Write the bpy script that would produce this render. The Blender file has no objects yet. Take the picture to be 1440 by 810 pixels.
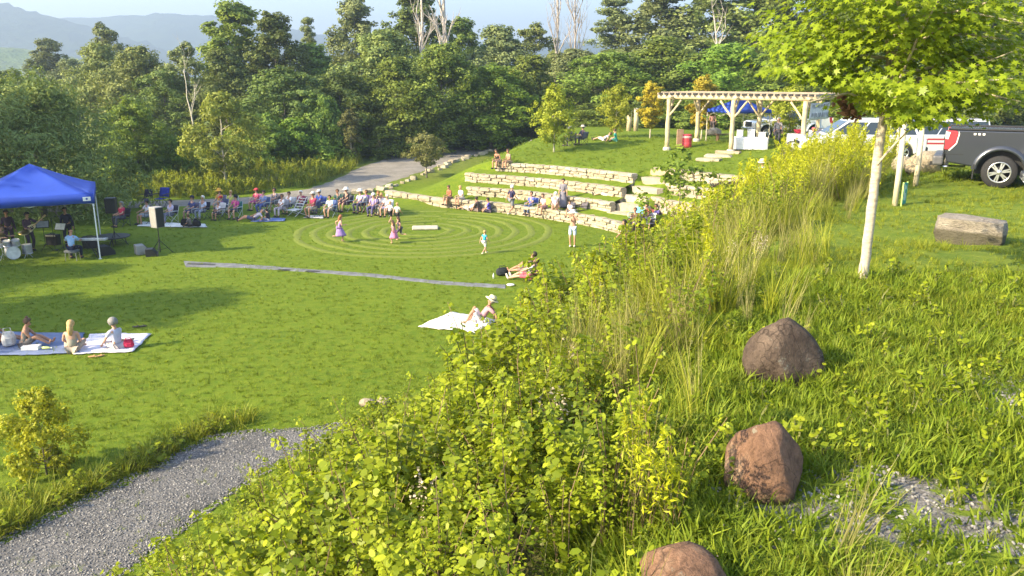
import bpy, bmesh, math, random
import numpy as np
from mathutils import Vector, Matrix
R = math.radians
SC = bpy.context.scene
COL = SC.collection
# ------------------------------------------------------------------ camera
CZ, FPX, HORIZ = 7.6, 1150.0, 110.0
PITCH = math.atan((405 - HORIZ) / FPX)
cam_d = bpy.data.cameras.new('camera')
cam = bpy.data.objects.new('camera', cam_d); COL.objects.link(cam)
cam.location = (0, 0, CZ)
cam.rotation_euler = (R(90) - PITCH, 0, 0)
cam_d.sensor_width = 36; cam_d.lens = 36 * FPX / 1440
cam_d.clip_start = .1; cam_d.clip_end = 12000
SC.camera = cam
# ------------------------------------------------------------------ light
SHADOW = Vector((.91, .41, 0)).normalized()      # ground direction in which shadows fall
ELEV = R(29)
w = bpy.data.worlds.new('World'); SC.world = w; w.use_nodes = True
nt = w.node_tree
sky = nt.nodes.new('ShaderNodeTexSky'); sky.sky_type = 'NISHITA'; sky.sun_disc = False
sky.sun_elevation = ELEV
sky.sun_rotation = math.atan2(-SHADOW.x, -SHADOW.y)
sky.air_density = 1.0; sky.dust_density = 2.0; sky.ozone_density = 1.0; sky.altitude = 200
bg = nt.nodes['Background']; nt.links.new(sky.outputs[0], bg.inputs[0]); bg.inputs[1].default_value = .15
sd = bpy.data.lights.new('sun', 'SUN'); sd.energy = 4.0; sd.angle = R(.6); sd.color = (1, .84, .55)
sun = bpy.data.objects.new('sun', sd); COL.objects.link(sun)
ld = Vector((SHADOW.x * math.cos(ELEV), SHADOW.y * math.cos(ELEV), -math.sin(ELEV)))
sun.rotation_euler = ld.to_track_quat('-Z', 'Y').to_euler()
SC.view_settings.view_transform = 'Standard'; SC.view_settings.look = 'None'
SC.view_settings.exposure = 1.56; SC.view_settings.gamma = 1
SC.render.engine = 'CYCLES'
SC.cycles.max_bounces = 6; SC.cycles.diffuse_bounces = 3; SC.cycles.transmission_bounces = 4
SC.cycles.transparent_max_bounces = 8; SC.cycles.volume_bounces = 0; SC.cycles.caustics_reflective = False

# ------------------------------------------------------------------ helpers
def setp(o, label=None, cat=None, group=None, kind=None):
    if label: o['label'] = label
    if cat: o['category'] = cat
    if group: o['group'] = group
    if kind: o['kind'] = kind
    return o
def link(name, data, parent=None):
    o = bpy.data.objects.new(name, data); COL.objects.link(o)
    if parent is not None: o.parent = parent
    return o
def empty(name, loc, rz=0, label=None, cat=None, group=None, s=1):
    o = link(name, None); o.location = loc; o.rotation_euler = (0, 0, rz); o.scale = (s, s, s)
    o.empty_display_size = .2
    return setp(o, label, cat, group)
def kids(o): return [c for c in ALLKIDS.get(o.name, [])]
ALLKIDS = {}
def copy_tree(root):
    """a thing, its parts and their sub-parts; meshes stay shared"""
    def rec(o, par):
        c = o.copy(); COL.objects.link(c)
        if par is not None: c.parent = par
        for ch in list(o.children): rec(ch, c)
        return c
    return rec(root, None)

class MB:
    """collects shapes into one mesh"""
    def __init__(s): s.v = []; s.f = []; s.m = []
    def add(s, vs, fs, mi=0):
        b = len(s.v); s.v += [tuple(p) for p in vs]; s.f += [tuple(i + b for i in f) for f in fs]; s.m += [mi] * len(fs); return s
    def box(s, c, d, rz=0, mi=0, M=None, bev=0):
        x, y, z = d[0] / 2, d[1] / 2, d[2] / 2
        if bev > 0:
            b = min(bev, x * .9, y * .9, z * .9)
            bm = bmesh.new(); bmesh.ops.create_cube(bm, size=1)
            for q in bm.verts: q.co = Vector((q.co.x * 2 * x, q.co.y * 2 * y, q.co.z * 2 * z))
            bmesh.ops.bevel(bm, geom=bm.edges[:], offset=b, segments=1, affect='EDGES')
            bm.verts.index_update()
            vs = [q.co.copy() for q in bm.verts]; fs = [[q.index for q in f.verts] for f in bm.faces]; bm.free()
        else:
            vs = [Vector((sx * x, sy * y, sz * z)) for sz in (-1, 1) for sy in (-1, 1) for sx in (-1, 1)]
            fs = [(0, 2, 3, 1), (4, 5, 7, 6), (0, 1, 5, 4), (2, 6, 7, 3), (0, 4, 6, 2), (1, 3, 7, 5)]
        X = Matrix.Translation(Vector(c)) @ Matrix.Rotation(rz, 4, 'Z')
        if M is not None: X = M @ X
        return s.add([X @ q for q in vs], fs, mi)
    def tube(s, pts, rad, n=8, mi=0, cap=True):
        pts = [Vector(p) for p in pts]
        if not hasattr(rad, '__len__'): rad = [rad] * len(pts)
        rings = []; up = None
        for i, p in enumerate(pts):
            d = (pts[min(i + 1, len(pts) - 1)] - pts[max(i - 1, 0)]).normalized()
            if up is None:
                up = Vector((0, 0, 1)) if abs(d.z) < .9 else Vector((1, 0, 0))
            a = d.cross(up); a = a.normalized() if a.length > 1e-6 else Vector((1, 0, 0)); up = a.cross(d)
            rings.append([p + (a * math.cos(2 * math.pi * k / n) + up * math.sin(2 * math.pi * k / n)) * rad[i] for k in range(n)])
        vs = [q for r in rings for q in r]; fs = []
        for i in range(len(pts) - 1):
            for k in range(n):
                fs.append((i * n + k, i * n + (k + 1) % n, (i + 1) * n + (k + 1) % n, (i + 1) * n + k))
        if cap:
            fs.append(tuple(range(n - 1, -1, -1))); fs.append(tuple((len(pts) - 1) * n + k for k in range(n)))
        return s.add(vs, fs, mi)
    def lathe(s, prof, n=16, M=None, mi=0, cap=True):
        vs = []; fs = []
        for r, z in prof:
            for k in range(n):
                a = 2 * math.pi * k / n; vs.append(Vector((r * math.cos(a), r * math.sin(a), z)))
        for i in range(len(prof) - 1):
            for k in range(n):
                fs.append((i * n + k, i * n + (k + 1) % n, (i + 1) * n + (k + 1) % n, (i + 1) * n + k))
        if cap:
            fs.append(tuple(range(n - 1, -1, -1))); fs.append(tuple((len(prof) - 1) * n + k for k in range(n)))
        if M is not None: vs = [M @ q for q in vs]
        return s.add(vs, fs, mi)
    def sphere(s, c, r, n=10, m=7, M=None, mi=0):
        if not hasattr(r, '__len__'): r = (r, r, r)
        prof = []; vs = []; fs = []
        for j in range(m + 1):
            t = math.pi * (j + .02) / (m + .04)
            for k in range(n):
                a = 2 * math.pi * k / n
                q = Vector((c[0] + r[0] * math.sin(t) * math.cos(a), c[1] + r[1] * math.sin(t) * math.sin(a), c[2] - r[2] * math.cos(t)))
                vs.append(M @ q if M is not None else q)
        for j in range(m):
            for k in range(n): fs.append((j * n + k, j * n + (k + 1) % n, (j + 1) * n + (k + 1) % n, (j + 1) * n + k))
        return s.add(vs, fs, mi)
    def prism(s, poly, y0, y1, mi=0, M=None):
        """poly in x,z extruded along y"""
        n = len(poly); vs = [Vector((p[0], y0, p[1])) for p in poly] + [Vector((p[0], y1, p[1])) for p in poly]
        fs = [tuple(range(n)), tuple(range(2 * n - 1, n - 1, -1))] + [(i, n + i, n + (i + 1) % n, (i + 1) % n) for i in range(n)]
        if M is not None: vs = [M @ q for q in vs]
        return s.add(vs, fs, mi)
    def mesh(s, name, mats, smooth=False):
        me = bpy.data.meshes.new(name); me.from_pydata([tuple(q) for q in s.v], [], s.f)
        for m in (mats if isinstance(mats, (list, tuple)) else [mats]): me.materials.append(m)
        if any(s.m): me.polygons.foreach_set('material_index', s.m)
        if smooth: me.polygons.foreach_set('use_smooth', [True] * len(s.f))
        me.update(); return me
    def build(s, name, mats, parent=None, smooth=False):
        return link(name, s.mesh(name, mats, smooth), parent)

def npmesh(name, V, F, mats, attrs=None, smooth=False, mi=None):
    """V (n,3), F (m,k) numpy"""
    me = bpy.data.meshes.new(name)
    n, m, k = len(V), len(F), F.shape[1]
    me.vertices.add(n); me.vertices.foreach_set('co', np.asarray(V, np.float32).ravel())
    me.loops.add(m * k); me.loops.foreach_set('vertex_index', np.asarray(F, np.int32).ravel())
    me.polygons.add(m); me.polygons.foreach_set('loop_start', np.arange(m, dtype=np.int32) * k)
    me.polygons.foreach_set('loop_total', np.full(m, k, np.int32))
    for q in (mats if isinstance(mats, (list, tuple)) else [mats]): me.materials.append(q)
    if smooth: me.polygons.foreach_set('use_smooth', np.ones(m, bool))
    if mi is not None: me.polygons.foreach_set('material_index', np.asarray(mi, np.int32))
    for an, (dom, val) in (attrs or {}).items():
        a = me.attributes.new(an, 'FLOAT', dom); a.data.foreach_set('value', np.asarray(val, np.float32).ravel())
    me.update(calc_edges=True); me.validate(); return me

# ------------------------------------------------------------------ materials
class NT:
    def __init__(s, name):
        s.m = bpy.data.materials.new(name); s.m.use_nodes = True; s.t = s.m.node_tree
        s.out = s.t.nodes['Material Output']; s.b = s.t.nodes['Principled BSDF']
        s._tc = None
    def n(s, typ, **kw):
        q = s.t.nodes.new(typ)
        for k, v in kw.items():
            if k in q.inputs.keys(): q.inputs[k].default_value = v
            else: setattr(q, k, v)
        return q
    def l(s, a, b): s.t.links.new(a, b)
    def pos(s, obj=False):
        if obj: return s.n('ShaderNodeTexCoord').outputs['Object']
        return s.n('ShaderNodeNewGeometry').outputs['Position']
    def noise(s, vec, scale, detail=3, rough=.55):
        q = s.n('ShaderNodeTexNoise'); q.inputs['Scale'].default_value = scale; q.inputs['Detail'].default_value = detail
        q.inputs['Roughness'].default_value = rough; s.l(vec, q.inputs['Vector']); return q.outputs['Fac']
    def ramp(s, fac, stops):
        q = s.n('ShaderNodeValToRGB'); e = q.color_ramp.elements
        while len(e) < len(stops): e.new(.5)
        for i, (p, c) in enumerate(stops):
            e[i].position = p; e[i].color = (c[0], c[1], c[2], 1) if hasattr(c, '__len__') else (c, c, c, 1)
        s.l(fac, q.inputs['Fac']); return q.outputs['Color']
    def mix(s, fac, a, b, mode='MIX'):
        q = s.n('ShaderNodeMix', data_type='RGBA', blend_type=mode)
        for sock, v in ((q.inputs[0], fac), (q.inputs[6], a), (q.inputs[7], b)):
            if hasattr(v, 'is_output'): s.l(v, sock)
            elif hasattr(v, '__len__'): sock.default_value = (v[0], v[1], v[2], 1)
            else: sock.default_value = v
        return q.outputs[2]
    def bump(s, h, strength=.4, dist=.02):
        q = s.n('ShaderNodeBump'); q.inputs['Strength'].default_value = strength; q.inputs['Distance'].default_value = dist
        s.l(h, q.inputs['Height']); s.l(q.outputs[0], s.b.inputs['Normal'])
    def base(s, c): 
        if hasattr(c, 'is_output'): s.l(c, s.b.inputs['Base Color'])
        else: s.b.inputs['Base Color'].default_value = (c[0], c[1], c[2], 1)

_MC = {}
def mat(name, col, rough=.7, metal=0, var=.18, scale=6, bump=0, spec=.4, bscale=None):
    key = (name, tuple(col))
    if key in _MC: return _MC[key]
    t = NT(name); p = t.pos(True); f = t.noise(p, scale, 4)
    c0 = [q * (1 - var) for q in col]; c1 = [min(1, q * (1 + var)) for q in col]
    t.base(t.ramp(f, [(.3, c0), (.7, c1)]))
    t.b.inputs['Roughness'].default_value = rough; t.b.inputs['Metallic'].default_value = metal
    t.b.inputs['Specular IOR Level'].default_value = spec
    if bump: t.bump(t.noise(p, bscale or scale * 3, 5), bump, .02)
    _MC[key] = t.m; return t.m
def leafmat(name, dark, light, trans=.35, rough=.55, hue=None):
    """leaf: colour varies leaf by leaf (attribute tint) and plant by plant"""
    t = NT(name)
    a = t.n('ShaderNodeAttribute', attribute_name='tint').outputs['Fac']
    oi = t.n('ShaderNodeObjectInfo').outputs['Random']
    c = t.ramp(a, [(0, dark), (1, light)])
    mr = t.n('ShaderNodeMapRange'); t.l(oi, mr.inputs[0]); mr.inputs[3].default_value = .82; mr.inputs[4].default_value = 1.18
    hs = t.n('ShaderNodeHueSaturation'); t.l(c, hs.inputs['Color']); t.l(mr.outputs[0], hs.inputs['Value'])
    if hue is not None:
        m2 = t.n('ShaderNodeMapRange'); t.l(oi, m2.inputs[0]); m2.inputs[3].default_value = .5 - hue; m2.inputs[4].default_value = .5 + hue
        t.l(m2.outputs[0], hs.inputs['Hue'])
    t.l(hs.outputs[0], t.b.inputs['Base Color']); t.b.inputs['Roughness'].default_value = rough
    t.b.inputs['Specular IOR Level'].default_value = .25
    tr = t.n('ShaderNodeBsdfTranslucent')
    g = t.mix(.6, hs.outputs[0], (1.0, .95, .25), 'MULTIPLY'); t.l(g, tr.inputs['Color'])
    mx = t.n('ShaderNodeMixShader'); mx.inputs[0].default_value = trans
    t.l(t.b.outputs[0], mx.inputs[1]); t.l(tr.outputs[0], mx.inputs[2]); t.l(mx.outputs[0], t.out.inputs['Surface'])
    return t.m

# ------------------------------------------------------------------ the lie of the land
FX = np.array([(-8.5, 0), (-6.2, 8), (-5.2, 11), (-4.7, 12.9), (-3.7, 15), (-2.4, 16.5), (-.1, 20.5), (1.2, 23.7), (2.8, 28), (4.7, 31), (6.8, 34), (9, 38), (12.5, 41), (16, 44)])
CX = np.array([(.2, 0), (.85, 3), (1.35, 5), (2.7, 9), (5.0, 14), (8.3, 20), (11.6, 28), (14.5, 36), (17, 42)])
PZ = np.array([(5.3, 0), (5.35, 9), (5.1, 14), (4.85, 20), (4.3, 28), (3.7, 36), (3.3, 42), (3.2, 50)])
W0 = np.array((-3.8, 49.0)); WU = np.array((.70, -.714)); WN = np.array((.714, .70))
def sstep(t): t = np.clip(t, 0, 1); return t * t * (3 - 2 * t)
BOWS = np.array([(-8, 0), (-.3, 0), (1, .30), (2.3, .72), (4, 1.08), (6.5, 1.27), (9, 1.33), (10.8, 1.15), (12.2, .75), (13.4, .2), (14.5, 0), (30, 0)])
def bow(s): return np.interp(s, BOWS[:, 0], BOWS[:, 1])
def vnoise(x, y, s=1.0, seed=0):
    return (np.sin(x * 1.3 * s + seed) * np.cos(y * 1.7 * s + 1.3 * seed) + .5 * np.sin(x * 3.1 * s + y * 2.3 * s + seed) + .25 * np.sin(x * 6.7 * s - y * 5.1 * s + 2 * seed)) / 1.75
def H(x, y):
    x = np.asarray(x, float); y = np.asarray(y, float)
    base = np.where(x > -25, .045, .02) * np.clip(y - 54, 0, 40) + .06 * np.clip(y - 95, 0, 200) * sstep((x + 40) / 60)
    xf = np.interp(y, FX[:, 1], FX[:, 0]); xc = np.interp(y, CX[:, 1], CX[:, 0])
    t = (x - xf) / (xc - xf); zp = np.interp(y, PZ[:, 1], PZ[:, 0])
    bank = zp * (.65 * sstep(t) + .35 * np.clip(t, 0, 1)) * (1 - sstep((y - 44) / 12))
    bank = bank + .5 * sstep((x - xc - .3) / 2.5) * sstep((y - 19) / 7) * (1 - sstep((y - 39) / 5))
    # bare lumps on the top of the bank
    bank = bank + .05 * vnoise(x, y, 1.1, 2) * np.clip(t, 0, 1)
    s = (x - W0[0]) * WU[0] + (y - W0[1]) * WU[1]; n = (x - W0[0]) * WN[0] + (y - W0[1]) * WN[1] - bow(s)
    up = 2.52 + .085 * np.clip(n - 3.2, 0, 12) - .02 * np.clip(n - 22, 0, 40)
    off = 3.0 * sstep((s - 12.0) / 1.0)                       # the right hand tiers stand further back
    ramp = np.interp(n - off, [.3, 3.2, 3.55], [0, .65, 1.0])
    al = sstep((s - 10.2) / .5) * (1 - sstep((s - 12.1) / .8)); ramp = ramp * (1 - al) + al * np.clip((n - .3) / 4.6, 0, 1)
    sl = sstep((-1.2 - s) / 2.5); ramp = ramp * (1 - sl) + sl * sstep((n + 1.5) / 5.5)
    left = sstep((s + 8.5 + .5 * np.clip(n - 3, 0, 40)) / 9.5)
    upper = up * ramp * left
    z = np.maximum(np.maximum(bank, upper), base)
    return z
def px2ray(u, v):
    d = Vector((u - 720, 0, 0)) + Vector((0, math.cos(PITCH), -math.sin(PITCH))) * FPX + Vector((0, math.sin(PITCH), math.cos(PITCH))) * (405 - v)
    return d.normalized()
def G(u, v, zoff=0):
    """ground point seen at photo pixel u, v"""
    d = px2ray(u, v); t = np.arange(2.5, 260, .05)
    X, Y, Z = d.x * t, d.y * t, CZ + d.z * t
    hit = np.nonzero(Z <= H(X, Y) + zoff)[0]
    i = hit[0] if len(hit) else len(t) - 1
    return Vector((X[i], Y[i], float(H(X[i], Y[i])) + zoff))
def D(u, d):
    """ground point at pixel column u, distance d"""
    a = (u - 720) / FPX * d * 1.0
    # column to x: horizontal ray through the column at depth d (depth along the tilted axis)
    x = a * math.cos(PITCH) if False else a
    return Vector((x, d, float(H(x, d))))
def W(u, v, d):
    """point at ground distance y = d on the ray of photo pixel u, v"""
    r = px2ray(u, v); k = d / r.y
    return Vector((r.x * k, d, CZ + r.z * k))
def D(u, d, v=150):
    p = W(u, v, d); return Vector((p.x, d, float(H(p.x, d))))
def ZV(v, d): return W(720, v, d).z

HAZE = 5.5e-4
# ------------------------------------------------------------------ ground
def ground_material():
    t = NT('ground_turf'); p = t.pos()
    def attr(n): return t.n('ShaderNodeAttribute', attribute_name=n).outputs['Fac']
    n1 = t.noise(p, .35, 4); n2 = t.noise(p, 3.5, 5, .65); n3 = t.noise(p, 28, 4, .7)
    lawn = t.ramp(n1, [(.3, (.085, .145, .007)), (.7, (.135, .20, .009))])
    lawn = t.mix(t.ramp(n2, [(.38, 0), (.66, 1)]), lawn, (.18, .225, .016))
    lawn = t.mix(t.ramp(n3, [(.35, .55), (.6, 0)]), lawn, (.06, .11, .01))
    mead = t.ramp(n2, [(.3, (.08, .12, .015)), (.7, (.19, .22, .04))])
    c = t.mix(attr('mead'), lawn, mead)
    soil = t.ramp(n2, [(.3, (.03, .032, .012)), (.7, (.07, .06, .025))])
    c = t.mix(attr('soil'), c, soil)
    g = t.n('ShaderNodeMath', operation='ADD'); t.l(attr('gravel'), g.inputs[0])
    m = t.n('ShaderNodeMath', operation='MULTIPLY_ADD'); t.l(t.noise(p, 2.4, 5, .6), m.inputs[0]); m.inputs[1].default_value = 1.9; m.inputs[2].default_value = -.95
    t.l(m.outputs[0], g.inputs[1])
    vo = t.n('ShaderNodeTexVoronoi'); vo.inputs['Scale'].default_value = 34; t.l(p, vo.inputs['Vector'])
    grav = t.mix(.3, t.ramp(vo.outputs['Distance'], [(.1, (.25, .23, .22)), (.6, (.09, .085, .08))]), t.ramp(n3, [(.3, (.12, .11, .10)), (.7, (.42, .39, .36))]))
    gm = t.ramp(g.outputs[0], [(.42, 0), (.56, 1)])
    c = t.mix(gm, c, grav)
    t.base(c); t.b.inputs['Roughness'].default_value = .95; t.b.inputs['Specular IOR Level'].default_value = .15
    h = t.n('ShaderNodeMath', operation='MULTIPLY_ADD'); t.l(t.noise(p, 9, 5, .7), h.inputs[0]); h.inputs[1].default_value = 1.5; t.l(n3, h.inputs[2])
    t.bump(h.outputs[0], .6, .03)
    return t.m
def axis(segs):
    out = []
    for a, b, st in segs: out += list(np.arange(a, b - 1e-6, st))
    out.append(segs[-1][1]); return np.array(out)
GX = axis([(-160, -60, 5), (-60, -30, 1.5), (-30, -10, .6), (-10, 18, .3), (18, 40, .8), (40, 90, 3), (90, 160, 7)])
GY = axis([(-14, 1, 1), (1, 30, .25), (30, 60, .4), (60, 110, 1.2), (110, 260, 6)])
XX, YY = np.meshgrid(GX, GY); ZZ = H(XX, YY)
nx, ny = len(GX), len(GY)
ii = np.arange(nx * ny).reshape(ny, nx)
F = np.stack([ii[:-1, :-1], ii[:-1, 1:], ii[1:, 1:], ii[1:, :-1]], -1).reshape(-1, 4)
xf_ = np.interp(YY, FX[:, 1], FX[:, 0]); xc_ = np.interp(YY, CX[:, 1], CX[:, 0])
tt = (XX - xf_) / (xc_ - xf_)
soil = sstep((tt + .02) / .12) * (1 - sstep((tt - .86) / .14)) * (1 - sstep((YY - 38) / 4))
gravel = np.clip(1.15 - np.hypot((XX - 4.3) / 1.5, (YY - 5.4) / 1.0), 0, 1) + np.clip(1.1 - np.hypot((XX - 2.3) / 1.5, (YY - 3.9) / .75), 0, 1) + np.clip(1.05 - np.hypot((XX - 3.6) / 1.3, (YY - 3.6) / .7), 0, 1)
gravel = np.clip(gravel, 0, 1) * .62
s_ = (XX - W0[0]) * WU[0] + (YY - W0[1]) * WU[1]; n_ = (XX - W0[0]) * WN[0] + (YY - W0[1]) * WN[1]
upl = sstep((s_ + 9 + .5 * np.clip(n_ - 3, 0, 40)) / 3) * (n_ > 0)
mead = sstep((YY - 58) / 4) * (1 - upl) + sstep((n_ - 28) / 6) + .35 * ((XX > xc_) & (YY < 40))
mead = np.clip(mead, 0, 1)
me = npmesh('ground', np.stack([XX, YY, ZZ], -1).reshape(-1, 3), F, ground_material(),
            {'soil': ('POINT', soil), 'gravel': ('POINT', gravel), 'mead': ('POINT', mead)}, smooth=True)
setp(link('ground', me), kind='structure')

def gravel_mat(name, a, b, sc=26):
    t = NT(name); p = t.pos()
    vo = t.n('ShaderNodeTexVoronoi'); vo.inputs['Scale'].default_value = sc; t.l(p, vo.inputs['Vector'])
    hs = t.n('ShaderNodeSeparateColor'); t.l(vo.outputs['Color'], hs.inputs[0])
    c = t.mix(.5, t.ramp(hs.outputs[0], [(0, a), (1, b)]), t.ramp(t.noise(p, sc * 2.2, 5, .8), [(.3, a), (.7, b)]))
    c = t.mix(t.ramp(t.noise(p, .8, 4), [(.35, .5), (.65, 0)]), c, [q * .6 for q in a])
    c = t.mix(t.ramp(t.noise(p, 1.7, 5, .7), [(.6, 0), (.75, .6)]), c, (.10, .13, .03))
    t.base(c); t.b.inputs['Roughness'].default_value = .95; t.b.inputs['Specular IOR Level'].default_value = .2
    hh = t.n('ShaderNodeMath', operation='MULTIPLY_ADD'); t.l(t.noise(p, sc * 1.6, 6, .75), hh.inputs[0]); hh.inputs[1].default_value = 1.4; t.l(t.noise(p, 5, 4), hh.inputs[2])
    t.bump(hh.outputs[0], .8, .03); return t.m
def strip(name, left, right, m, off=.02, nx=8, step=.5, jit=.12, seed=0):
    """a sheet between two ground lines, draped on the ground"""
    rng = np.random.default_rng(seed)
    L = np.array([(p[0], p[1]) for p in left]); Rr = np.array([(p[0], p[1]) for p in right])
    def rs(P, n):
        d = np.r_[0, np.cumsum(np.hypot(*np.diff(P, axis=0).T))]; q = np.linspace(0, d[-1], n)
        return np.stack([np.interp(q, d, P[:, 0]), np.interp(q, d, P[:, 1])], -1)
    n = int(max(np.hypot(*np.diff(L, axis=0).T).sum(), np.hypot(*np.diff(Rr, axis=0).T).sum()) / step) + 2
    L = rs(L, n) + rng.normal(0, jit, (n, 2)); Rr = rs(Rr, n) + rng.normal(0, jit, (n, 2))
    k = np.linspace(0, 1, nx)[None, :, None]
    P = L[:, None] * (1 - k) + Rr[:, None] * k
    edge = np.minimum(k, 1 - k)[..., 0] * np.ones((n, 1))
    z = H(P[..., 0], P[..., 1]) + np.where(edge < 1e-6, -.03, off)
    V = np.concatenate([P, z[..., None]], -1).reshape(-1, 3)
    ii = np.arange(n * nx).reshape(n, nx)
    Fc = np.stack([ii[:-1, :-1], ii[:-1, 1:], ii[1:, 1:], ii[1:, :-1]], -1).reshape(-1, 4)
    return link(name, npmesh(name, V, Fc, m, smooth=True))
PATHM = gravel_mat('path_gravel', (.085, .085, .09), (.30, .29, .285), 42)
ROADM = gravel_mat('road_gravel', (.22, .20, .175), (.36, .33, .29), 14)
PL = [G(*q) for q in [(-140, 815), (0, 757), (60, 728), (130, 694), (215, 655), (290, 616), (340, 607), (430, 603), (470, 596)]]
PR = [G(*q) for q in [(-60, 980), (60, 900), (150, 835), (230, 770), (310, 712), (360, 676), (410, 648), (470, 628), (520, 618)]]
setp(strip('gravel_path', PL, PR, PATHM, .015, 10, .3, .07, 3), kind='structure')
RL = [D(-300, 47.5), D(0, 50.5), D(180, 52.0), D(330, 53.6), D(425, 57.2), D(464, 61), D(502, 67.5), D(552, 75), D(625, 79), D(672, 84), D(740, 90), D(850, 95)]
RR = [D(-300, 44.0), D(0, 47.0), D(180, 49.0), D(330, 50.4), D(440, 52.5), D(520, 56.5), D(585, 63), D(645, 71), D(690, 77), D(722, 82), D(770, 87.5), D(850, 91)]
setp(strip('gravel_road', RL, RR, ROADM, .03, 10, .8, .12, 5), kind='structure')

# worn dark strip laid across the lawn
fab = mat('weathered_landscape_fabric', (.16, .165, .18), .9, 0, .35, 3, .5)
SA = [G(258, 366), G(340, 371), G(420, 377), (G(520, 384)), G(620, 395), G(712, 400)]
SB = [G(262, 377), G(340, 377.5), G(420, 383), (G(520, 390)), G(620, 401), G(712, 407)]
o = strip('fabric_strip', SA, SB, fab, .022, 6, .4, .03, 9)
setp(o, 'long grey strip of ground fabric lying across the open lawn', 'fabric strip')
gpatch = mat('fabric_dark_patch', (.05, .05, .055), .9)
for q in ((283, 372, 20, 4), (440, 382, 10, 2), (400, 380, 8, 2)):
    a, b = G(q[0] - q[2], q[1]), G(q[0] + q[2], q[1] + 1)
    d = (b - a); n2 = Vector((-d.y, d.x, 0)).normalized() * .16
    MBp = MB(); mid = (a + b) / 2
    MBp.add([a - n2 * .6 + Vector((0, 0, .028)), mid - n2 + Vector((0, 0, .034)), b - n2 * .5 + Vector((0, 0, .028)), b + n2 * .6 + Vector((0, 0, .028)), mid + n2 * .8 + Vector((0, 0, .034)), a + n2 * .5 + Vector((0, 0, .028))], [(0, 1, 4, 5), (1, 2, 3, 4)])
    MBp.build('patch', gpatch, o)

# ------------------------------------------------------------------ labyrinth rings in the lawn
LC = Vector((-4.5, 41.4, 0)); t_ = NT('labyrinth_turf'); p = t_.pos()
t_.base(t_.ramp(t_.noise(p, 6, 5, .7), [(.3, (.10, .15, .008)), (.68, (.18, .21, .016))])); t_.b.inputs['Roughness'].default_value = .95
t_.bump(t_.noise(p, 22, 4), .7, .05)
LABM = t_.m
for k, r in enumerate((1.3, 2.15, 3.0, 3.85, 4.7, 5.55, 6.4)):
    V = []; n = 96; prof = [(-.26, -.02), (-.14, .028), (0, .048), (.14, .028), (.26, -.02)]
    a0, a1 = R(96 if k % 2 else 84), R(360 + (84 if k % 2 else 72))
    for i in range(n + 1):
        a = a0 + (a1 - a0) * i / n; wob = .05 * math.sin(a * 5 + k) + .03 * math.sin(a * 11 + 2 * k)
        hs = .75 + .35 * math.sin(a * 3 + k * 1.7) * math.sin(a * 7 + k)
        for dr, z in prof: V.append(((r + wob + dr) * math.cos(a), (r + wob + dr) * math.sin(a), z * hs if z > 0 else z))
    m5 = len(prof); Fc = []
    for i in range(n):
        for j in range(m5 - 1): Fc.append((i * m5 + j, i * m5 + j + 1, (i + 1) * m5 + j + 1, (i + 1) * m5 + j))
    me = npmesh('labyrinth_ring', np.array(V), np.array(Fc), LABM, smooth=True)
    o = link('labyrinth_ring', me); o.location = LC; setp(o, kind='structure')
stone_pale = mat('pale_flat_stone', (.46, .42, .34), .85, 0, .2, 5, .3)
b = MB(); b.box((0, 0, .06), (1.35, .8, .12), .1, 0, None, .04); o = b.build('centre_stone', stone_pale); o.location = G(598, 322)
setp(o, 'pale flat stone slab at the centre of the lawn labyrinth', 'stone slab')

# ------------------------------------------------------------------ far hills
def hill_mat(name, a, b, sc):
    t = NT(name); p = t.pos(); t.base(t.ramp(t.noise(p, sc, 6, .65), [(.35, a), (.65, b)])); t.b.inputs['Roughness'].default_value = 1
    t.b.inputs['Specular IOR Level'].default_value = 0; t.bump(t.noise(p, sc * 2, 5, .7), 1, 12); return t.m
def ridge(name, pts, d, depth, m, seed, rough=4, below=-40):
    """a hill whose skyline passes through photo pixels pts at distance d, rounded over its depth"""
    us = np.array([q[0] for q in pts], float); vs = np.array([q[1] for q in pts], float)
    U = np.linspace(us[0], us[-1], 260); Vv = np.interp(U, us, vs)
    ker = np.ones(9) / 9; Vv = np.convolve(np.pad(Vv, 4, 'edge'), ker, 'valid')
    top = np.array([W(u, v, d) for u, v in zip(U, Vv)])
    K = 26; V = []
    rng = np.random.default_rng(seed)
    for j in range(K):
        k = j / (K - 1); y = d - depth * (1 - k)
        prof = sstep(np.array(k * 1.0))
        row = top.copy(); row[:, 1] = y + depth * .05 * np.sin(top[:, 0] * .006 + seed)
        row[:, 2] = below + (top[:, 2] - below) * prof + rough * rng.normal(0, 1, len(U)) * (.3 + .7 * prof) * .6
        V.append(row)
    back = top.copy(); back[:, 1] = d + depth * .6; back[:, 2] = below; V.append(back)
    V = np.array(V); r, c = V.shape[:2]
    ii = np.arange(r * c).reshape(r, c)
    Fc = np.stack([ii[:-1, :-1], ii[:-1, 1:], ii[1:, 1:], ii[1:, :-1]], -1).reshape(-1, 4)
    return setp(link(name, npmesh(name, V.reshape(-1, 3), Fc, m, smooth=True)), kind='structure')
ridge('far_hills', [(-900, 60), (-200, 30), (60, 22), (90, 27), (150, 24), (230, 21), (300, 21), (380, 40), (520, 58), (700, 62), (1000, 60), (1600, 70), (2300, 90)], 2600, 900, hill_mat('far_wood', (.025, .05, .02), (.06, .09, .03), .02), 3, 5)
ridge('near_hill', [(-1100, 30), (-300, 4), (-60, 4), (0, 8), (40, 17), (85, 28), (140, 44), (190, 58), (235, 75), (300, 92), (380, 105)], 1900, 800, hill_mat('near_wood', (.025, .05, .02), (.06, .09, .03), .025), 7, 5)
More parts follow.
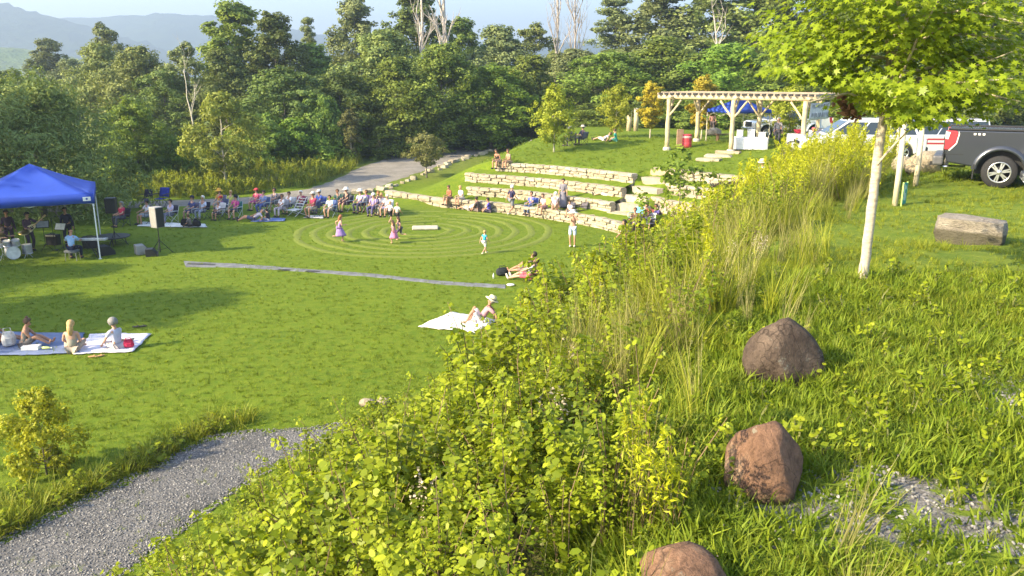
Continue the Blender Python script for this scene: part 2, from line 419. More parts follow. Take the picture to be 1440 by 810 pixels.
ridge('field_slope', [(-1200, 70), (-200, 68), (0, 66), (40, 70), (90, 80), (160, 96), (240, 108), (400, 114)], 900, 500, hill_mat('pale_field', (.10, .16, .05), (.16, .2, .07), .01), 11, 1)
o = MB(); o.add([(-4500, 200, -45), (4500, 200, -45), (4500, 4000, -45), (-4500, 4000, -45)], [(0, 1, 2, 3)])
setp(o.build('valley_floor', hill_mat('valley_wood', (.03, .06, .02), (.06, .09, .03), .02)), kind='structure')

# ------------------------------------------------------------------ summer haze
hz = MB(); hz.box((0, 2070, 118), (9300, 4260, 336)); hm = bpy.data.materials.new('haze_air'); hm.use_nodes = True
hm.node_tree.nodes.remove(hm.node_tree.nodes['Principled BSDF']); pv = hm.node_tree.nodes.new('ShaderNodeVolumePrincipled')
pv.inputs['Color'].default_value = (.60, .76, 1, 1); pv.inputs['Density'].default_value = HAZE; pv.inputs['Anisotropy'].default_value = .3
hm.node_tree.links.new(pv.outputs[0], hm.node_tree.nodes['Material Output'].inputs['Volume'])
setp(hz.build('haze', hm), kind='stuff')
# ------------------------------------------------------------------ amphitheatre terraces
def stone_mat(name, cols, sc=3):
    t = NT(name); p = t.pos(); oi = t.n('ShaderNodeObjectInfo').outputs['Random']
    c = t.ramp(oi, [(i / (len(cols) - 1), q) for i, q in enumerate(cols)])
    c = t.mix(t.ramp(t.noise(p, sc, 5, .65), [(.38, 0), (.7, .7)]), c, (.21, .175, .12))
    c = t.mix(t.ramp(t.noise(p, sc * 6, 4, .7), [(.4, 0), (.7, .4)]), c, (.46, .42, .33))
    t.base(c); t.b.inputs['Roughness'].default_value = .9; t.b.inputs['Specular IOR Level'].default_value = .2
    t.bump(t.noise(p, 14, 6, .7), .7, .04); return t.m
LIME = stone_mat('pale_limestone', [(.38, .33, .23), (.46, .41, .30), (.42, .33, .22), (.50, .46, .37), (.36, .31, .24)])
BOULD = stone_mat('brown_boulder', [(.22, .12, .075), (.26, .15, .10), (.2, .13, .1)], 5)
def rough_block(seed, amt=.07, cuts=1):
    """an irregular unit block, 24 to 50 faces"""
    rng = random.Random(seed); bm = bmesh.new(); bmesh.ops.create_cube(bm, size=1)
    if cuts: bmesh.ops.subdivide_edges(bm, edges=bm.edges[:], cuts=cuts, use_grid_fill=True)
    for v in bm.verts:
        k = [abs(c) > .49 for c in v.co]
        sh = 1 - .05 * sum(k)
        v.co = Vector((v.co.x * sh + rng.uniform(-amt, amt) * .7, v.co.y * sh + rng.uniform(-amt, amt), v.co.z * (sh + .03) + rng.uniform(-amt, amt) * .6))
    me = bpy.data.meshes.new('stone'); bm.to_mesh(me); bm.free(); me.materials.append(LIME); return me
BLOCKS = [rough_block(i) for i in range(9)]
GRASSY = bpy.data.materials['ground_turf']
def sn(s, n, z=0):
    n = n + float(bow(s)); return Vector((W0[0] + WU[0] * s + WN[0] * n, W0[1] + WU[1] * s + WN[1] * n, z))
rng = random.Random(4)
soilm = mat('packed_earth', (.13, .11, .07), .95, 0, .3, 3)
def wall(label, s0, s1, n, zb, zt, courses, lens=(.35, .85), group='stone walls of the amphitheatre'):
    t = empty('terrace_wall', sn(s0, n - float(bow(s0)), zb), math.atan2(WU[1], WU[0]), label, 'stone wall', group)
    L = s1 - s0; h = (zt - zb) / courses
    for c in range(courses):
        x = rng.uniform(-.1, .05)
        while x < L:
            l = rng.uniform(*lens)
            if x + l > L - .15: l = L - x + .02
            if l < .12: break
            o = link('stone', rng.choice(BLOCKS), t)
            top = c == courses - 1
            dep = .42 if not top else .5
            bs = s0 + x + l / 2; o.location = (x + l / 2, float(bow(bs)) + .22 + rng.uniform(-.045, .045) - (.03 if top else 0), h * (c + .5) + rng.uniform(-.012, .012))
            o.rotation_euler = (0, 0, math.atan(float(bow(bs + .3) - bow(bs - .3)) / .6))
            o.scale = (l * 1.04 * rng.choice((-1, 1)), dep, h * rng.uniform(.98, 1.1))
            x += l
    b = MB(); m = 24; hh = zt - zb - .1
    for i in range(m + 1):
        x = .05 + (L - .1) * i / m; y = float(bow(s0 + x)); b.v += [(x, y + .26, -.05), (x, y + .26, hh), (x, y + .56, hh), (x, y + .56, -.05)]
    for i in range(m):
        for j in range(4): b.f.append((4 * i + j, 4 * i + (j + 1) % 4, 4 * i + 4 + (j + 1) % 4, 4 * i + 4 + j)); b.m.append(0)
    b.f += [(3, 2, 1, 0), (4 * m, 4 * m + 1, 4 * m + 2, 4 * m + 3)]; b.m += [0, 0]; b.build('backfill', soilm, t)
    return t
TIER = [0, .57, 1.23, 1.89, 2.55]
S0 = [0, .2, -1.0, .4]; S1 = [12.9, 10.6, 10.4, 10.3]
names = ['lowest', 'second', 'third', 'topmost']
for k in range(4):
    wall('pale rubble stone wall, %s of the four long tiers facing the lawn' % names[k], S0[k], S1[k], 1.067 * k, TIER[k] - .1, TIER[k + 1], 4, (.28, .8))
wall('short low rubble wall running left from the tiers below the small tree', -6.2, -.1, -.15, -.1, .52, 2, (.6, 1.3))
for k, (nm) in enumerate(('lowest', 'middle', 'uppermost')):
    wall('set-back stone wall on the right flight of tiers, %s of three' % nm, 12.2 + .2 * k, 19.5 - .3 * k, 3.0 + 1.067 * k, [.8, 1.52, 2.2][k], [1.56, 2.22, 2.86][k], 4, (.28, .8))
def tread(s0, s1, n0, n1, z, z2=None, m=None):
    """grass shelf behind a wall"""
    b = MB(); N = 24; z2 = z if z2 is None else z2
    for i in range(N + 1):
        s = s0 + (s1 - s0) * i / N
        b.v += [tuple(sn(s, n0, z)), tuple(sn(s, (n0 + n1) / 2, (z + z2) / 2 + .02 * math.sin(i * 2.1))), tuple(sn(s, n1, z2))]
    for i in range(N):
        for j in range(2): b.f.append((i * 3 + j, i * 3 + j + 1, i * 3 + 4 + j, i * 3 + 3 + j)[::-1]); b.m.append(0)
    o = b.build('terrace_lawn', GRASSY, smooth=True); return setp(o, kind='structure')
for k in range(3): tread(min(S0[k], S0[k + 1]) + .1, S1[k] - .08, 1.067 * k + .3, 1.067 * (k + 1) + .12, TIER[k + 1] - .02, TIER[k + 1] + .15)
tread(.3, 10.2, 3.5, 4.4, 2.50, 2.63)
for k in range(2): tread(12.2, 19.5, 3.3 + 1.067 * k, 3.0 + 1.067 * (k + 1) + .12, [1.52, 2.18][k], [1.68, 2.34][k])
tread(12.4, 19.2, 5.4, 6.6, 2.79, 2.83)
# stone steps of the aisle between the two flights, and slab steps on the lawn above
def slab(name, c, dims, rz, label, group, m=None):
    o = link(name, rng.choice(BLOCKS)); o.location = c; o.scale = dims; o.rotation_euler = (0, 0, rz)
    return setp(o, label, 'stone step', group)
ang = math.atan2(WU[1], WU[0])
steps = [(11.6, .55, .3, 2.2), (11.3, 1.25, .6, 2.1), (11.5, 1.95, .93, 2.2), (11.2, 2.65, 1.26, 2.0), (11.4, 3.35, 1.6, 2.1), (11.3, 4.05, 1.95, 2.0), (11.5, 4.8, 2.28, 2.1)]
oo = ['bottom', 'second lowest', 'third lowest', 'middle', 'third highest', 'second highest', 'top']
for (s, n, z, wd), nm in zip(steps, oo):
    q_ = sn(s, n + .2); q_.z = float(H(q_.x, q_.y)) - .22; b = slab('stone_step', q_, (wd, .8, .72), ang - .12, 'broad pale stone step in the aisle between the tiers, %s one' % nm, 'stone steps of the aisle')
for i, (u, v, wd) in enumerate(((997, 226, 1.5), (1010, 220.5, 1.7), (1024, 215.5, 1.6))):
    g = G(u, v); slab('lawn_step', g + Vector((0, 0, .03)), (wd, .7, .22), ang + .25, 'flat stone slab set in the upper lawn, %s of the three leading to the shelter' % ('nearest', 'middle', 'farthest')[i], 'stone slabs leading to the timber shelter')
# pale rocks edging the gravel road
for i in range(34):
    k = i / 33; k = k + rng.uniform(-.01, .01)
    us = [470, 540, 600, 640, 690]; ds = [54.3, 57, 64, 70, 77]
    u = np.interp(k, np.linspace(0, 1, 5), us); d = np.interp(k, np.linspace(0, 1, 5), ds)
    p = D(u, d); o = link('edging_stone', rng.choice(BLOCKS)); sc = rng.uniform(.3, .75)
    o.location = p + Vector((rng.uniform(-.2, .4), rng.uniform(-.4, .2), .06)); o.scale = (sc, sc * .7, sc * .5); o.rotation_euler = (rng.uniform(-.2, .2), rng.uniform(-.2, .2), rng.uniform(0, 3))
    setp(o, 'pale rough rock edging the grass side of the gravel road', 'rock', 'rocks edging the gravel road')

# ------------------------------------------------------------------ timber shelter
LOG = mat('peeled_log', (.52, .43, .27), .75, 0, .22, 2.5, .3)
LOGG = mat('weathered_rafter', (.30, .25, .19), .8, 0, .25, 3, .3)
CONC = mat('concrete_footing', (.5, .48, .43), .9, 0, .12, 8)
A = D(938, 52.6, 200); Bp = D(1127.5, 47.3, 212)
ZB = 3.34
ax = (Bp - A); ax.z = 0; Lp = ax.length; ax.normalize(); dp = Vector((-ax.y, ax.x, 0)); 
prg = empty('timber_shelter', (A.x, A.y, ZB), math.atan2(ax.y, ax.x), 'long open log shelter with forked posts and slatted roof on the upper lawn', 'pergola')
PH = 3.0; DEP = 3.9
def logtube(name, a, b, r0, r1, m=LOG, seed=0):
    q = random.Random(seed); n = 6; pts = []; rr = []
    for i in range(n + 1):
        k = i / n; pts.append(Vector(a).lerp(Vector(b), k) + (Vector((q.uniform(-.025, .025), q.uniform(-.025, .025), 0)) if 0 < i < n else Vector()))
        rr.append((r0 + (r1 - r0) * k) * q.uniform(.93, 1.07))
    mb = MB(); mb.tube(pts, rr, 10); return mb.build(name, m, prg, True)
posts = []
for r, yy in ((0, 0), (1, DEP)):
    for c in range(3):
        x = c * Lp / 2; 
        if r == 1: x += (.15, .1, -.45)[c]
        gz = float(H(*(A + ax * x + dp * yy).xy)) - ZB
        mb = MB(); mb.lathe([(.24, gz - .2), (.24, gz + .12), (.2, gz + .18)], 12, Matrix.Translation((x, yy, 0))); mb.build('footing', CONC, prg)
        logtube('post', (x, yy, gz + .15), (x, yy, PH), .15, .13, seed=c + r * 5)
        for sg in (-1, 1):
            if (c == 0 and sg < 0) or (c == 2 and sg > 0): continue
            logtube('brace', (x + sg * .08, yy, PH - 1.05), (x + sg * .85, yy, PH - .05), .066, .062, seed=40 + c + r * 7 + sg)
        logtube('brace', (x, yy + (.08 if r == 0 else -.08), PH - .9), (x, yy + (.75 if r == 0 else -.75), PH + .12), .07, .07, seed=60 + c + r)
for yy in (0, DEP): logtube('beam', (-.75, yy, PH + .12), (Lp + .8, yy, PH + .12), .135, .13, seed=80 + int(yy))
for c in range(3): logtube('cross_beam', (c * Lp / 2 + .3, -.45, PH + .13), (c * Lp / 2 + .3, DEP + .45, PH + .13), .09, .09, seed=90 + c)
N = 26
for i in range(N):
    x = -.6 + (Lp + 1.2) * i / (N - 1); mb = MB()
    mb.box((x, DEP / 2, PH + .32), (.09, DEP + .7, .13), .01 * math.sin(i * 3)); mb.build('rafter', LOGG, prg)
for yy in (.2, 1.4, 2.6, 3.7):
    mb = MB(); mb.box((Lp / 2, yy, PH + .415), (Lp + 1.3, .12, .05)); mb.build('batten', LOGG, prg)
# banner hung at the right end, its lettering blurred beyond reading: two rows of dark strokes
banm = mat('banner_vinyl', (.62, .62, .66), .6, 0, .12, 4); inkm = mat('banner_ink', (.10, .10, .13), .7)
ban = empty('banner', (0, 0, 0), 0, 'pale hanging banner with two rows of dark strokes between the end posts', 'banner')
P0 = A + ax * (Lp + .0) ; P0.z = ZB; 
ban.location = P0 + dp * .22 + ax * .2; ban.rotation_euler = (0, 0, math.atan2(dp.y, dp.x))
bw = DEP - .45; b = MB(); nx_ = 14
for i in range(nx_ + 1):
    for j in range(6):
        x = bw * i / nx_; z = 1.93 + .98 * j / 5
        b.v.append((x, .05 * math.sin(x * 4.1) * (1 - j / 6) + .02 * math.sin(x * 9 + j), z - .04 * math.sin(math.pi * i / nx_) * (j > 3)))
for i in range(nx_):
    for j in range(5): b.f.append((i * 6 + j, (i + 1) * 6 + j, (i + 1) * 6 + j + 1, i * 6 + j + 1)); b.m.append(0)
o = b.build('banner_sheet', banm, ban, True); md = o.modifiers.new('s', 'SOLIDIFY'); md.thickness = .008
b = MB(); q = random.Random(11)
for row, (z0, z1) in enumerate(((2.55, 2.80), (2.03, 2.32))):
    x = .35
    while x < bw - .4:
        wd = q.uniform(.05, .09); sl = q.uniform(-.12, .14); a0 = q.uniform(0, .1); 
        yy = lambda z: .05 * math.sin(x * 4.1) * (1 - (z - 1.93) / .98 * 5 / 6)
        b.add([(x, yy(z0) - .035, z0 + a0), (x + wd, yy(z0) - .035, z0 + a0), (x + wd + sl, yy(z1) - .035, z1), (x + sl, yy(z1) - .035, z1)], [(0, 1, 2, 3)])
        x += q.uniform(.16, .26)
setp(b.build('print_strokes', inkm, ban), kind='stuff')
for x0, wd, l in ((1.15, .1, .42), (2.0, .26, .5)):
    b = MB(); b.box((x0, .0, 1.93 - l / 2), (wd, .012, l)); b.build('hanging_tag', banm, ban)
for x0 in (.03, bw - .03):
    b = MB(); b.tube([(x0, 0, 2.88), (x0, 0, 3.12)], .012, 5); b.build('tie', inkm, ban)

# ------------------------------------------------------------------ pop-up canopies
BLUE = mat('blue_canopy_cloth', (.028, .075, .44), .6, 0, .12, 1.2, .15, .35, 5)
WHITEP = mat('white_enamel', (.75, .76, .78), .35, 0, .05, 8)
def canopy(label, c, rz, half, ez, vz, pk, legcol, sag=.16):
    t = empty('canopy_tent', c, rz, label, 'canopy tent')
    b = MB(); n = 10
    cor = [(-half, -half), (half, -half), (half, half), (-half, half)]
    for k in range(4):
        a, d = cor[k], cor[(k + 1) % 4]; base = len(b.v)
        for j in range(n + 1):
            q = j / n
            for i in range(n + 1):
                p = i / n; x = (a[0] + (d[0] - a[0]) * p) * (1 - q); y = (a[1] + (d[1] - a[1]) * p) * (1 - q)
                z = ez + (pk - ez) * (q ** 1.18) - sag * math.sin(math.pi * min(1, q * 1.1)) * math.sin(math.pi * p) * .7
                b.v.append((x, y, z))
        for j in range(n):
            for i in range(n):
                b.f.append((base + j * (n + 1) + i, base + j * (n + 1) + i + 1, base + (j + 1) * (n + 1) + i + 1, base + (j + 1) * (n + 1) + i)); b.m.append(0)
    o = b.build('roof', BLUE, t, True); md = o.modifiers.new('s', 'SOLIDIFY'); md.thickness = .01
    for k in range(4):
        a, d = Vector((*cor[k], 0)) * 1.004, Vector((*cor[(k + 1) % 4], 0)) * 1.004; b = MB(); m = 14
        for i in range(m + 1):
            p = a.lerp(d, i / m); wv = .02 * math.sin(i * 1.9 + k)
            b.v += [(p.x * (1 + wv * .2), p.y * (1 + wv * .2), vz + .03 * abs(math.sin(i * math.pi / m * 3))), (p.x, p.y, ez + .01)]
        for i in range(m): b.f.append((2 * i, 2 * i + 2, 2 * i + 3, 2 * i + 1)); b.m.append(0)
        o = b.build('valance', BLUE, t, True); md = o.modifiers.new('s', 'SOLIDIFY'); md.thickness = .008
    for k in range(4):
        x, y = cor[k][0] * .98, cor[k][1] * .98; p = t.matrix_basis @ Vector((x, y, 0)) if False else Matrix.Translation(c) @ Matrix.Rotation(rz, 4, 'Z') @ Vector((x, y, 0))
        gz = float(H(p.x, p.y)) - c[2]
        b = MB(); b.box((x, y, (gz + ez) / 2), (.05, .05, ez - gz - .02)); b.box((x, y, gz + .012), (.13, .13, .02)); b.box((x, y, ez - .45), (.075, .075, .09)); b.build('leg', legcol, t)
    for k in range(4):
        a, d = Vector((*cor[k], 0)) * .97, Vector((*cor[(k + 1) % 4], 0)) * .97; b = MB()
        mid = a.lerp(d, .5)
        for q0, q1, z0, z1 in ((0, .5, ez - .42, ez - .05), (0, .5, ez - .05, ez - .42), (.5, 1, ez - .42, ez - .05), (.5, 1, ez - .05, ez - .42)):
            p0, p1 = a.lerp(d, q0), a.lerp(d, q1); b.tube([(p0.x, p0.y, z0), (p1.x, p1.y, z1)], .014, 5)
        b.build('scissor_truss', legcol, t)
    return t
hs = 2.4
C1 = W(131, 272, 34.7); dirL = Vector((-.9, -.43, 0)).normalized(); dirB = Vector((-.43, .9, 0)).normalized()
ctr = Vector((C1.x, 34.7, 0)) + dirL * hs + dirB * hs
TENT = canopy('large blue pop-up canopy sheltering the musicians beside the bushes', (ctr.x, ctr.y, 0), math.atan2(-dirL.y, -dirL.x), hs, 2.82, 2.42, 4.0, WHITEP)
b = MB(); b.box((hs - .27, -hs * 1.004 - .02, 2.64), (.30, .006, .17)); lab = b.build('logo_patch', mat('white_label', (.8, .8, .8), .6), TENT)
b = MB(); b.lathe([(.045, 0), (.045, .006)], 10, Matrix.Translation((hs - .27, -hs * 1.004 - .022, 2.64)) @ Matrix.Rotation(R(90), 4, 'X')); b.build('logo_mark', mat('logo_blue', (.03, .08, .4), .6), lab)
c2 = D(1036, 54.5, 198); 
T2 = canopy('small blue pop-up canopy standing behind the timber shelter', tuple(c2), .35, 1.45, 2.1, 1.88, 2.85, mat('tan_pole', (.6, .55, .42), .5), .1)
# ------------------------------------------------------------------ foliage
def leaves_from(P, N, size, rng, asp=.62, shape='quad'):
    """leaf cards at P facing N; returns V, F, tint"""
    n = len(P)
    N = N / (np.linalg.norm(N, axis=1, keepdims=True) + 1e-9)
    r = rng.normal(0, 1, (n, 3)); a = np.cross(N, r); a /= np.linalg.norm(a, axis=1, keepdims=True) + 1e-9
    b = np.cross(N, a); L = size * rng.uniform(.65, 1.35, (n, 1))
    tint = np.clip(rng.normal(.5, .22, n), 0, 1)
    if shape == 'quad':
        pts = [(-.5, 0, 0), (0, -.5 * asp, .10), (.5, 0, -.04), (0, .5 * asp, .10)]
    elif shape == 'round':
        pts = [(-.5, 0, 0), (-.22, -.40 * asp, .05), (.22, -.40 * asp, .05), (.5, 0, -.06), (.22, .40 * asp, .05), (-.22, .40 * asp, .05)]
    elif shape == 'maple':
        rr = [.50, .20, .46, .20, .40, .16, .30, .16, .40, .20, .46, .20]
        pts = [(q * math.cos(2 * math.pi * i / 12), q * math.sin(2 * math.pi * i / 12), -.25 * q * q * (1 if i % 2 == 0 else -1)) for i, q in enumerate(rr)]
    V = np.concatenate([(P + a * L * x + b * L * y + N * L * z)[:, None] for x, y, z in pts], 1)
    k = len(pts); F = (np.arange(n)[:, None] * k + np.arange(k)[None])
    return V.reshape(-1, 3), F, np.repeat(tint, k)
def dirs(rng, n): 
    v = rng.normal(0, 1, (n, 3)); return v / np.linalg.norm(v, axis=1, keepdims=True)
def crown_mesh(name, seed, h, r, base, lobes, clumps, per, leaf, m, prof=None, squash=.95, updir=.22, droop=0, shape='quad', asp=.62, lobe_r=(.40, .58)):
    """crown of many leaf clumps: lobes on the crown's profile, clumps on the lobes, leaves on the clumps"""
    rng = np.random.default_rng(seed); Ps = []; Ns = []; cl = []
    prof = prof or (lambda k: math.sqrt(max(0, 1 - (2 * k - 1) ** 2)) * (1 - .25 * k))
    for i in range(lobes):
        k = (i + .5) / lobes; k = min(.97, max(.03, k + rng.uniform(-.5, .5) / lobes))
        az = i * 2.399 + rng.uniform(-.5, .5); pr = prof(k) * r
        lr = r * rng.uniform(*lobe_r) * (.55 + .45 * prof(k)); off = max(0, pr - lr * .75)
        c = np.array((off * math.cos(az), off * math.sin(az), base + (h - base) * k * .93))
        for d in dirs(rng, clumps):
            if rng.random() < .25: d[2] = abs(d[2])
            cc = c + d * lr * rng.uniform(.5, 1.1) * np.array((1, 1, squash)); cr = lr * rng.uniform(.28, .5); cl.append((cc, c))
            ld_ = dirs(rng, per); q = cc + ld_ * cr * rng.uniform(.3, 1, (per, 1)) * np.array((1.1, 1.1, .9))
            q[:, 2] -= droop * rng.uniform(0, 1, per) * cr
            nn = ld_ * .55 + d * .6 + np.array((0, 0, updir)) + rng.normal(0, .45, (per, 3)); Ps.append(q); Ns.append(nn)
    P = np.concatenate(Ps); N = np.concatenate(Ns)
    V, F, t = leaves_from(P, N, leaf, rng, asp, shape)
    # plant-scale colour drift between clumps
    drift = np.repeat(np.repeat(rng.normal(0, .16, lobes * clumps), per), F.shape[1])
    return npmesh(name, V, F, m, {'tint': ('POINT', np.clip(t + drift, 0, 1))}), cl
BARKG = mat('grey_bark', (.16, .14, .115), .9, 0, .3, 5, .6)
BARKP = mat('pale_bark', (.50, .45, .36), .85, 0, .2, 7, .3)
BARKD = mat('dead_wood', (.46, .41, .36), .85, 0, .2, 5, .3)
def trunk_mesh(name, seed, h, r0, m, limbs, cl=None, base=0, lean=(0, 0)):
    """tapered trunk with limbs that run out into the crown"""
    rng = random.Random(seed); mb = MB(); n = 7; pts = []; rr = []
    for i in range(n + 1):
        k = i / n; pts.append(Vector((lean[0] * k + rng.uniform(-.02, .02) * h * k * .6, lean[1] * k + rng.uniform(-.02, .02) * h * k * .6, h * k - .15 * (i == 0)))); rr.append(r0 * (1 - .82 * k) * (1.35 if i == 0 else 1))
    mb.tube(pts, rr, 8)
    if cl:
        for cc, c in rng.sample(cl, min(limbs, len(cl))):
            e = Vector(cc); k = min(.92, max(base * .8, e.z - .35 * math.hypot(e.x, e.y)) / h); k = max(k, .12)
            f = k * n; i = min(n - 1, int(f)); s = pts[i].lerp(pts[i + 1], f - i); mid = s.lerp(e, .5) + Vector((0, 0, .06 * h * rng.random())); rad = r0 * (1 - .82 * k) * .5
            mb.tube([s, s.lerp(mid, .5), mid, mid.lerp(e, .6), e], [rad, rad * .8, rad * .6, rad * .4, rad * .15], 5)
    return mb.mesh(name, m, True)
M_DARK = leafmat('leaf_dark', (0000.090, 0000.133, 0000.034), (0000.195, 0000.248, 0000.054), .3, .6, .012)
M_MID = leafmat('leaf_mid', (0000.117, 0000.182, 0000.030), (0000.268, 0000.343, 0000.054), .32, .6, .015)
M_OLIVE = leafmat('leaf_olive', (000.144, 000.190, 000.052), (000.305, 000.343, 000.095), .3, .6, .012)
M_BRIGHT = leafmat('leaf_bright', (000.130, 000.223, 000.025), (000.292, 000.411, 000.052), .4, .55, .012)
M_GREY = leafmat('leaf_grey_green', (0000.143, 0000.182, 0000.068), (0000.284, 0000.323, 0000.115), .28, .6, .01)
M_YELLOW = leafmat('leaf_yellow', (.27, .33, .025), (.46, .50, .05), .4, .55, .01)
M_GOLD = leafmat('leaf_gold', (.44, .38, .03), (.66, .58, .06), .4, .55, .01)
M_ORANGE = leafmat('leaf_orange', (.38, .33, .03), (.56, .46, .06), .4, .55, .01)
M_WILLOW = leafmat('leaf_willow', (0000.121, 0000.180, 0000.051), (0000.290, 0000.348, 0000.093), .3, .55)
M_BROWN = leafmat('leaf_brown', (.10, .055, .03), (.2, .11, .06), .35, .6)
M_LOCUST = leafmat('leaf_yellow_green', (00.203, 00.250, 00.040), (00.406, 00.437, 00.078), .38, .55)
M_TWIG = leafmat('leaf_olive_brown', (0.117, 0.124, 0.039), (0.221, 0.221, 0.065), .3, .6)
round_p = lambda k: math.sqrt(max(0, 1 - (2 * k - 1) ** 2))
egg_p = lambda k: math.sin(math.pi * min(1, k ** .75)) ** .8
tall_p = lambda k: (math.sin(math.pi * min(1, k * .93 + .07)) ** .6) * .9
cone_p = lambda k: (1 - k) ** .8 * min(1, k * 6 + .35)
dome_p = lambda k: math.sqrt(max(0, 1 - k * k)) * (1 if k > .02 else .9)
PROTO = {}
def proto(key, seed, h, r, base, lobes, clumps, per, leaf, prof, trunkr=.22, limbs=14, bark=BARKG, **kw):
    cm, cl = crown_mesh('crown', seed, h, r, base, lobes, clumps, per, leaf, M_MID, prof, **kw)
    cm.materials.clear(); cm.materials.append(None)
    PROTO[key] = (cm, trunk_mesh('trunk', seed, h * .9, trunkr, bark, limbs, cl, base), h, r)
proto('broad', 1, 13, 4.2, 1.6, 16, 20, 62, .30, egg_p)
proto('broad_b', 2, 13, 4.0, 1.2, 17, 18, 64, .30, round_p)
proto('broad_c', 3, 13, 4.6, 2.0, 14, 22, 62, .31, egg_p)
proto('tall', 4, 16, 3.4, 2.5, 18, 18, 60, .30, tall_p)
proto('airy', 5, 14, 3.6, 3.0, 16, 14, 44, .28, tall_p, .2, 24, BARKG, lobe_r=(.34, .46))
proto('pine', 6, 15, 3.0, 2.0, 24, 14, 50, .30, cone_p, .24, 24, BARKG, squash=.35, asp=.3, lobe_r=(.3, .5))
proto('under', 7, 5, 2.6, .1, 10, 18, 60, .22, dome_p, .1, 8)
proto('dome', 8, 8, 5.6, .1, 26, 22, 62, .30, dome_p, .2, 10, BARKG, asp=.28, droop=.8, lobe_r=(.3, .44))
proto('locust', 9, 5.2, 2.4, .9, 15, 16, 40, .17, egg_p, .07, 16, BARKP, squash=.35, lobe_r=(.3, .45))
proto('young', 10, 3.4, 1.25, .75, 12, 14, 34, .13, egg_p, .05, 14, BARKP)
proto('column', 11, 4.4, .95, .9, 12, 14, 38, .15, tall_p, .055, 12, BARKP)
proto('flat', 12, 3.0, 1.3, .9, 12, 12, 30, .13, round_p, .05, 14, BARKG, squash=.4)
proto('sap', 14, 4.2, 1.5, .9, 12, 7, 13, .17, egg_p, .04, 24, BARKG, shape='round', updir=.5, lobe_r=(.3, .45))
proto('brush', 13, 2.0, 1.05, .1, 14, 15, 40, .08, round_p, .022, 26, lobe_r=(.26, .42), updir=.4)
def tree(name, kind, m, u, d, vtop, wpx, label, cat='tree', group=None, pos=None, hgt=None, wid=None, rz=None):
    cm, tm, ph, pr = PROTO[kind]
    g = pos if pos is not None else D(u, d)
    h = hgt if hgt else ZV(vtop, g.y) - g.z
    wd = wid if wid else wpx / FPX * g.y
    t = empty(name, (g.x, g.y, g.z - .05), rz if rz is not None else (u * 1.7 + d) % 6.28, label, cat, group)
    sx = wd / (2 * pr); sz = h / ph
    for nm, me in (('trunk', tm), ('crown', cm)):
        o = link(nm, me, t); o.scale = (sx, sx, sz)
        if nm == 'crown':
            o.material_slots[0].link = 'OBJECT'; o.material_slots[0].material = m
        else: o.scale = (min(sx * 1.0, sz), min(sx, sz), sz)
    return t
FOREST = 'trees of the wood behind the meadow and lawn'
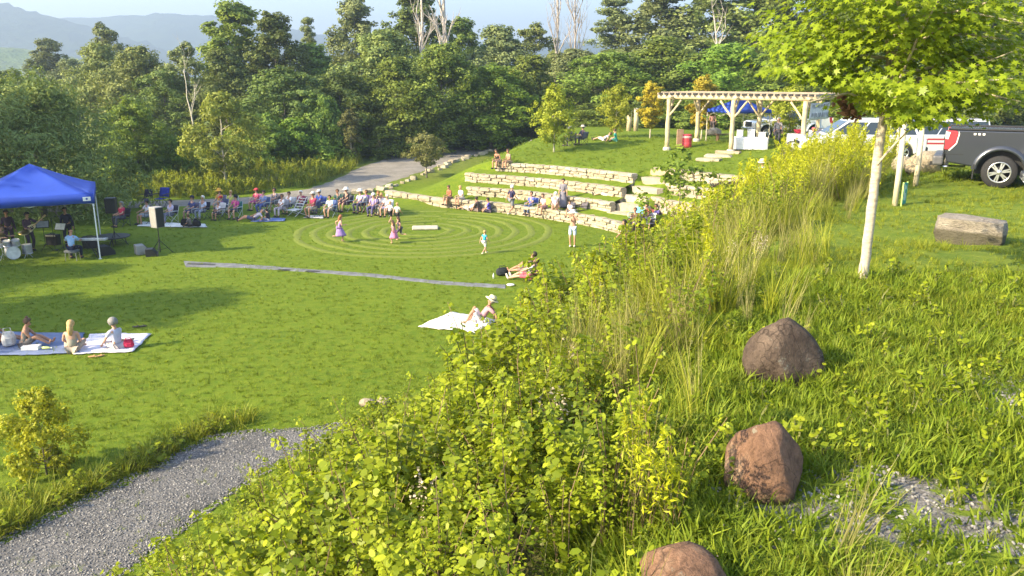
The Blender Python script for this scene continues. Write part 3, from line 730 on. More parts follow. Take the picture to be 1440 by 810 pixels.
# the far and middle rows of the wood, left to right
rows = [
 ('airy', M_GREY, 20, 150, 96, 90, 'low hazy grey-green tree below the pale field at the left'),
 ('tall', M_GREY, 78, 132, 52, 62, 'bluish isolated tree in front of the pale hillside field'),
 ('broad', M_GREY, 105, 125, 84, 70, 'small grey-green tree beside the bluish isolated one'),
 ('airy', M_GREY, 155, 112, 28, 70, 'thin-topped pale tree rising against the hills above the olive mass'),
 ('broad', M_OLIVE, 148, 88, 62, 85, 'olive round-headed tree above the bright leafy tree'),
 ('broad_c', M_OLIVE, 200, 84, 62, 95, 'broad olive tree with brown tinges beside the pale birch stem'),
 ('broad_b', M_DARK, 232, 78, 95, 80, 'dark low tree behind the pale birch stem'),
 ('airy', M_GREY, 268, 80, 55, 80, 'greyish loose tree around the pale birch stem'),
 ('tall', M_MID, 338, 86, -2, 105, 'tall pale green tree rising out of the picture above the yellowish locust'),
 ('broad', M_DARK, 318, 76, 70, 95, 'dark green tree directly behind the yellowish locust'),
 ('tall', M_DARK, 392, 84, 14, 85, 'dark tree with a square shoulder right of the tallest pale one'),
 ('pine', M_GREY, 440, 104, 14, 46, 'narrow tiered conifer standing alone against the sky'),
 ('broad', M_MID, 440, 88, 62, 90, 'mid green tree below the tiered conifer'),
 ('broad_b', M_DARK, 400, 72, 92, 100, 'deep green tree over the tall meadow grass'),
 ('tall', M_GREY, 505, 102, -6, 80, 'tall feathery grey tree left of the white dead trunks'),
 ('broad_c', M_OLIVE, 540, 86, 38, 110, 'light olive tree below the feathery grey one'),
 ('tall', M_DARK, 588, 96, -26, 95, 'very tall dark tree behind the white dead trunks'),
 ('broad_b', M_DARK, 478, 74, 95, 95, 'shadowy tree behind the shrubs left of the road bend'),
 ('broad', M_MID, 556, 74, 82, 105, 'round green tree behind the road fence, left of the post row'),
 ('tall', M_MID, 650, 104, 22, 70, 'slim tree against the sky right of the white dead trunks'),
 ('broad_c', M_MID, 622, 76, 58, 110, 'large mid green tree below the white dead trunks'),
 ('broad', M_GREY, 700, 98, 37, 95, 'bluish green tree under the gap of open sky'),
 ('broad_b', M_BRIGHT, 690, 78, 88, 105, 'brighter green rounded tree behind the end of the road'),
 ('airy', M_OLIVE, 752, 100, 28, 80, 'loose tree left of the bare twiggy trees'),
 ('broad', M_MID, 748, 82, 78, 95, 'green tree behind the young yellow-green lawn tree'),
 ('broad_c', M_GREY, 812, 90, 66, 110, 'grey-green tree below the bare twiggy trees'),
 ('pine', M_GREY, 862, 108, -14, 110, 'spreading pine with tiered boughs against the sky'),
 ('broad_b', M_MID, 855, 80, 70, 110, 'leafy tree below the spreading pine'),
 ('tall', M_GREY, 925, 104, -30, 110, 'tall grey-green tree right of the spreading pine'),
 ('broad', M_MID, 930, 82, 52, 120, 'full green tree above the golden column tree'),
 ('tall', M_OLIVE, 1000, 102, -40, 120, 'tall olive tree above the left half of the log shelter'),
 ('broad_c', M_BRIGHT, 1015, 80, 58, 130, 'bright broad tree directly above the log shelter roof'),
 ('tall', M_MID, 1082, 102, -45, 120, 'tall tree left of the maple crown'),
 ('broad_b', M_MID, 1092, 78, 60, 110, 'dense tree behind the right end of the log shelter'),
 ('tall', M_MID, 1165, 100, -45, 120, 'tall tree seen through the left of the maple crown'),
 ('broad', M_DARK, 1165, 80, 70, 110, 'dark tree behind the banner end of the shelter'),
 ('tall', M_OLIVE, 1255, 98, -45, 120, 'tall tree hidden behind the middle of the maple crown'),
 ('broad_c', M_DARK, 1245, 78, 60, 120, 'dark tree behind the white parked car'),
 ('tall', M_MID, 1345, 96, -45, 120, 'tall tree behind the right of the maple crown'),
 ('broad_b', M_DARK, 1335, 76, 60, 120, 'dark tree behind the dark pickup'),
 ('tall', M_MID, 1435, 94, -45, 120, 'tall tree at the right edge behind the pickup cab'),
 ('broad', M_DARK, 1430, 74, 70, 110, 'shady tree at the right edge above the pickup cab'),
]
for kind, m, u, d, vt, wp, lab in rows: tree('forest_tree', kind, m, u, d, vt, wp * 1.22, lab, 'tree', FOREST)
# understorey at the foot of the wood
und = [(182, 60, 205, 75, M_MID, 'bushy shrub at the foot of the bright leafy tree'), (235, 62, 190, 70, M_BRIGHT, 'yellow-green shrub left of the locust'),
 (360, 66, 160, 80, M_MID, 'round shrub right of the locust'), (415, 68, 165, 80, M_BRIGHT, 'light shrub above the tall meadow grass'), (452, 70, 133, 62, M_MID, 'taller leafy shrub standing out from the dark wood'),
 (470, 71, 170, 70, M_BRIGHT, 'shrub left of the brown-tinged young tree'), (535, 74, 160, 85, M_MID, 'shrub behind the leftmost fence post'), (590, 77, 155, 90, M_MID, 'shrub behind the second fence post'),
 (640, 80, 150, 90, M_DARK, 'dark shrub behind the middle fence posts'), (690, 84, 150, 80, M_OLIVE, 'brownish shrub behind the last fence posts'), (735, 84, 150, 70, M_MID, 'shrub behind the person in black on the upper lawn'),
 (790, 80, 150, 90, M_DARK, 'dark shrub behind the seated pairs on the upper lawn'), (840, 76, 145, 80, M_MID, 'shrub right of the seated pairs on the upper lawn'), (900, 74, 140, 80, M_DARK, 'dark shrub behind the golden column tree'),
 (955, 72, 140, 70, M_MID, 'shrub behind the left bay of the log shelter'), (1010, 72, 130, 75, M_BRIGHT, 'shrub behind the small blue canopy'), (1070, 70, 140, 80, M_DARK, 'dark shrub behind the white truck'),
 (1135, 68, 140, 80, M_DARK, 'dark shrub seen below the banner'), (1200, 66, 130, 90, M_MID, 'shrub behind the grey parked car'), (1290, 64, 120, 100, M_DARK, 'shrub behind the white parked car'), (1390, 60, 110, 110, M_DARK, 'shrub behind the dark pickup')]
for u, d, vt, wp, m, lab in und: tree('forest_shrub', 'under', m, u, d, vt, wp * 1.25, lab, 'shrub', 'shrubs at the foot of the wood')
# particular trees
tree('willow_thicket', 'dome', M_WILLOW, 40, 46, 106, 262, 'huge rounded willow thicket behind the large blue canopy', 'thicket')
tree('broadleaf_tree', 'broad_b', M_BRIGHT, 185, 60, 136, 92, 'bright big-leaved tree right of the willow thicket')
tree('dark_tree', 'broad', M_DARK, -12, 74, 66, 66, 'dark tree crown cut by the left edge above the willow thicket')
tree('locust_tree', 'locust', M_LOCUST, 308, 57.5, 122, 118, 'yellowish small-leaved tree with pale stems at the edge of the meadow')
tree('young_tree', 'flat', M_TWIG, 600, 54, 186, 60, 'small olive tree with thin leaves on the grass beside the gravel road', pos=G(600, 250), cat='young tree')
tree('young_tree', 'young', M_YELLOW, 779, 56, 118, 66, 'young yellow-green tree alone on the upper lawn', pos=G(779, 214), cat='young tree')
tree('young_tree', 'column', M_GOLD, 915, 66, 110, 42, 'golden column-shaped young tree left of the log shelter', pos=G(914, 194), cat='young tree')
tree('young_tree', 'young', M_YELLOW, 872, 66, 118, 50, 'young green-gold tree beside two short timber posts', pos=G(866, 193), cat='young tree')
tree('young_tree', 'column', M_ORANGE, 986, 63, 100, 46, 'orange-tinged young tree behind the log shelter', pos=G(986, 196), cat='young tree')
tree('young_tree', 'young', M_YELLOW, 1112, 60, 118, 70, 'yellow young tree behind the right bay of the log shelter', pos=G(1108, 197), cat='young tree')
tree('young_tree', 'column', M_TWIG, 491, 69, 148, 34, 'thin olive-brown young tree at the road bend', cat='young tree')
tree('sapling', 'sap', M_BRIGHT, 950, 30, 205, 125, 'slender open sapling with big pale leaves rising from the bank before the terraces', 'sapling', pos=G(952, 362))
tree('shrub', 'brush', leafmat('leaf_bush', (.24, .28, .015), (.50, .50, .035), .45, .5), 62, 15, 545, 128, 'yellowish bush on the grass beside the gravel path', pos=G(66, 668), cat='bush')
# trees out of the picture on the left, whose shade lies over the canopy and the audience
for x, y, h, wd in ((-31, 18.5, 13.0, 9), (-33, 14.5, 11.0, 8), (-36, 24, 12, 8), (-37, 31, 15, 9), (-37, 36, 16.5, 9), (-40, 42, 11, 9)):
    tree('shade_tree', 'broad_c', M_MID, 0, y, 0, 0, 'broad tree left of the lawn whose shade falls across the grass', 'tree', 'trees left of the lawn', pos=Vector((x, y, 0)), hgt=h, wid=wd)
# bare and dead trees
def bare(label, u, d, vtop, vbot, r0, twigs, spread, seed, m=BARKD, name='dead_tree', lean=0):
    g = D(u, d); h = ZV(vtop, d) - g.z; rng = random.Random(seed); t = empty(name, g, 0, label, 'dead tree')
    mb = MB(); pts = [Vector((lean * (i / 7) + rng.uniform(-.1, .1), rng.uniform(-.1, .1), h * i / 7)) for i in range(8)]
    mb.tube(pts, [r0 * (1 - .75 * i / 7) for i in range(8)], 7); mb.build('trunk', m, t, True)
    def grow(mb, p, dr, l, r, dep):
        q = [p]; 
        for i in range(3): dr = (dr + Vector((rng.uniform(-.2, .2), rng.uniform(-.2, .2), rng.uniform(-.05, .2)))).normalized(); q.append(q[-1] + dr * l / 3)
        mb.tube(q, [r, r * .8, r * .55, r * .3], 4, cap=False)
        if dep:
            for _ in range(3):
                b0 = q[rng.randint(1, 3)]; grow(mb, b0, (dr + Vector((rng.uniform(-.7, .7), rng.uniform(-.7, .7), rng.uniform(0, .5)))).normalized(), l * .6, r * .5, dep - 1)
    for i in range(twigs):
        k = rng.uniform(.45, 1); p = pts[min(6, int(k * 7))].lerp(pts[min(7, int(k * 7) + 1)], (k * 7) % 1); a = rng.uniform(0, 6.28)
        mb = MB(); grow(mb, p, Vector((math.cos(a) * spread, math.sin(a) * spread, 1)).normalized(), h * .22, r0 * .4 * (1.2 - k * .6), 2); mb.build('branch', m, t)
    return t
bare('white dead trunk rising bare above the wood, the thinner one', 596, 88, -20, 60, .30, 4, .35, 1)
bare('white dead trunk rising bare above the wood, the thicker one', 627, 88, -25, 60, .42, 6, .45, 2)
bare('bare twiggy tree against the sky between the loose tree and the pine', 782, 92, -15, 140, .22, 12, .35, 3, mat('pale_twigs', (.34, .30, .27), .9, 0, .2, 4))
bare('bare twiggy tree with grey branches left of the spreading pine', 806, 94, -8, 140, .22, 12, .4, 5, mat('pale_twigs', (.34, .30, .27), .9, 0, .2, 4))
bare('leaning bare stem among the leaves above the log shelter', 1022, 90, 15, 80, .2, 5, .5, 7, BARKD, 'dead_tree', -2)
bare('pale slender birch stem standing bare in front of the olive trees', 273, 70, 98, 175, .10, 3, .3, 9, BARKP, 'birch_tree', -.6)

# ------------------------------------------------------------------ the maple in front
_b = NT('young_maple_bark'); _p = _b.pos(True); _m = _b.n('ShaderNodeMapping'); _m.inputs['Scale'].default_value = (9, 9, 26); _b.l(_p, _m.inputs['Vector'])
_n1 = _b.noise(_m.outputs[0], 1.2, 5, .7); _n2 = _b.noise(_p, 5, 4)
_c = _b.ramp(_n1, [(.3, (.26, .21, .15)), (.5, (.46, .40, .30)), (.72, (.58, .52, .40))]); _c = _b.mix(_b.ramp(_n2, [(.45, 0), (.7, .55)]), _c, (.30, .27, .19)); _b.base(_c); _b.b.inputs['Roughness'].default_value = .85; _b.bump(_n1, .7, .012)
MBARK = _b.m
def maple():
    g = G(1213, 392); t = empty('maple_tree', g, 0, 'young maple with a pale straight trunk and lush lobed leaves in front of the pickup', 'tree')
    rng = random.Random(5); nr = np.random.default_rng(5); mb = MB()
    top = W(1240, 178, g.y + .05) - g
    pts = [Vector((0, 0, -.1)), Vector((.01, 0, .3)), top * .5 + Vector((.0, 0, 0)), top, top + Vector((.10, .1, .6)), top + Vector((.1, .15, 1.3)), top + Vector((.15, .1, 2.1))]
    for kn in range(26):
        i = rng.randint(1, 2); q_ = pts[i].lerp(pts[i + 1], rng.random())
    pp = []; rr_ = []
    for i in range(25):
        k = i / 24 * 3; j = min(2, int(k)); pp.append(pts[j].lerp(pts[j + 1], k - j) + Vector((rng.gauss(0, .0025), rng.gauss(0, .0025), 0))); rr_.append(np.interp(i / 24, [0, .06, .15, 1], [.088, .064, .055, .049]) * rng.uniform(.95, 1.06))
    mb.tube(pp + pts[4:], rr_ + [.04, .03, .012], 14)
    C = Vector((W(1268, 60, g.y).x - g.x, .05, W(1250, 78, g.y).z - g.z + .1)); RX, RZ = 1.95, 1.32
    Ps, Ns = [], []
    for i in range(84):
        a = i * 2.399; 
        el = rng.uniform(-.75, 1); rad = math.sqrt(1 - min(.98, abs(el)) ** 2)
        e = Vector((C.x + RX * rad * math.cos(a) * rng.uniform(.55, 1.03), C.y + 1.6 * rad * math.sin(a) * rng.uniform(.55, 1.0), C.z + RZ * el * rng.uniform(.8, 1.02)))
        s = pts[3].lerp(pts[5], rng.uniform(0, .9)) if e.z > top.z + .5 else pts[3].lerp(pts[4], rng.uniform(-.0, .6))
        mid = s.lerp(e, .5) + Vector((0, 0, .12)); q = [s, s.lerp(mid, .55), mid, mid.lerp(e, .55), e]
        if i % 2 == 0 and (e + g).z > W(720, 165, g.y).z and (e + g).x > W(1085, 100, g.y).x: mb.tube(q, [.02, .016, .012, .008, .003], 5)
        for k in range(150):
            f = rng.uniform(.35, 1.05); p = (s.lerp(mid, f * 2) if f < .5 else mid.lerp(e, (f - .5) * 2)) + Vector((rng.gauss(0, .14), rng.gauss(0, .14), rng.gauss(0, .075)))
            if p.z < top.z - .05 + .1 * math.hypot(p.x - top.x, p.y): p.z += .12
            pu, pv = (lambda w_: (w_.x, w_.z))(p + g); low = np.interp(pu, [W(q_, 150, g.y).x for q_ in (1050, 1100, 1182, 1200, 1240, 1300, 1400, 1440)], [W(720, q_, g.y).z for q_ in (85, 118, 124, 152, 180, 172, 184, 172)])
            if pv < low - .03 or p.x + g.x < W(1062, 100, g.y).x: continue
            Ps.append(p); out = (p - C).normalized(); Ns.append(Vector((out.x * .55 - .1, out.y * .5 - .15, .75 + out.z * .3)) + Vector((rng.gauss(0, .32), rng.gauss(0, .32), rng.gauss(0, .2))))
    # a lower bare-ended branch to the right
    s = W(1233, 232, g.y) - g; e = W(1292, 172, g.y - .1) - g; mb.tube([s, s.lerp(e, .3) + Vector((0, 0, .03)), s.lerp(e, .65) + Vector((0, 0, .03)), e], [.016, .013, .01, .006], 6)
    mb.build('trunk', MBARK, t, True)
    V, F, tint = leaves_from(np.array(Ps), np.array(Ns), .10, nr, 1, 'maple')
    me = npmesh('crown', V, F, leafmat('maple_leaf', (.13, .20, .008), (.28, .35, .02), .5, .42), {'tint': ('POINT', tint)}); link('crown', me, t)
    # twig of red-brown dead leaves
    c = W(1192, 152, g.y + .1) - g; n = 60; P = np.array([c + Vector((rng.gauss(0, .055) + .1 * q, rng.gauss(0, .05), rng.gauss(0, .035) - .1 * q)) for q in [rng.uniform(-1, 1) for _ in range(n)]])
    V, F, tint = leaves_from(P, nr.normal(0, 1, (n, 3)), .09, nr, .6, 'round'); o = link('withered_leaves', npmesh('withered_leaves', V, F, M_BROWN, {'tint': ('POINT', tint)}), t); setp(o, 'red-brown withered leaf cluster low on the left', kind='stuff')
maple()
# ------------------------------------------------------------------ undergrowth, grass and weeds (uncountable: one object each)
def blades(seed, n, h, w, spread, bend, seg=3):
    r = np.random.default_rng(seed); V = []; F = []; T = []
    for i in range(n):
        a = r.uniform(0, 6.28); b0 = np.array((math.cos(a), math.sin(a), 0)) * spread * r.uniform(0, 1); hh = h * r.uniform(.55, 1.1); bd = bend * r.uniform(.3, 1.3); az = a + r.normal(0, .7)
        d = np.array((math.cos(az), math.sin(az), 0)); s = np.array((-d[1], d[0], 0)) * w * .5; k0 = len(V); t = r.uniform(0, 1)
        for j in range(seg + 1):
            k = j / seg; p = b0 + d * bd * hh * k * k + np.array((0, 0, hh * k * (1 - .25 * bd * k))); wd = (1 - k ** 1.5 * .95)
            V += [p - s * wd, p + s * wd]; T += [t, t]
        for j in range(seg): F.append((k0 + 2 * j, k0 + 2 * j + 1, k0 + 2 * j + 3, k0 + 2 * j + 2))
    return np.array(V), np.array(F), np.array(T)
def grass_proto(name, seed, n, h, w, spread, bend, m, seg=3):
    V, F, T = blades(seed, n, h, w, spread, bend, seg); return npmesh(name, V, F, m, {'tint': ('POINT', T)})
def stem_tris(p0, p1, r):
    d = (p1 - p0); s = np.cross(d, (0, 0, 1.)) + 1e-6; s = s / np.linalg.norm(s) * r; q = np.cross(d, s); q = q / (np.linalg.norm(q) + 1e-9) * r
    return [p0 + s, p0 - s * .5 + q, p0 - s * .5 - q, p1 + s * .5, p1 - s * .25 + q * .5, p1 - s * .25 - q * .5], [(0, 1, 4, 3), (1, 2, 5, 4), (2, 0, 3, 5)]
def leafy_proto(name, seed, stems, h, leaf, nleaf, m, ms, spread=.28, asp=.85, shape='round', plume=None, up=.75):
    r = np.random.default_rng(seed); P = []; N = []; SV = []; SF = []
    for s in range(stems):
        a = r.uniform(0, 6.28); hh = h * r.uniform(.7, 1.08); top = np.array((math.cos(a) * spread * r.uniform(.3, 1), math.sin(a) * spread * r.uniform(.3, 1), hh))
        b = np.array((math.cos(a), math.sin(a), 0)) * .06; mid = (b + top) * .5 + np.array((0, 0, .1 * hh)) - np.array((top[0], top[1], 0)) * .2
        for q0, q1 in ((b, mid), (mid, top)):
            v, f = stem_tris(q0, q1, .006); k = len(SV); SV += v; SF += [tuple(i + k for i in g) for g in f]
        for i in range(nleaf):
            k = r.uniform(.22, 1.0) ** .8; p = (b * (1 - k) + mid * k if k < .5 else mid * (1 - k) + top * k) if False else (b + (mid - b) * min(1, k * 2) + (top - mid) * max(0, k * 2 - 1))
            az = i * 2.399 + r.normal(0, .4); ln = (.05 + .11 * (1 - k)) * h * r.uniform(.5, 1.3); d = np.array((math.cos(az), math.sin(az), 0))
            P.append(p + d * ln + np.array((0, 0, r.normal(0, .02)))); N.append(d * (1 - up) * 1.2 + np.array((0, 0, up)) + r.normal(0, .28, 3))
        if plume:
            for i in range(plume):
                k = r.uniform(0, 1); az = r.uniform(0, 6.28); d = np.array((math.cos(az), math.sin(az), .3)); P.append(top + d * (1 - k) * .11 * r.uniform(.2, 1) + np.array((0, 0, -.16 + .32 * k))); N.append(r.normal(0, 1, 3))
    nl = len(P)
    V, F, T = leaves_from(np.array(P), np.array(N), leaf, r, asp, shape); 
    SV = np.array(SV); k = F.shape[1]
    # stems as faces with the leaves' corner count (last corner repeated through a split edge)
    V2 = []; F2 = []
    for f in SF:
        q = [SV[i] for i in f]
        if k == 6: q = [q[0], q[0] * .5 + q[1] * .5, q[1], q[2], q[2] * .5 + q[3] * .5, q[3]]
        F2.append(tuple(range(len(V) + len(V2), len(V) + len(V2) + k))); V2 += q
    Va = np.concatenate([V, np.array(V2)]); Fa = np.concatenate([F, np.array(F2)]); Ta = np.concatenate([T, np.full(len(V2), .2)])
    mi = np.concatenate([np.zeros(len(F)), np.ones(len(F2))]).astype(int)
    return npmesh(name, Va, Fa, [m, ms], {'tint': ('POINT', Ta)}, mi=mi)
L_BR = leafmat('leaf_undergrowth', (.165, .235, .011), (.41, .46, .028), .48, .45)
L_BR2 = leafmat('leaf_undergrowth_dark', (.115, .18, .013), (.29, .355, .025), .46, .45)
L_GOLD = leafmat('leaf_goldenrod', (.30, .34, .010), (.52, .52, .025), .45, .5)
L_GRASS = leafmat('grass_blade', (.17, .235, .014), (.43, .43, .055), .45, .5)
L_LAWN = leafmat('lawn_blade', (.13, .20, .012), (.25, .31, .025), .42, .6)
L_DRY = leafmat('dry_stem', (.22, .22, .06), (.42, .38, .16), .35, .6)
L_MEAD = leafmat('meadow_blade', (.19, .25, .02), (.42, .44, .06), .46, .6)
L_SEED = leafmat('seed_head', (.35, .3, .2), (.6, .52, .4), .2, .8)
STEM = mat('green_stem', (.13, .14, .04), .7); STEMB = mat('brown_stem', (.16, .11, .06), .8)
SRC = {
 'a': leafy_proto('a', 1, 4, 1.05, .062, 46, L_BR, STEM), 'b': leafy_proto('b', 2, 4, .95, .055, 46, L_BR2, STEMB),
 'c': leafy_proto('c', 3, 4, 1.2, .048, 56, L_BR, STEMB, .34, .6), 'd': leafy_proto('d', 4, 3, 1.0, .066, 44, L_BR2, STEM, .25, .9),
 'e': leafy_proto('e', 5, 4, 1.2, .085, 46, L_GOLD, STEM, .22, .22, 'quad', 40, .4), 'f': leafy_proto('f', 6, 3, 1.35, .085, 50, L_GOLD, STEM, .18, .2, 'quad', 46, .35),
 'g': grass_proto('g', 7, 34, 1.0, .014, .14, .55, L_GRASS, 4), 'h': grass_proto('h', 8, 26, 1.15, .009, .12, .35, L_DRY, 4),
 'i': leafy_proto('i', 9, 5, .6, .028, 20, L_SEED, STEMB, .2, .9, 'quad', 22, .3),
 'j': grass_proto('j', 10, 18, .24, .009, .07, .7, L_GRASS), 'k': grass_proto('k', 11, 16, .17, .010, .08, .95, L_GRASS), 'l': leafy_proto('l', 12, 3, .13, .04, 7, L_BR, STEM, .12, .8),
 'm': grass_proto('m', 13, 14, .10, .012, .09, .8, L_LAWN, 2), 'n': grass_proto('n', 14, 12, .075, .012, .1, 1.0, L_LAWN, 2),
 'o': grass_proto('o', 15, 30, .9, .02, .25, .45, L_MEAD, 3), 'p': leafy_proto('p', 16, 4, .8, .12, 30, L_MEAD, STEM, .35, .5, 'quad', 12, .5),
}
PCOL = bpy.data.collections.new('plant_sources')
POB = {}
for k_ in sorted(SRC): POB[k_] = bpy.data.objects.new('source_' + k_, SRC[k_])
def scatter(name, keys, P, idx, rng, tilt=.18, smin=.75, smax=1.25, scale=None):
    n = len(P); col = bpy.data.collections.new(name + '_sources')
    for k in keys: col.objects.link(POB[k])
    me = bpy.data.meshes.new(name); me.vertices.add(n); me.vertices.foreach_set('co', np.asarray(P, np.float32).ravel())
    rot = np.stack([rng.normal(0, tilt, n), rng.normal(0, tilt, n), rng.uniform(0, 6.283, n)], -1)
    sc = rng.uniform(smin, smax, n) * (1 if scale is None else scale)
    a = me.attributes.new('rot', 'FLOAT_VECTOR', 'POINT'); a.data.foreach_set('vector', rot.astype(np.float32).ravel())
    a = me.attributes.new('sc', 'FLOAT', 'POINT'); a.data.foreach_set('value', sc.astype(np.float32))
    a = me.attributes.new('idx', 'INT', 'POINT'); a.data.foreach_set('value', np.asarray(idx, np.int32))
    o = link(name, me); g = bpy.data.node_groups.new(name, 'GeometryNodeTree')
    g.interface.new_socket('Geometry', in_out='INPUT', socket_type='NodeSocketGeometry'); g.interface.new_socket('Geometry', in_out='OUTPUT', socket_type='NodeSocketGeometry')
    N = g.nodes; i = N.new('NodeGroupInput'); u = N.new('NodeGroupOutput'); ip = N.new('GeometryNodeInstanceOnPoints'); ci = N.new('GeometryNodeCollectionInfo')
    ci.inputs['Collection'].default_value = col; ci.inputs['Separate Children'].default_value = True; ci.inputs['Reset Children'].default_value = True
    ip.inputs['Pick Instance'].default_value = True
    def na(nm, typ): q = N.new('GeometryNodeInputNamedAttribute'); q.data_type = typ; q.inputs['Name'].default_value = nm; return q.outputs['Attribute']
    L = g.links.new; L(i.outputs[0], ip.inputs['Points']); L(ci.outputs[0], ip.inputs['Instance']); L(na('idx', 'INT'), ip.inputs['Instance Index'])
    L(na('rot', 'FLOAT_VECTOR'), ip.inputs['Rotation']); L(na('sc', 'FLOAT'), ip.inputs['Scale']); L(ip.outputs[0], u.inputs[0])
    md = o.modifiers.new('scatter', 'NODES'); md.node_group = g
    return setp(o, kind='stuff')
def area(rng, x0, x1, y0, y1, dens):
    n = int((x1 - x0) * (y1 - y0) * dens); return rng.uniform(x0, x1, n), rng.uniform(y0, y1, n)
def tcoord(x, y):
    xf = np.interp(y, FX[:, 1], FX[:, 0]); xc = np.interp(y, CX[:, 1], CX[:, 0]); return (x - xf) / (xc - xf), xf, xc
def onH(x, y, dz=-.02): return np.stack([x, y, H(x, y) + dz], -1)
def gravel_at(x, y): return np.clip(1.15 - np.hypot((x - 4.3) / 1.5, (y - 5.4) / 1.0), 0, 1) + np.clip(1.1 - np.hypot((x - 2.3) / 1.5, (y - 3.9) / .75), 0, 1) + np.clip(1.05 - np.hypot((x - 3.6) / 1.3, (y - 3.6) / .7), 0, 1)
KEEP = [(G(1095, 528), .55), (G(1070, 690), .5), (G(955, 830), .5), (G(1366, 345), .65)]
def clear(x, y):
    k = np.ones(len(x), bool)
    for p, r in KEEP: k &= (np.hypot(x - p.x, y - p.y) > r * .55) & ~((np.hypot((x - p.x * .9), (y - p.y * .9)) < r * .8) & (rng.random(len(x)) < .85))
    return k
rng = np.random.default_rng(21)
# the overgrown bank
x, y = area(rng, -8.5, 13.5, .6, 40, 30); t, xf, xc = tcoord(x, y)
edge = .10 * vnoise(x, y, .9, 3)
dens = np.where(y < 16, 1.0, np.clip((16 / y) ** .9, .45, 1))
tmax = .93 + .25 * sstep((y - 17) / 3) * (1 - sstep((y - 25) / 3))
k = (t > .015 + edge * .5 + .17 * sstep((y - 15.5) / 4) * (1 - sstep((y - 31) / 5))) & (t < tmax + edge) & ((x < y * .445) | (t < .93)) & (rng.random(len(x)) < dens) & clear(x, y)
x, y, t = x[k], y[k], t[k]; n = len(x)
pn = vnoise(x, y, .55, 8)                         # patches of one kind
far = np.clip((y - 13) / 10, 0, 1)
r = rng.random(n); keys = 'abcdefghi'
idx = np.where(r < .32, 0, np.where(r < .58, 1, np.where(r < .82, 2, 3)))
gold = ((t > .95) | (pn + 1.1 * far + .5 * (t > .5) * far > .72)) & (rng.random(n) < .85); gold &= ~((y < 15.5) & ((t < .66) | (rng.random(n) < .75))); idx = np.where(gold, np.where(rng.random(n) < .5, 4, 5), idx)
tall = ((t > np.where((y > 7.5) & (y < 15), .68, .5)) & (y > 6.2) & (vnoise(x, y, .8, 31) + (t - .55) * 3.0 + far * .4 > .78)) & (rng.random(n) < .8)
idx = np.where(tall, np.where(rng.random(n) < .6, 6, 7), idx)
idx = np.where((rng.random(n) < .02) & (t > .3) & (y < 12), 8, idx)
hs_ = np.where(t < .12, .72, 1.0) * (1 + .22 * vnoise(x, y, .7, 14)) * np.where((y > 25) & (y < 39) & (t < .55), .55, 1) * np.where((y > 14.5) & (y <= 25) & (t < .38), .62, 1) * np.where((y > 7.5) & (y <= 14.5) & (t > .2) & (t < .64), .74, 1) * np.where(t > .75, np.where((y > 17) & (y < 34), 1.15, .8), 1) * np.where((y < 7) & (t > .6), .8, 1)
scatter('undergrowth', keys, onH(x, y), idx, rng, .2, .7, 1.2, hs_)
# rank tufts along the top of the bank and round the boulders
x, y = area(rng, .3, 14, 1.6, 30, 10); t, xf, xc = tcoord(x, y); k = (t > .84) & (t < 1.06 + .05 * vnoise(x, y, 1.2, 5)) & clear(x, y); x, y = x[k], y[k]
scatter('tall_grass', 'ghj', onH(x, y), rng.choice([0, 1, 2, 2], len(x)), rng, .2, .35, .75)
# rough grass of the upper level
x, y = area(rng, .4, 24, 1.8, 30, 190); t, xf, xc = tcoord(x, y)
k = (t > .86) & (x < y * .72 + 5) & (rng.random(len(x)) < np.clip((5.5 / y) ** 1.35, 0, 1) * np.clip(.72 + .6 * vnoise(x, y, 1.0, 19), .15, 1)) & (rng.random(len(x)) > np.clip(gravel_at(x, y) * 1.1, 0, .72)) & clear(x, y)
x, y = x[k], y[k]; sc = (.75 + .35 * vnoise(x, y, 1.3, 4) + .02 * y) * np.where(y > 12, .8, 1)
scatter('rough_grass', 'jkl', onH(x, y, -.01), np.where(rng.random(len(x)) < .04, 2, rng.choice([0, 1, 1], len(x))), rng, .22, .6, 1.15, np.clip(sc, .4, 1.2) * .68)
# dense short sward under the rough grass of the near level
x, y = area(rng, .2, 11, 1.5, 9.5, 420); t, xf, xc = tcoord(x, y)
k = (t > .84) & (x < y * .72 + 4) & (rng.random(len(x)) < np.clip((5 / y) ** 1.5, 0, 1)) & (rng.random(len(x)) > np.clip(gravel_at(x, y) * 1.2 + .5 * vnoise(x, y, 2.2, 3) * (gravel_at(x, y) > .05), 0, .85)); x, y = x[k], y[k]
scatter('short_sward', 'lmn', onH(x, y, -.008), np.where(rng.random(len(x)) < .03, 0, rng.integers(1, 3, len(x))), rng, .3, .6, 1.5)
# loose stones
def pebble(name, seed, m):
    bm = bmesh.new(); bmesh.ops.create_icosphere(bm, subdivisions=1, radius=1); r = random.Random(seed)
    for v in bm.verts: v.co = Vector((v.co.x * r.uniform(.8, 1.2), v.co.y * r.uniform(.6, .95), v.co.z * r.uniform(.45, .7)))
    me = bpy.data.meshes.new(name); bm.to_mesh(me); bm.free(); me.materials.append(m); return me
tp_ = NT('pebble'); oi_ = tp_.n('ShaderNodeObjectInfo').outputs['Random']; tp_.base(tp_.ramp(oi_, [(0, (.08, .08, .085)), (.5, (.17, .165, .165)), (.85, (.26, .25, .24)), (1, (.38, .36, .34))])); tp_.b.inputs['Roughness'].default_value = .9
for i_, k_ in enumerate('qrs'): POB[k_] = bpy.data.objects.new('source_' + k_, pebble('pebble', 50 + i_, tp_.m))
PLa = np.array([(p.x, p.y) for p in PL]); PRa = np.array([(p.x, p.y) for p in PR])
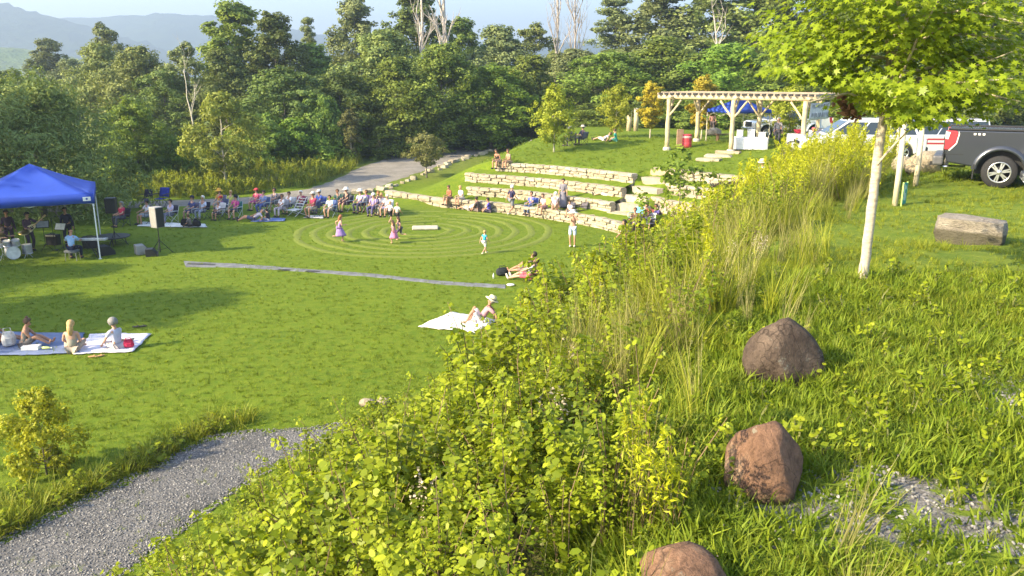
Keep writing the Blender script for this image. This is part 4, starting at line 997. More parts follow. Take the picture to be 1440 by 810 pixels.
x, y = area(rng, -12, -3, 9, 18.2, 620); yl = np.interp(x, PLa[:, 0], PLa[:, 1]); yr = np.interp(x, PRa[:, 0], PRa[:, 1]); k = (y < yl + .05) & (y > yr - .05) & (x < PLa[-1, 0] + .4) & (x > -y * .80); x, y = x[k], y[k]
scatter('path_stones', 'qrs', onH(x, y, .016), rng.integers(0, 3, len(x)), rng, .4, .010, .027)
x, y = area(rng, .8, 6, 2.4, 6.8, 900); g_ = gravel_at(x, y); k = rng.random(len(x)) < np.clip(g_ * 1.1 + .35 * vnoise(x, y, 2.2, 3) * (g_ > .05), 0, 1); x, y = x[k], y[k]
scatter('loose_gravel', 'qrs', onH(x, y, .003), rng.integers(0, 3, len(x)), rng, .4, .005, .016)
# mown lawn
x, y = area(rng, -32, 6, 11, 46, 42); t, xf, xc = tcoord(x, y); inpath = np.zeros(len(x), bool)
k = (t < .03) & (x > -y * .68 - 5) & (rng.random(len(x)) < np.clip((17 / y) ** 1.7, 0, 1)); x, y = x[k], y[k]
PLa = np.array([(p.x, p.y) for p in PL]); PRa = np.array([(p.x, p.y) for p in PR])
def in_path(x, y, grow=0):
    yl = np.interp(x, PLa[:, 0], PLa[:, 1]); yr = np.interp(x, PRa[:, 0], PRa[:, 1]); return (y < yl + grow) & (y > yr - grow) & (x < PLa[-1, 0] + .5)
k = ~in_path(x, y, -.05) | (rng.random(len(x)) < .03); x, y = x[k], y[k]
lab = np.hypot(x - LC.x, y - LC.y) < 6.7
scatter('lawn_grass', 'mn', onH(x, y, -.01), rng.integers(0, 2, len(x)), rng, .25, .6, 1.25, np.where(lab, .8, 1))
# weeds on the verge left of the gravel path
x, y = area(rng, -13, -4.5, 9, 17.5, 60); yl = np.interp(x, PLa[:, 0], PLa[:, 1]); k = (y > yl - .05) & (y < yl + 1.9 + .5 * np.sin(x * 1.7) - .25 * (x + 9)) & (x < -6.2 + .3 * np.sin(y * 3)); x, y = x[k], y[k]
scatter('verge_weeds', 'jkl', onH(x, y), rng.choice([0, 0, 1, 2], len(x)), rng, .25, 1.1, 2.6)
# a few tufts and weeds in the gravel path and between path and bank
x, y = area(rng, -9, -3.5, 9, 18, 6); k = in_path(x, y, .3) & (rng.random(len(x)) < .45); x, y = x[k], y[k]
scatter('path_weeds', 'jkl', onH(x, y), rng.choice([0, 1, 2], len(x)), rng, .25, .3, .8)
# long meadow grass between the gravel road and the wood
x, y = area(rng, -48, -4, 52, 84, 5); us = 720 + x * FPX / y
rl = np.array([(p.x, p.y) for p in RL]); o_ = np.argsort(rl[:, 0]); yr = np.interp(x, rl[o_, 0], rl[o_, 1])
k = (y > yr + .9 + .5 * np.sin(x)) & (y < yr + 13) & (us > 150) & (us < 508); x, y = x[k], y[k]
scatter('meadow_grass', 'eop', onH(x, y), np.where(vnoise(x, y, .25, 6) > .45, rng.choice([0, 1, 2], len(x)), rng.choice([1, 2], len(x))), rng, .2, .6, 1.35)
x, y = area(rng, -8, 9, 84, 96, 1.5); scatter('far_verge', 'op', onH(x, y), rng.integers(0, 2, len(x)), rng, .2, .7, 1.3)

# grass of the parking verge and the upper lawn
x, y = area(rng, -4, 42, 22, 62, 16); t, xf, xc = tcoord(x, y); n_ = (x - W0[0]) * WN[0] + (y - W0[1]) * WN[1]
k = (((t > 1.0) & (y < 44)) | (n_ > 4.2)) & (x > -2) & (x < y * .7 + 5) & (rng.random(len(x)) < np.clip((26 / y) ** 1.5, 0, 1)); x, y = x[k], y[k]
scatter('upper_grass', 'mn', onH(x, y, -.01), rng.integers(0, 2, len(x)), rng, .25, .9, 2.0)
# ------------------------------------------------------------------ boulders and rocks
def boulder(name, p, dims, seed, m, label, group=None, rz=0, peak=(0, 0), sub=3, taper=False):
    rng = random.Random(seed); bm = bmesh.new(); bmesh.ops.create_icosphere(bm, subdivisions=sub, radius=1)
    pl = [(Vector((rng.gauss(0, 1), rng.gauss(0, 1), rng.gauss(0, .6))).normalized(), rng.uniform(.70, .93)) for _ in range(11)]
    for v in bm.verts:
        for n_, d_ in pl:
            q = v.co.dot(n_)
            if q > d_: v.co -= n_ * (q - d_) * .88
        v.co *= 1 + .035 * vnoise(v.co.x * 3 + seed, v.co.y * 3 + v.co.z * 2, 1.4, seed) + .02 * vnoise(v.co.z * 7, v.co.x * 7 + v.co.y * 5, 1.3, seed)
        k = min(1, max(0, (v.co.z + 1) / 2)); w_ = 1.12 - .55 * k ** 1.6 if taper else 1; v.co.x *= w_; v.co.y *= w_; v.co.x += peak[0] * k; v.co.y += peak[1] * k
        v.co = Vector((v.co.x * dims[0] / 2, v.co.y * dims[1] / 2, v.co.z * dims[2] / 2 + dims[2] * .26))
    me = bpy.data.meshes.new(name); bm.to_mesh(me); bm.free(); me.materials.append(m); me.polygons.foreach_set('use_smooth', [True] * len(me.polygons))
    o = link(name, me); o.location = p; o.rotation_euler = (0, 0, rz); return setp(o, label, 'boulder', group)
def boulder_mat(name, a, b, c):
    t = NT(name); p = t.pos(True); n1 = t.noise(p, 4, 6, .65); n2 = t.noise(p, 22, 6, .75)
    col = t.ramp(n1, [(.3, a), (.5, b), (.72, c)]); col = t.mix(t.ramp(n2, [(.35, .6), (.55, 0)]), col, [q * .35 for q in a])
    vo = t.n('ShaderNodeTexVoronoi', feature='DISTANCE_TO_EDGE'); vo.inputs['Scale'].default_value = 3.2
    wp = t.n('ShaderNodeVectorMath', operation='ADD'); t.l(p, wp.inputs[0]); nn = t.n('ShaderNodeTexNoise'); nn.inputs['Scale'].default_value = 5; t.l(p, nn.inputs['Vector']); sc = t.n('ShaderNodeVectorMath', operation='SCALE'); sc.inputs['Scale'].default_value = .35; t.l(nn.outputs['Color'], sc.inputs[0]); t.l(sc.outputs[0], wp.inputs[1]); t.l(wp.outputs[0], vo.inputs['Vector'])
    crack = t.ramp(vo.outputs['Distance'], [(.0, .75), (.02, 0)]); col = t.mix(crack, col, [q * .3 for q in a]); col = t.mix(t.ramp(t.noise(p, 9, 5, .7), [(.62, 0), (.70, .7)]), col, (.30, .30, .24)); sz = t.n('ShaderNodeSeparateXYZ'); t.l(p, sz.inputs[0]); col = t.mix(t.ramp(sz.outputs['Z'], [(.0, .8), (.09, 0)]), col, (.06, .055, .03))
    t.base(col); t.b.inputs['Roughness'].default_value = .9; t.b.inputs['Specular IOR Level'].default_value = .25
    m = t.n('ShaderNodeMath', operation='MULTIPLY_ADD'); t.l(n1, m.inputs[0]); m.inputs[1].default_value = 1.6; t.l(n2, m.inputs[2]); t.bump(m.outputs[0], .9, .035); return t.m
BR = boulder_mat('rust_rock', (.15, .085, .055), (.24, .135, .085), (.36, .25, .17)); BG = boulder_mat('grey_brown_rock', (.065, .045, .035), (.11, .08, .06), (.19, .14, .105)); BT = boulder_mat('tan_rock', (.30, .25, .17), (.42, .35, .25), (.5, .44, .33))
GY = boulder_mat('grey_block_rock', (.22, .19, .16), (.32, .28, .23), (.42, .38, .32))
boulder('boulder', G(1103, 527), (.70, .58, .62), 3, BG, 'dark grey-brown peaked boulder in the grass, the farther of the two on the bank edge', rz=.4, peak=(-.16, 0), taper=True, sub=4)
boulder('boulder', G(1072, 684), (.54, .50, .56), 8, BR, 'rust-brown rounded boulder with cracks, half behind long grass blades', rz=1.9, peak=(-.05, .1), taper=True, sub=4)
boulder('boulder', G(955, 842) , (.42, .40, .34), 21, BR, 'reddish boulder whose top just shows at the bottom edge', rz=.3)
sb = link('stone_block', rough_block(77, .045, 2)); sb.data.materials.clear(); sb.data.materials.append(GY); g = G(1367, 343)
sb.location = g + Vector((0, 0.1, .17)); sb.scale = (.98, .50, .44); sb.rotation_euler = (.02, .03, -.62); setp(sb, 'squared grey stone block lying in the grass near the pickup', 'stone block')
boulder('pale_rock', G(517, 571), (.42, .34, .26), 31, BT, 'pale rounded rock at the foot of the bank, the left of two', 'pale rocks at the foot of the bank', sub=2)
boulder('pale_rock', G(540, 568), (.40, .30, .24), 33, BT, 'smaller pale rock at the foot of the bank, touching its neighbour on the right', 'pale rocks at the foot of the bank', sub=2)
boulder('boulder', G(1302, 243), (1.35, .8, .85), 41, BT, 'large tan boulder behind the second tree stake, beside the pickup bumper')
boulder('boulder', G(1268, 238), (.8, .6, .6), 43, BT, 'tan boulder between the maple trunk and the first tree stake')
boulder('boulder', D(1005, 61), (1.3, .8, .75), 47, BT, 'tan boulder on the lawn behind the left bay of the log shelter')
boulder('boulder', D(372, 60), (1.8, 1, .7), 49, BT, 'low grey-tan boulder in the meadow behind the seated audience')

# ------------------------------------------------------------------ stakes, sign, fence posts, logs
STK = mat('pale_stake_wood', (.60, .52, .36), .8, 0, .18, 4, .2); POSTW = mat('weathered_post', (.38, .34, .27), .9, 0, .25, 4, .3)
def stake(base, top, r, label, name='tree_stake', m=STK):
    o = empty(name, base, 0, label, 'stake', 'pale stakes beside the maple'); mb = MB(); d = top - base
    mb.tube([(0, 0, -.1), d * .5 + Vector((.012, 0, 0)), d], [r, r * .95, r * .9], 9); mb.build('pole', m, o, True); return o
b1 = G(1258, 290); st = stake(b1, W(1272, 170, b1.y + .1), .062, 'pale round stake with a green sign leaning against it, right of the maple trunk')
mb = MB(); mb.tube([(0, 0, 0), (.12, 0, -.03), (.2, .02, .06)], .012, 5); o = mb.build('rubber_tie', mat('tie_rubber', (.05, .05, .05)), st); o.location = (W(1271, 182, b1.y) - b1)
b2 = G(1287, 262); stake(b2, W(1297, 180, b2.y + .1), .07, 'pale round stake standing alone farther off by the pickup')
b3 = G(1262, 232); stake(b3, W(1263, 168, b3.y), .05, 'thin pale stake behind the maple trunk, partly hidden by tall weeds')
# green sign
sg = empty('garden_sign', b1 + Vector((.17, -.02, 0)), .75, 'narrow green sign board with pale bands at the foot of the stake', 'sign')
mb = MB(); mb.box((0, 0, .27), (.20, .022, .46)); mb.build('board', mat('sign_green', (.04, .26, .22), .5, 0, .12, 8), sg)
for x0, wd, z, h in ((-.035, .03, .30, .34), (.03, .022, .2, .16), (.03, .02, .4, .08)):
    mb = MB(); mb.box((x0, -.0125, z), (wd, .004, h)); mb.build('print_band', mat('sign_white', (.7, .75, .7), .6), sg)
for x0 in (-.104, .104):
    mb = MB(); mb.box((x0, 0, .25), (.010, .03, .54)); mb.build('edge_trim', mat('sign_lime', (.35, .5, .15), .6), sg)
# second thin sapling behind the stakes, leaning
sp = empty('leaning_sapling', G(1228, 224), 0, 'pale leaning sapling stem rising behind the maple trunk', 'sapling'); gb = sp.location
mb = MB(); e = W(1203, 172, gb.y) - gb; mb.tube([(0, 0, -.1), e * .5 + Vector((.03, 0, 0)), e], [.06, .05, .03], 8); mb.build('stem', BARKP, sp, True)
r_ = np.random.default_rng(3); P = np.array(e) + r_.normal(0, 1, (260, 3)) * np.array((.45, .4, .4)) + np.array((-.2, 0, .5)); V, F, tn = leaves_from(P, r_.normal(0, 1, (260, 3)) + np.array((0, 0, .8)), .13, r_, .7, 'round')
setp(link('crown', npmesh('crown', V, F, L_BR2, {'tint': ('POINT', tn)}), sp), kind='stuff')
fl = ['beside the log pile', 'second from the log pile', 'middle of the row', 'fourth from the log pile', 'last before the upper lawn']
for i, (u, v, vt) in enumerate(((534, 207, 190), (566, 197, 181), (610, 193, 176), (654, 190, 174), (702, 188, 171))):
    dd = (61.5, 71, 77, 83, 88)[i]; g = G(u, v); dd = g.y; h = (v - vt) / FPX * dd; o = empty('fence_post', g, .3 * i, 'weathered post along the gravel road, ' + fl[i], 'fence post', 'fence posts along the gravel road')
    mb = MB(); mb.box((0, 0, h / 2 - .1), (.26, .26, h + .2), 0, 0, None, .03); mb.build('post', POSTW, o); mb = MB(); mb.lathe([(.2, h), (.2, h + .03), (.02, h + .12)], 4, Matrix.Rotation(R(45), 4, 'Z')); mb.build('cap', POSTW, o)
for i, (u, v, vt, lb) in enumerate(((884, 192, 165, 'the left one, thicker'), (893.5, 191, 161, 'the right one, taller'))):
    g = D(u, 66, v); h = (v - vt) / FPX * 66; o = empty('timber_post', g, .2, 'short timber post beside the green-gold young tree, ' + lb, 'post', 'pair of short timber posts'); mb = MB(); mb.tube([(0, 0, -.1), (.02, 0, h)], .2, 9); mb.build('post', LOG, o, True); mb = MB(); mb.lathe([(.215, h - .06), (.215, h), (.1, h + .05)], 9); mb.build('top', POSTW, o)
lg = G(512, 207)
for i, (dx, dy, dz, l, a) in enumerate(((0, 0, .2, 2.2, .1), (.1, .42, .2, 2.4, .12), (-.1, .2, .54, 2.1, .06), (.5, -.3, .12, 1.6, .35))):
    mb = MB(); mb.tube([(-l / 2, 0, 0), (-l * .1, .02, .01), (l / 2, 0, 0)], [.2, .21, .19] if i < 3 else [.12, .13, .11], 10); o = mb.build('log', mat('sawn_log', (.36, .27, .17), .9, 0, .3, 3, .4), None, True); o.location = lg + Vector((dx, dy, dz)); o.rotation_euler = (0, 0, a)
    setp(o, ['thick pale log at the front bottom of the pile by the road', 'thick pale log at the back bottom of the pile by the road', 'thick pale log lying on top of the pile by the road', 'thin pale log lying on the ground before the pile'][i], 'log', 'pale logs stacked by the road bend')

# ------------------------------------------------------------------ vehicles
TYRE = mat('tyre_rubber', (.022, .022, .024), .85, 0, .2, 20); ALLOY = mat('alloy', (.62, .62, .64), .3, .85, .05, 10); GLASS = mat('tinted_window', (.03, .04, .05), .08, 0, .05, 2, 0, .8)
BLKP = mat('black_trim', (.02, .02, .022), .55); CHR = mat('chrome', (.7, .7, .72), .15, 1, .02); REDL = mat('red_lens', (.36, .04, .055), .15, 0, .05, 5, 0, .7); CLEARL = mat('clear_lens', (.75, .73, .72), .12, 0, .03, 5, 0, .7)
def paint(name, c):
    t = NT(name); t.base(c); t.b.inputs['Metallic'].default_value = .25; t.b.inputs['Roughness'].default_value = .28; t.b.inputs['Coat Weight'].default_value = .8; t.b.inputs['Coat Roughness'].default_value = .06
    return t.m
def arch(xc, r, zc, z0, n=10):
    """points of a wheel arch opening from rear to front at sill height z0"""
    a0 = math.asin((z0 - zc) / r); return [(xc - r * math.cos(a0 + (math.pi - 2 * a0) * i / n), zc + r * math.sin(a0 + (math.pi - 2 * a0) * i / n)) for i in range(n + 1)]
def wheel(par, x, y, r, side, spokes=6, wd=.26):
    t = link('wheel', None, par); t.location = (x, y, r); X = Matrix.Rotation(R(90) * side, 4, 'X')
    mb = MB(); prof = [(r * .60, -wd / 2), (r * .93, -wd / 2), (r, -wd * .36), (r, wd * .36), (r * .93, wd / 2), (r * .60, wd / 2)]
    mb.lathe(prof, 32, X, 0, False); mb.build('tyre', TYRE, t, True)
    mb = MB(); mb.lathe([(r * .60, -wd * .44), (r * .63, -wd * .5), (r * .56, -wd * .46), (r * .54, wd * .1), (.001, wd * .1)], 32, X, 0, False)
    o = mb.build('barrel', BLKP, t, True)
    mb = MB(); mb.lathe([(r * .64, wd * .46), (r * .64, wd * .51), (r * .57, wd * .5), (r * .57, wd * .40)], 32, X, 0, False); mb.lathe([(r * .15, wd * .3), (r * .15, wd * .47), (r * .08, wd * .52), (.001, wd * .52)], 16, X, 0, False); mb.build('rim', ALLOY, t, True)
    for k in range(spokes):
        mb = MB(); a = 2 * math.pi * k / spokes + .26
        for da in (-.13, .13):
            p0 = Vector((r * .12 * math.cos(a + da * 1.5), r * .12 * math.sin(a + da * 1.5), wd * .46)); p1 = Vector((r * .6 * math.cos(a + da), r * .6 * math.sin(a + da), wd * .45)); s = Vector((-math.sin(a), math.cos(a), 0)) * r * .045
            q = [p0 - s, p1 - s, p1 + s, p0 + s]; mb.add([X @ v for v in q] + [X @ (v - Vector((0, 0, wd * .12))) for v in q], [(0, 1, 2, 3), (0, 4, 5, 1), (2, 6, 7, 3), (1, 5, 6, 2), (3, 7, 4, 0)])
        mb.build('spoke', ALLOY, t)
    return t
def bev(o, w=.03, s=2):
    m = o.modifiers.new('bevel', 'BEVEL'); m.width = w; m.segments = s; m.limit_method = 'ANGLE'; m.angle_limit = R(35); o.data.polygons.foreach_set('use_smooth', [False] * len(o.data.polygons)); return o
def panes_of(par, lower, upper, hw0, hw1, m=GLASS):
    pass
def car(name, p, heading, col, label, L=4.6, Hh=1.62, belt=.98, hood=.95, cab=(1.0, 1.75, 3.2, 4.1), r=.33, axles=(.85, 3.65), wd=1.8, tail=None, cat='car', boot=None, stripe=None):
    """x runs from the rear (0) to the front (L); cab = x of rear glass foot, roof rear, roof front, windscreen foot"""
    t = empty(name, p, heading, label, cat, 'vehicles parked behind the upper lawn'); P = paint(name + '_paint', col); z0 = .28; boot = boot or belt
    poly = [(.02, z0 + .1)] + arch(axles[0], r * 1.18, r, z0) + arch(axles[1], r * 1.18, r, z0) + [(L - .12, z0), (L, z0 + .2), (L - .02, hood - .22), (L - .3, hood - .04), (cab[3], belt), (cab[0], belt), (.12, boot), (0, boot - .15)]
    mb = MB(); mb.prism(poly, -wd / 2, wd / 2); bev(mb.build('body', P, t), .06, 3)
    def gh(x0, x1, x2, x3, za, zb, w0, w1, ex=0):
        V = [(x0, -w0, za), (x3, -w0, za), (x2, -w1, zb), (x1, -w1, zb), (x0, w0, za), (x3, w0, za), (x2, w1, zb), (x1, w1, zb)]; return [Vector(v) for v in V]
    w0, w1 = wd / 2 - .05, wd / 2 - .22; v = gh(cab[0], cab[1], cab[2], cab[3], belt - .01, Hh - .05, w0, w1); mb = MB(); mb.add(v, [(0, 1, 2, 3), (7, 6, 5, 4), (1, 5, 6, 2), (4, 0, 3, 7), (3, 2, 6, 7)]); bev(mb.build('cabin', P, t), .04)
    mb = MB(); mb.box(((cab[1] + cab[2]) / 2, 0, Hh - .02), (cab[2] - cab[1] - .04, 2 * w1 - .06, .06)); bev(mb.build('roof', P, t), .025)
    nw = 3 if (cab[2] - cab[1]) > 1.6 else 2
    for sd in (-1, 1):                                                # side windows between the pillars
        for k in range(nw):
            a, b = k / nw, (k + 1) / nw; g_ = .035
            f = lambda q, top: (cab[0] + .12 + (cab[3] - cab[0] - .25) * q) if not top else (cab[1] + .05 + (cab[2] - cab[1] - .1) * q)
            zb_, zt_ = belt + .05, Hh - .13; kk = (zt_ - belt) / (Hh - .05 - belt); wy = lambda z: (w0 + (w1 - w0) * (z - belt) / (Hh - .05 - belt) + .012) * sd
            mb = MB(); q = [(f(a, 0) + g_, wy(zb_), zb_), (f(b, 0) - g_, wy(zb_), zb_), (f(b, 0) * (1 - kk) + f(b, 1) * kk - g_, wy(zt_), zt_), (f(a, 0) * (1 - kk) + f(a, 1) * kk + g_, wy(zt_), zt_)]
            mb.add(q + [(c[0], c[1] - .02 * sd, c[2]) for c in q], [(0, 1, 2, 3), (7, 6, 5, 4), (0, 4, 5, 1), (1, 5, 6, 2), (2, 6, 7, 3), (3, 7, 4, 0)]); mb.build('window', GLASS, t)
        wheel(t, axles[0], sd * (wd / 2 - .12), r, -sd if False else (-1 if sd > 0 else 1), 5, .22); wheel(t, axles[1], sd * (wd / 2 - .12), r, (-1 if sd > 0 else 1), 5, .22)
        mb = MB(); mb.box((.05, sd * (wd / 2 - .2), boot - .2), (.14, .34, .2)); bev(mb.build('taillight', REDL, t), .03)
        mb = MB(); mb.box((L - .16, sd * (wd / 2 - .22), hood - .22), (.22, .4, .15)); bev(mb.build('headlight', CLEARL, t), .03)
        mb = MB(); mb.box((cab[3] - .25, sd * (wd / 2 + .06), belt + .08), (.1, .2, .13)); bev(mb.build('mirror', P, t), .03)
        for k in range(2):
            mb = MB(); mb.box((cab[0] + .75 + k * 1.0, sd * (wd / 2 + .012), belt - .14), (.2, .03, .035)); mb.build('handle', CHR, t)
    for nm, (xa, za), (xb, zb) in (('windscreen', (cab[3], belt), (cab[2], Hh - .05)), ('rear_window', (cab[0], belt), (cab[1], Hh - .05))):
        dx = .015 if nm == 'windscreen' else -.015; a = Vector((xa, 0, za)).lerp(Vector((xb, 0, zb)), .1); b = Vector((xa, 0, za)).lerp(Vector((xb, 0, zb)), .9)
        q = [(a.x + dx, -w0 + .1, a.z + .01), (a.x + dx, w0 - .1, a.z + .01), (b.x + dx, w1 - .06, b.z + .01), (b.x + dx, -w1 + .06, b.z + .01)]; mb = MB(); mb.add(q + [(c[0] - dx * 2, c[1], c[2] - .02) for c in q], [(0, 1, 2, 3), (7, 6, 5, 4), (0, 4, 5, 1), (1, 5, 6, 2), (2, 6, 7, 3), (3, 7, 4, 0)]); mb.build(nm, GLASS, t)
    for nm, x in (('front_bumper', L), ('rear_bumper', 0)):
        mb = MB(); mb.box((x, 0, .46), (.14, wd - .06, .22)); bev(mb.build(nm, P if nm[0] == 'f' else BLKP, t), .05)
    mb = MB(); mb.box((L + .03, 0, .68), (.05, .9, .12)); mb.build('grille', BLKP, t)
    if stripe:
        for z in stripe:
            for sd in (-1, 1):
                mb = MB(); mb.box((L * .45, sd * (wd / 2 + .004), z), (L * .5, .006, .09)); mb.build('stripe', REDL, t)
    return t
def at_g(u, d): q = D(u, d, 200); return q
def heading_from(u, d, deg): return R(deg)
car('parked_wagon', at_g(1293, 33) , R(172), (.72, .72, .74), 'white estate car half hidden behind the maple trunk and weeds', 4.7, 1.62, .98, .92, (.25, .55, 2.9, 3.75))
car('parked_sedan', at_g(1268, 37.5), R(165), (.24, .25, .33), 'slate blue car behind the white estate car, its roof sloping left', 4.5, 1.48, .92, .9, (.75, 1.35, 2.6, 3.5))
car('parked_suv', at_g(1232, 43), R(160), (.12, .10, .13), 'dark plum car seen below the hanging banner', 4.6, 1.7, 1.02, 1.0, (.2, .5, 2.9, 3.7), .36)
car('parked_van', at_g(1385, 45), R(176), (.68, .67, .70), 'white van with red side stripes behind the pickup tail', 4.9, 1.95, 1.1, 1.05, (.1, .25, 3.6, 4.4), .35, (.9, 3.9), 1.9, cat='van', stripe=(.68, .9))
# white pickup behind the shelter
def pickup(name, p, heading, col, label, detail=False, group='vehicles parked behind the upper lawn'):
    t = empty(name, p, heading, label, 'pickup truck', group); P = paint(name + '_paint', col); r = .42; wd = 1.98; L = 5.8; ax_ = (1.28, 4.85); z0 = .52
    bed = [(.05, .62)] + arch(ax_[0], .54, r + .02, z0) + [(2.28, z0), (2.28, 1.47), (.0, 1.47), (-.03, 1.1), (.0, .8)]
    mb = MB(); mb.prism(bed, -wd / 2, wd / 2); bev(mb.build('bed', P, t), .045, 3)
    cabp = [(2.31, z0)] + arch(ax_[1], .54, r + .02, z0) + [(L - .1, z0 - .05), (L, .62), (L - .02, 1.08), (L - .25, 1.2), (4.35, 1.27), (2.31, 1.33)]
    mb = MB(); mb.prism(cabp, -wd / 2, wd / 2); bev(mb.build('cab_body', P, t), .05, 3)
    v = [(2.36, -.93, 1.32), (4.5, -.93, 1.25), (3.75, -.76, 1.93), (2.55, -.76, 1.93)]; mb = MB(); mb.add(v + [(a, -b, c) for a, b, c in v], [(0, 1, 2, 3), (7, 6, 5, 4), (1, 5, 6, 2), (4, 0, 3, 7), (3, 2, 6, 7)]); bev(mb.build('cab_roof', P, t), .05, 3)
    for sd in (-1, 1):
        for (xa, xb, xc_, xd) in ((2.5, 3.28, 3.25, 2.62), (3.36, 4.2, 3.72, 3.33)):
            yb, yt = sd * .925, sd * .795; q = [(xa, yb, 1.37), (xb, yb, 1.37), (xc_, yt, 1.84), (xd, yt, 1.84)]; mb = MB(); mb.add(q + [(c[0], c[1] - .03 * sd, c[2]) for c in q], [(0, 1, 2, 3), (7, 6, 5, 4), (0, 4, 5, 1), (1, 5, 6, 2), (2, 6, 7, 3), (3, 7, 4, 0)]); mb.build('window', GLASS, t)
        for x in ax_: wheel(t, x, sd * (wd / 2 - .13), r, (-1 if sd > 0 else 1), 6, .28)
        # taillight wrapping the rear corner: red, clear band, red
        mb = MB(); mb.prism([(-.045, .95), (.06, .95), (.21, 1.12), (.25, 1.36), (.21, 1.445), (-.045, 1.45)], sd * (wd / 2 - .14), sd * (wd / 2 + .015)); tl = bev(mb.build('taillight', REDL, t), .02)
        mb = MB(); mb.prism([(-.05, 1.24), (.02, 1.22), (.06, 1.40), (-.05, 1.42)], sd * (wd / 2 - .1), sd * (wd / 2 + .019)); mb.build('clear_band', CLEARL, tl)
        mb = MB(); mb.prism([(.06, .93), (.09, .93), (.235, 1.11), (.275, 1.36), (.245, 1.45), (.25, 1.36), (.21, 1.12), (.06, .95)], sd * (wd / 2 - .1), sd * (wd / 2 + .012)); mb.build('lens_edge', CLEARL, tl)
        mb = MB(); mb.box((L - .12, sd * .72, 1.0), (.24, .42, .22)); bev(mb.build('headlight', CLEARL, t), .03)
        mb = MB(); mb.box((4.15, sd * 1.1, 1.4), (.12, .22, .24)); bev(mb.build('mirror', BLKP, t), .04)
        for x in (2.95, 3.95): mb = MB(); mb.box((x - .45, sd * (wd / 2 + .02), 1.17), (.2, .03, .04)); mb.build('handle', BLKP, t)
        for k, x in enumerate(ax_):                                    # flared arches
            mb = MB(); aa = [math.pi * (.02 + .96 * i / 14) for i in range(15)]; ro, ri = .66, .535
            vs = []; 
            for a in aa:
                c_, s_2 = math.cos(a), math.sin(a); vs += [(x + ri * c_, sd * (wd / 2 - .02), r + .02 + ri * s_2), (x + ri * c_, sd * (wd / 2 + .055), r + .02 + ri * s_2), (x + (ri + .06) * c_, sd * (wd / 2 + .06), r + .02 + (ri + .06) * s_2), (x + ro * c_, sd * (wd / 2 - .005), r + .02 + ro * s_2)]
            fs = [(4 * i + j, 4 * i + j + 1, 4 * i + j + 5, 4 * i + j + 4) for i in range(14) for j in range(3)]; mb.add(vs, fs); mb.build('wheel_arch', P, t, True)
            mb = MB(); mb.box((x - .6, sd * (wd / 2 - .06), .42), (.03, .26, .38)); mb.build('mud_flap', BLKP, t)
        mb = MB(); mb.box((1.13, sd * (wd / 2 - .02), 1.485), (2.26, .1, .05)); bev(mb.build('bed_rail', BLKP, t), .015)
        mb = MB(); mb.box((.2, sd * (wd / 2 + .006), .84), (.44, .012, .014)); mb.build('panel_seam', BLKP, t)
        for k in range(3):
            mb = MB(); mb.box((.62 + .1 * k, sd * (wd / 2 + .004), 1.37), (.055, .006, .05)); mb.build('decal_mark', CLEARL, t)
        # wheel well lining
        for x in ax_: mb = MB(); mb.box((x, sd * .62, .66), (1.15, .1, .65)); mb.build('wheel_well', BLKP, t)
    mb = MB(); mb.box((-.16, 0, .66), (.26, wd - .02, .25)); bev(mb.build('rear_bumper', mat('bumper_grey', (.10, .10, .105), .45), t), .05)
    mb = MB(); mb.box((-.05, 0, 1.08), (.04, 1.62, .5)); bev(mb.build('tailgate', P, t), .015); mb = MB(); mb.box((-.08, 0, 1.2), (.03, .3, .08)); mb.build('tailgate_handle', BLKP, t)
    mb = MB(); mb.tube([(-.1, -.5, .46), (.5, -.5, .48)], .045, 10); mb.build('exhaust', CHR, t); mb = MB(); mb.box((-.2, 0, .5), (.35, .1, .1)); mb.build('tow_hitch', BLKP, t)
    mb = MB(); mb.box((L + .02, 0, .62), (.2, wd - .04, .26)); bev(mb.build('front_bumper', CHR, t), .05); mb = MB(); mb.box((L - .0, 0, .98), (.08, 1.0, .32)); bev(mb.build('grille', BLKP, t), .02)
    for nm, q in (('windscreen', [(4.44, -.82, 1.3), (4.44, .82, 1.3), (3.82, .7, 1.88), (3.82, -.7, 1.88)]), ('rear_window', [(2.38, -.8, 1.4), (2.38, .8, 1.4), (2.52, .68, 1.86), (2.52, -.68, 1.86)])):
        dx = .03 if nm[0] == 'w' else -.02; mb = MB(); mb.add([(c[0] + dx, c[1], c[2] + .015) for c in q] + [(c[0] - dx, c[1], c[2] - .01) for c in q], [(0, 1, 2, 3), (7, 6, 5, 4), (0, 4, 5, 1), (1, 5, 6, 2), (2, 6, 7, 3), (3, 7, 4, 0)]); mb.build(nm, GLASS, t)
    return t
hd = R(-29); gw = G(1402, 264); hv = Vector((math.cos(hd), math.sin(hd), 0)); lv = Vector((-hv.y, hv.x, 0))
p0 = gw - hv * 1.28 + lv * .95; p0.z = gw.z - .03
pickup('parked_pickup', p0, hd, (.035, .04, .055), 'dark blue-black pickup truck with alloy wheels parked on the grass at the right edge')
pickup('white_pickup', D(1158, 60, 198) , R(188), (.75, .75, .76), 'white pickup truck parked behind the tables of the log shelter')
fc = G(1436, 286); car('parked_hatchback', fc + Vector((4.25, -1.15, 0)), R(153), (.05, .06, .10), 'dark car whose front corner just enters at the right edge below the pickup', 4.2, 1.5, .95, .92, (.3, .7, 2.4, 3.2))
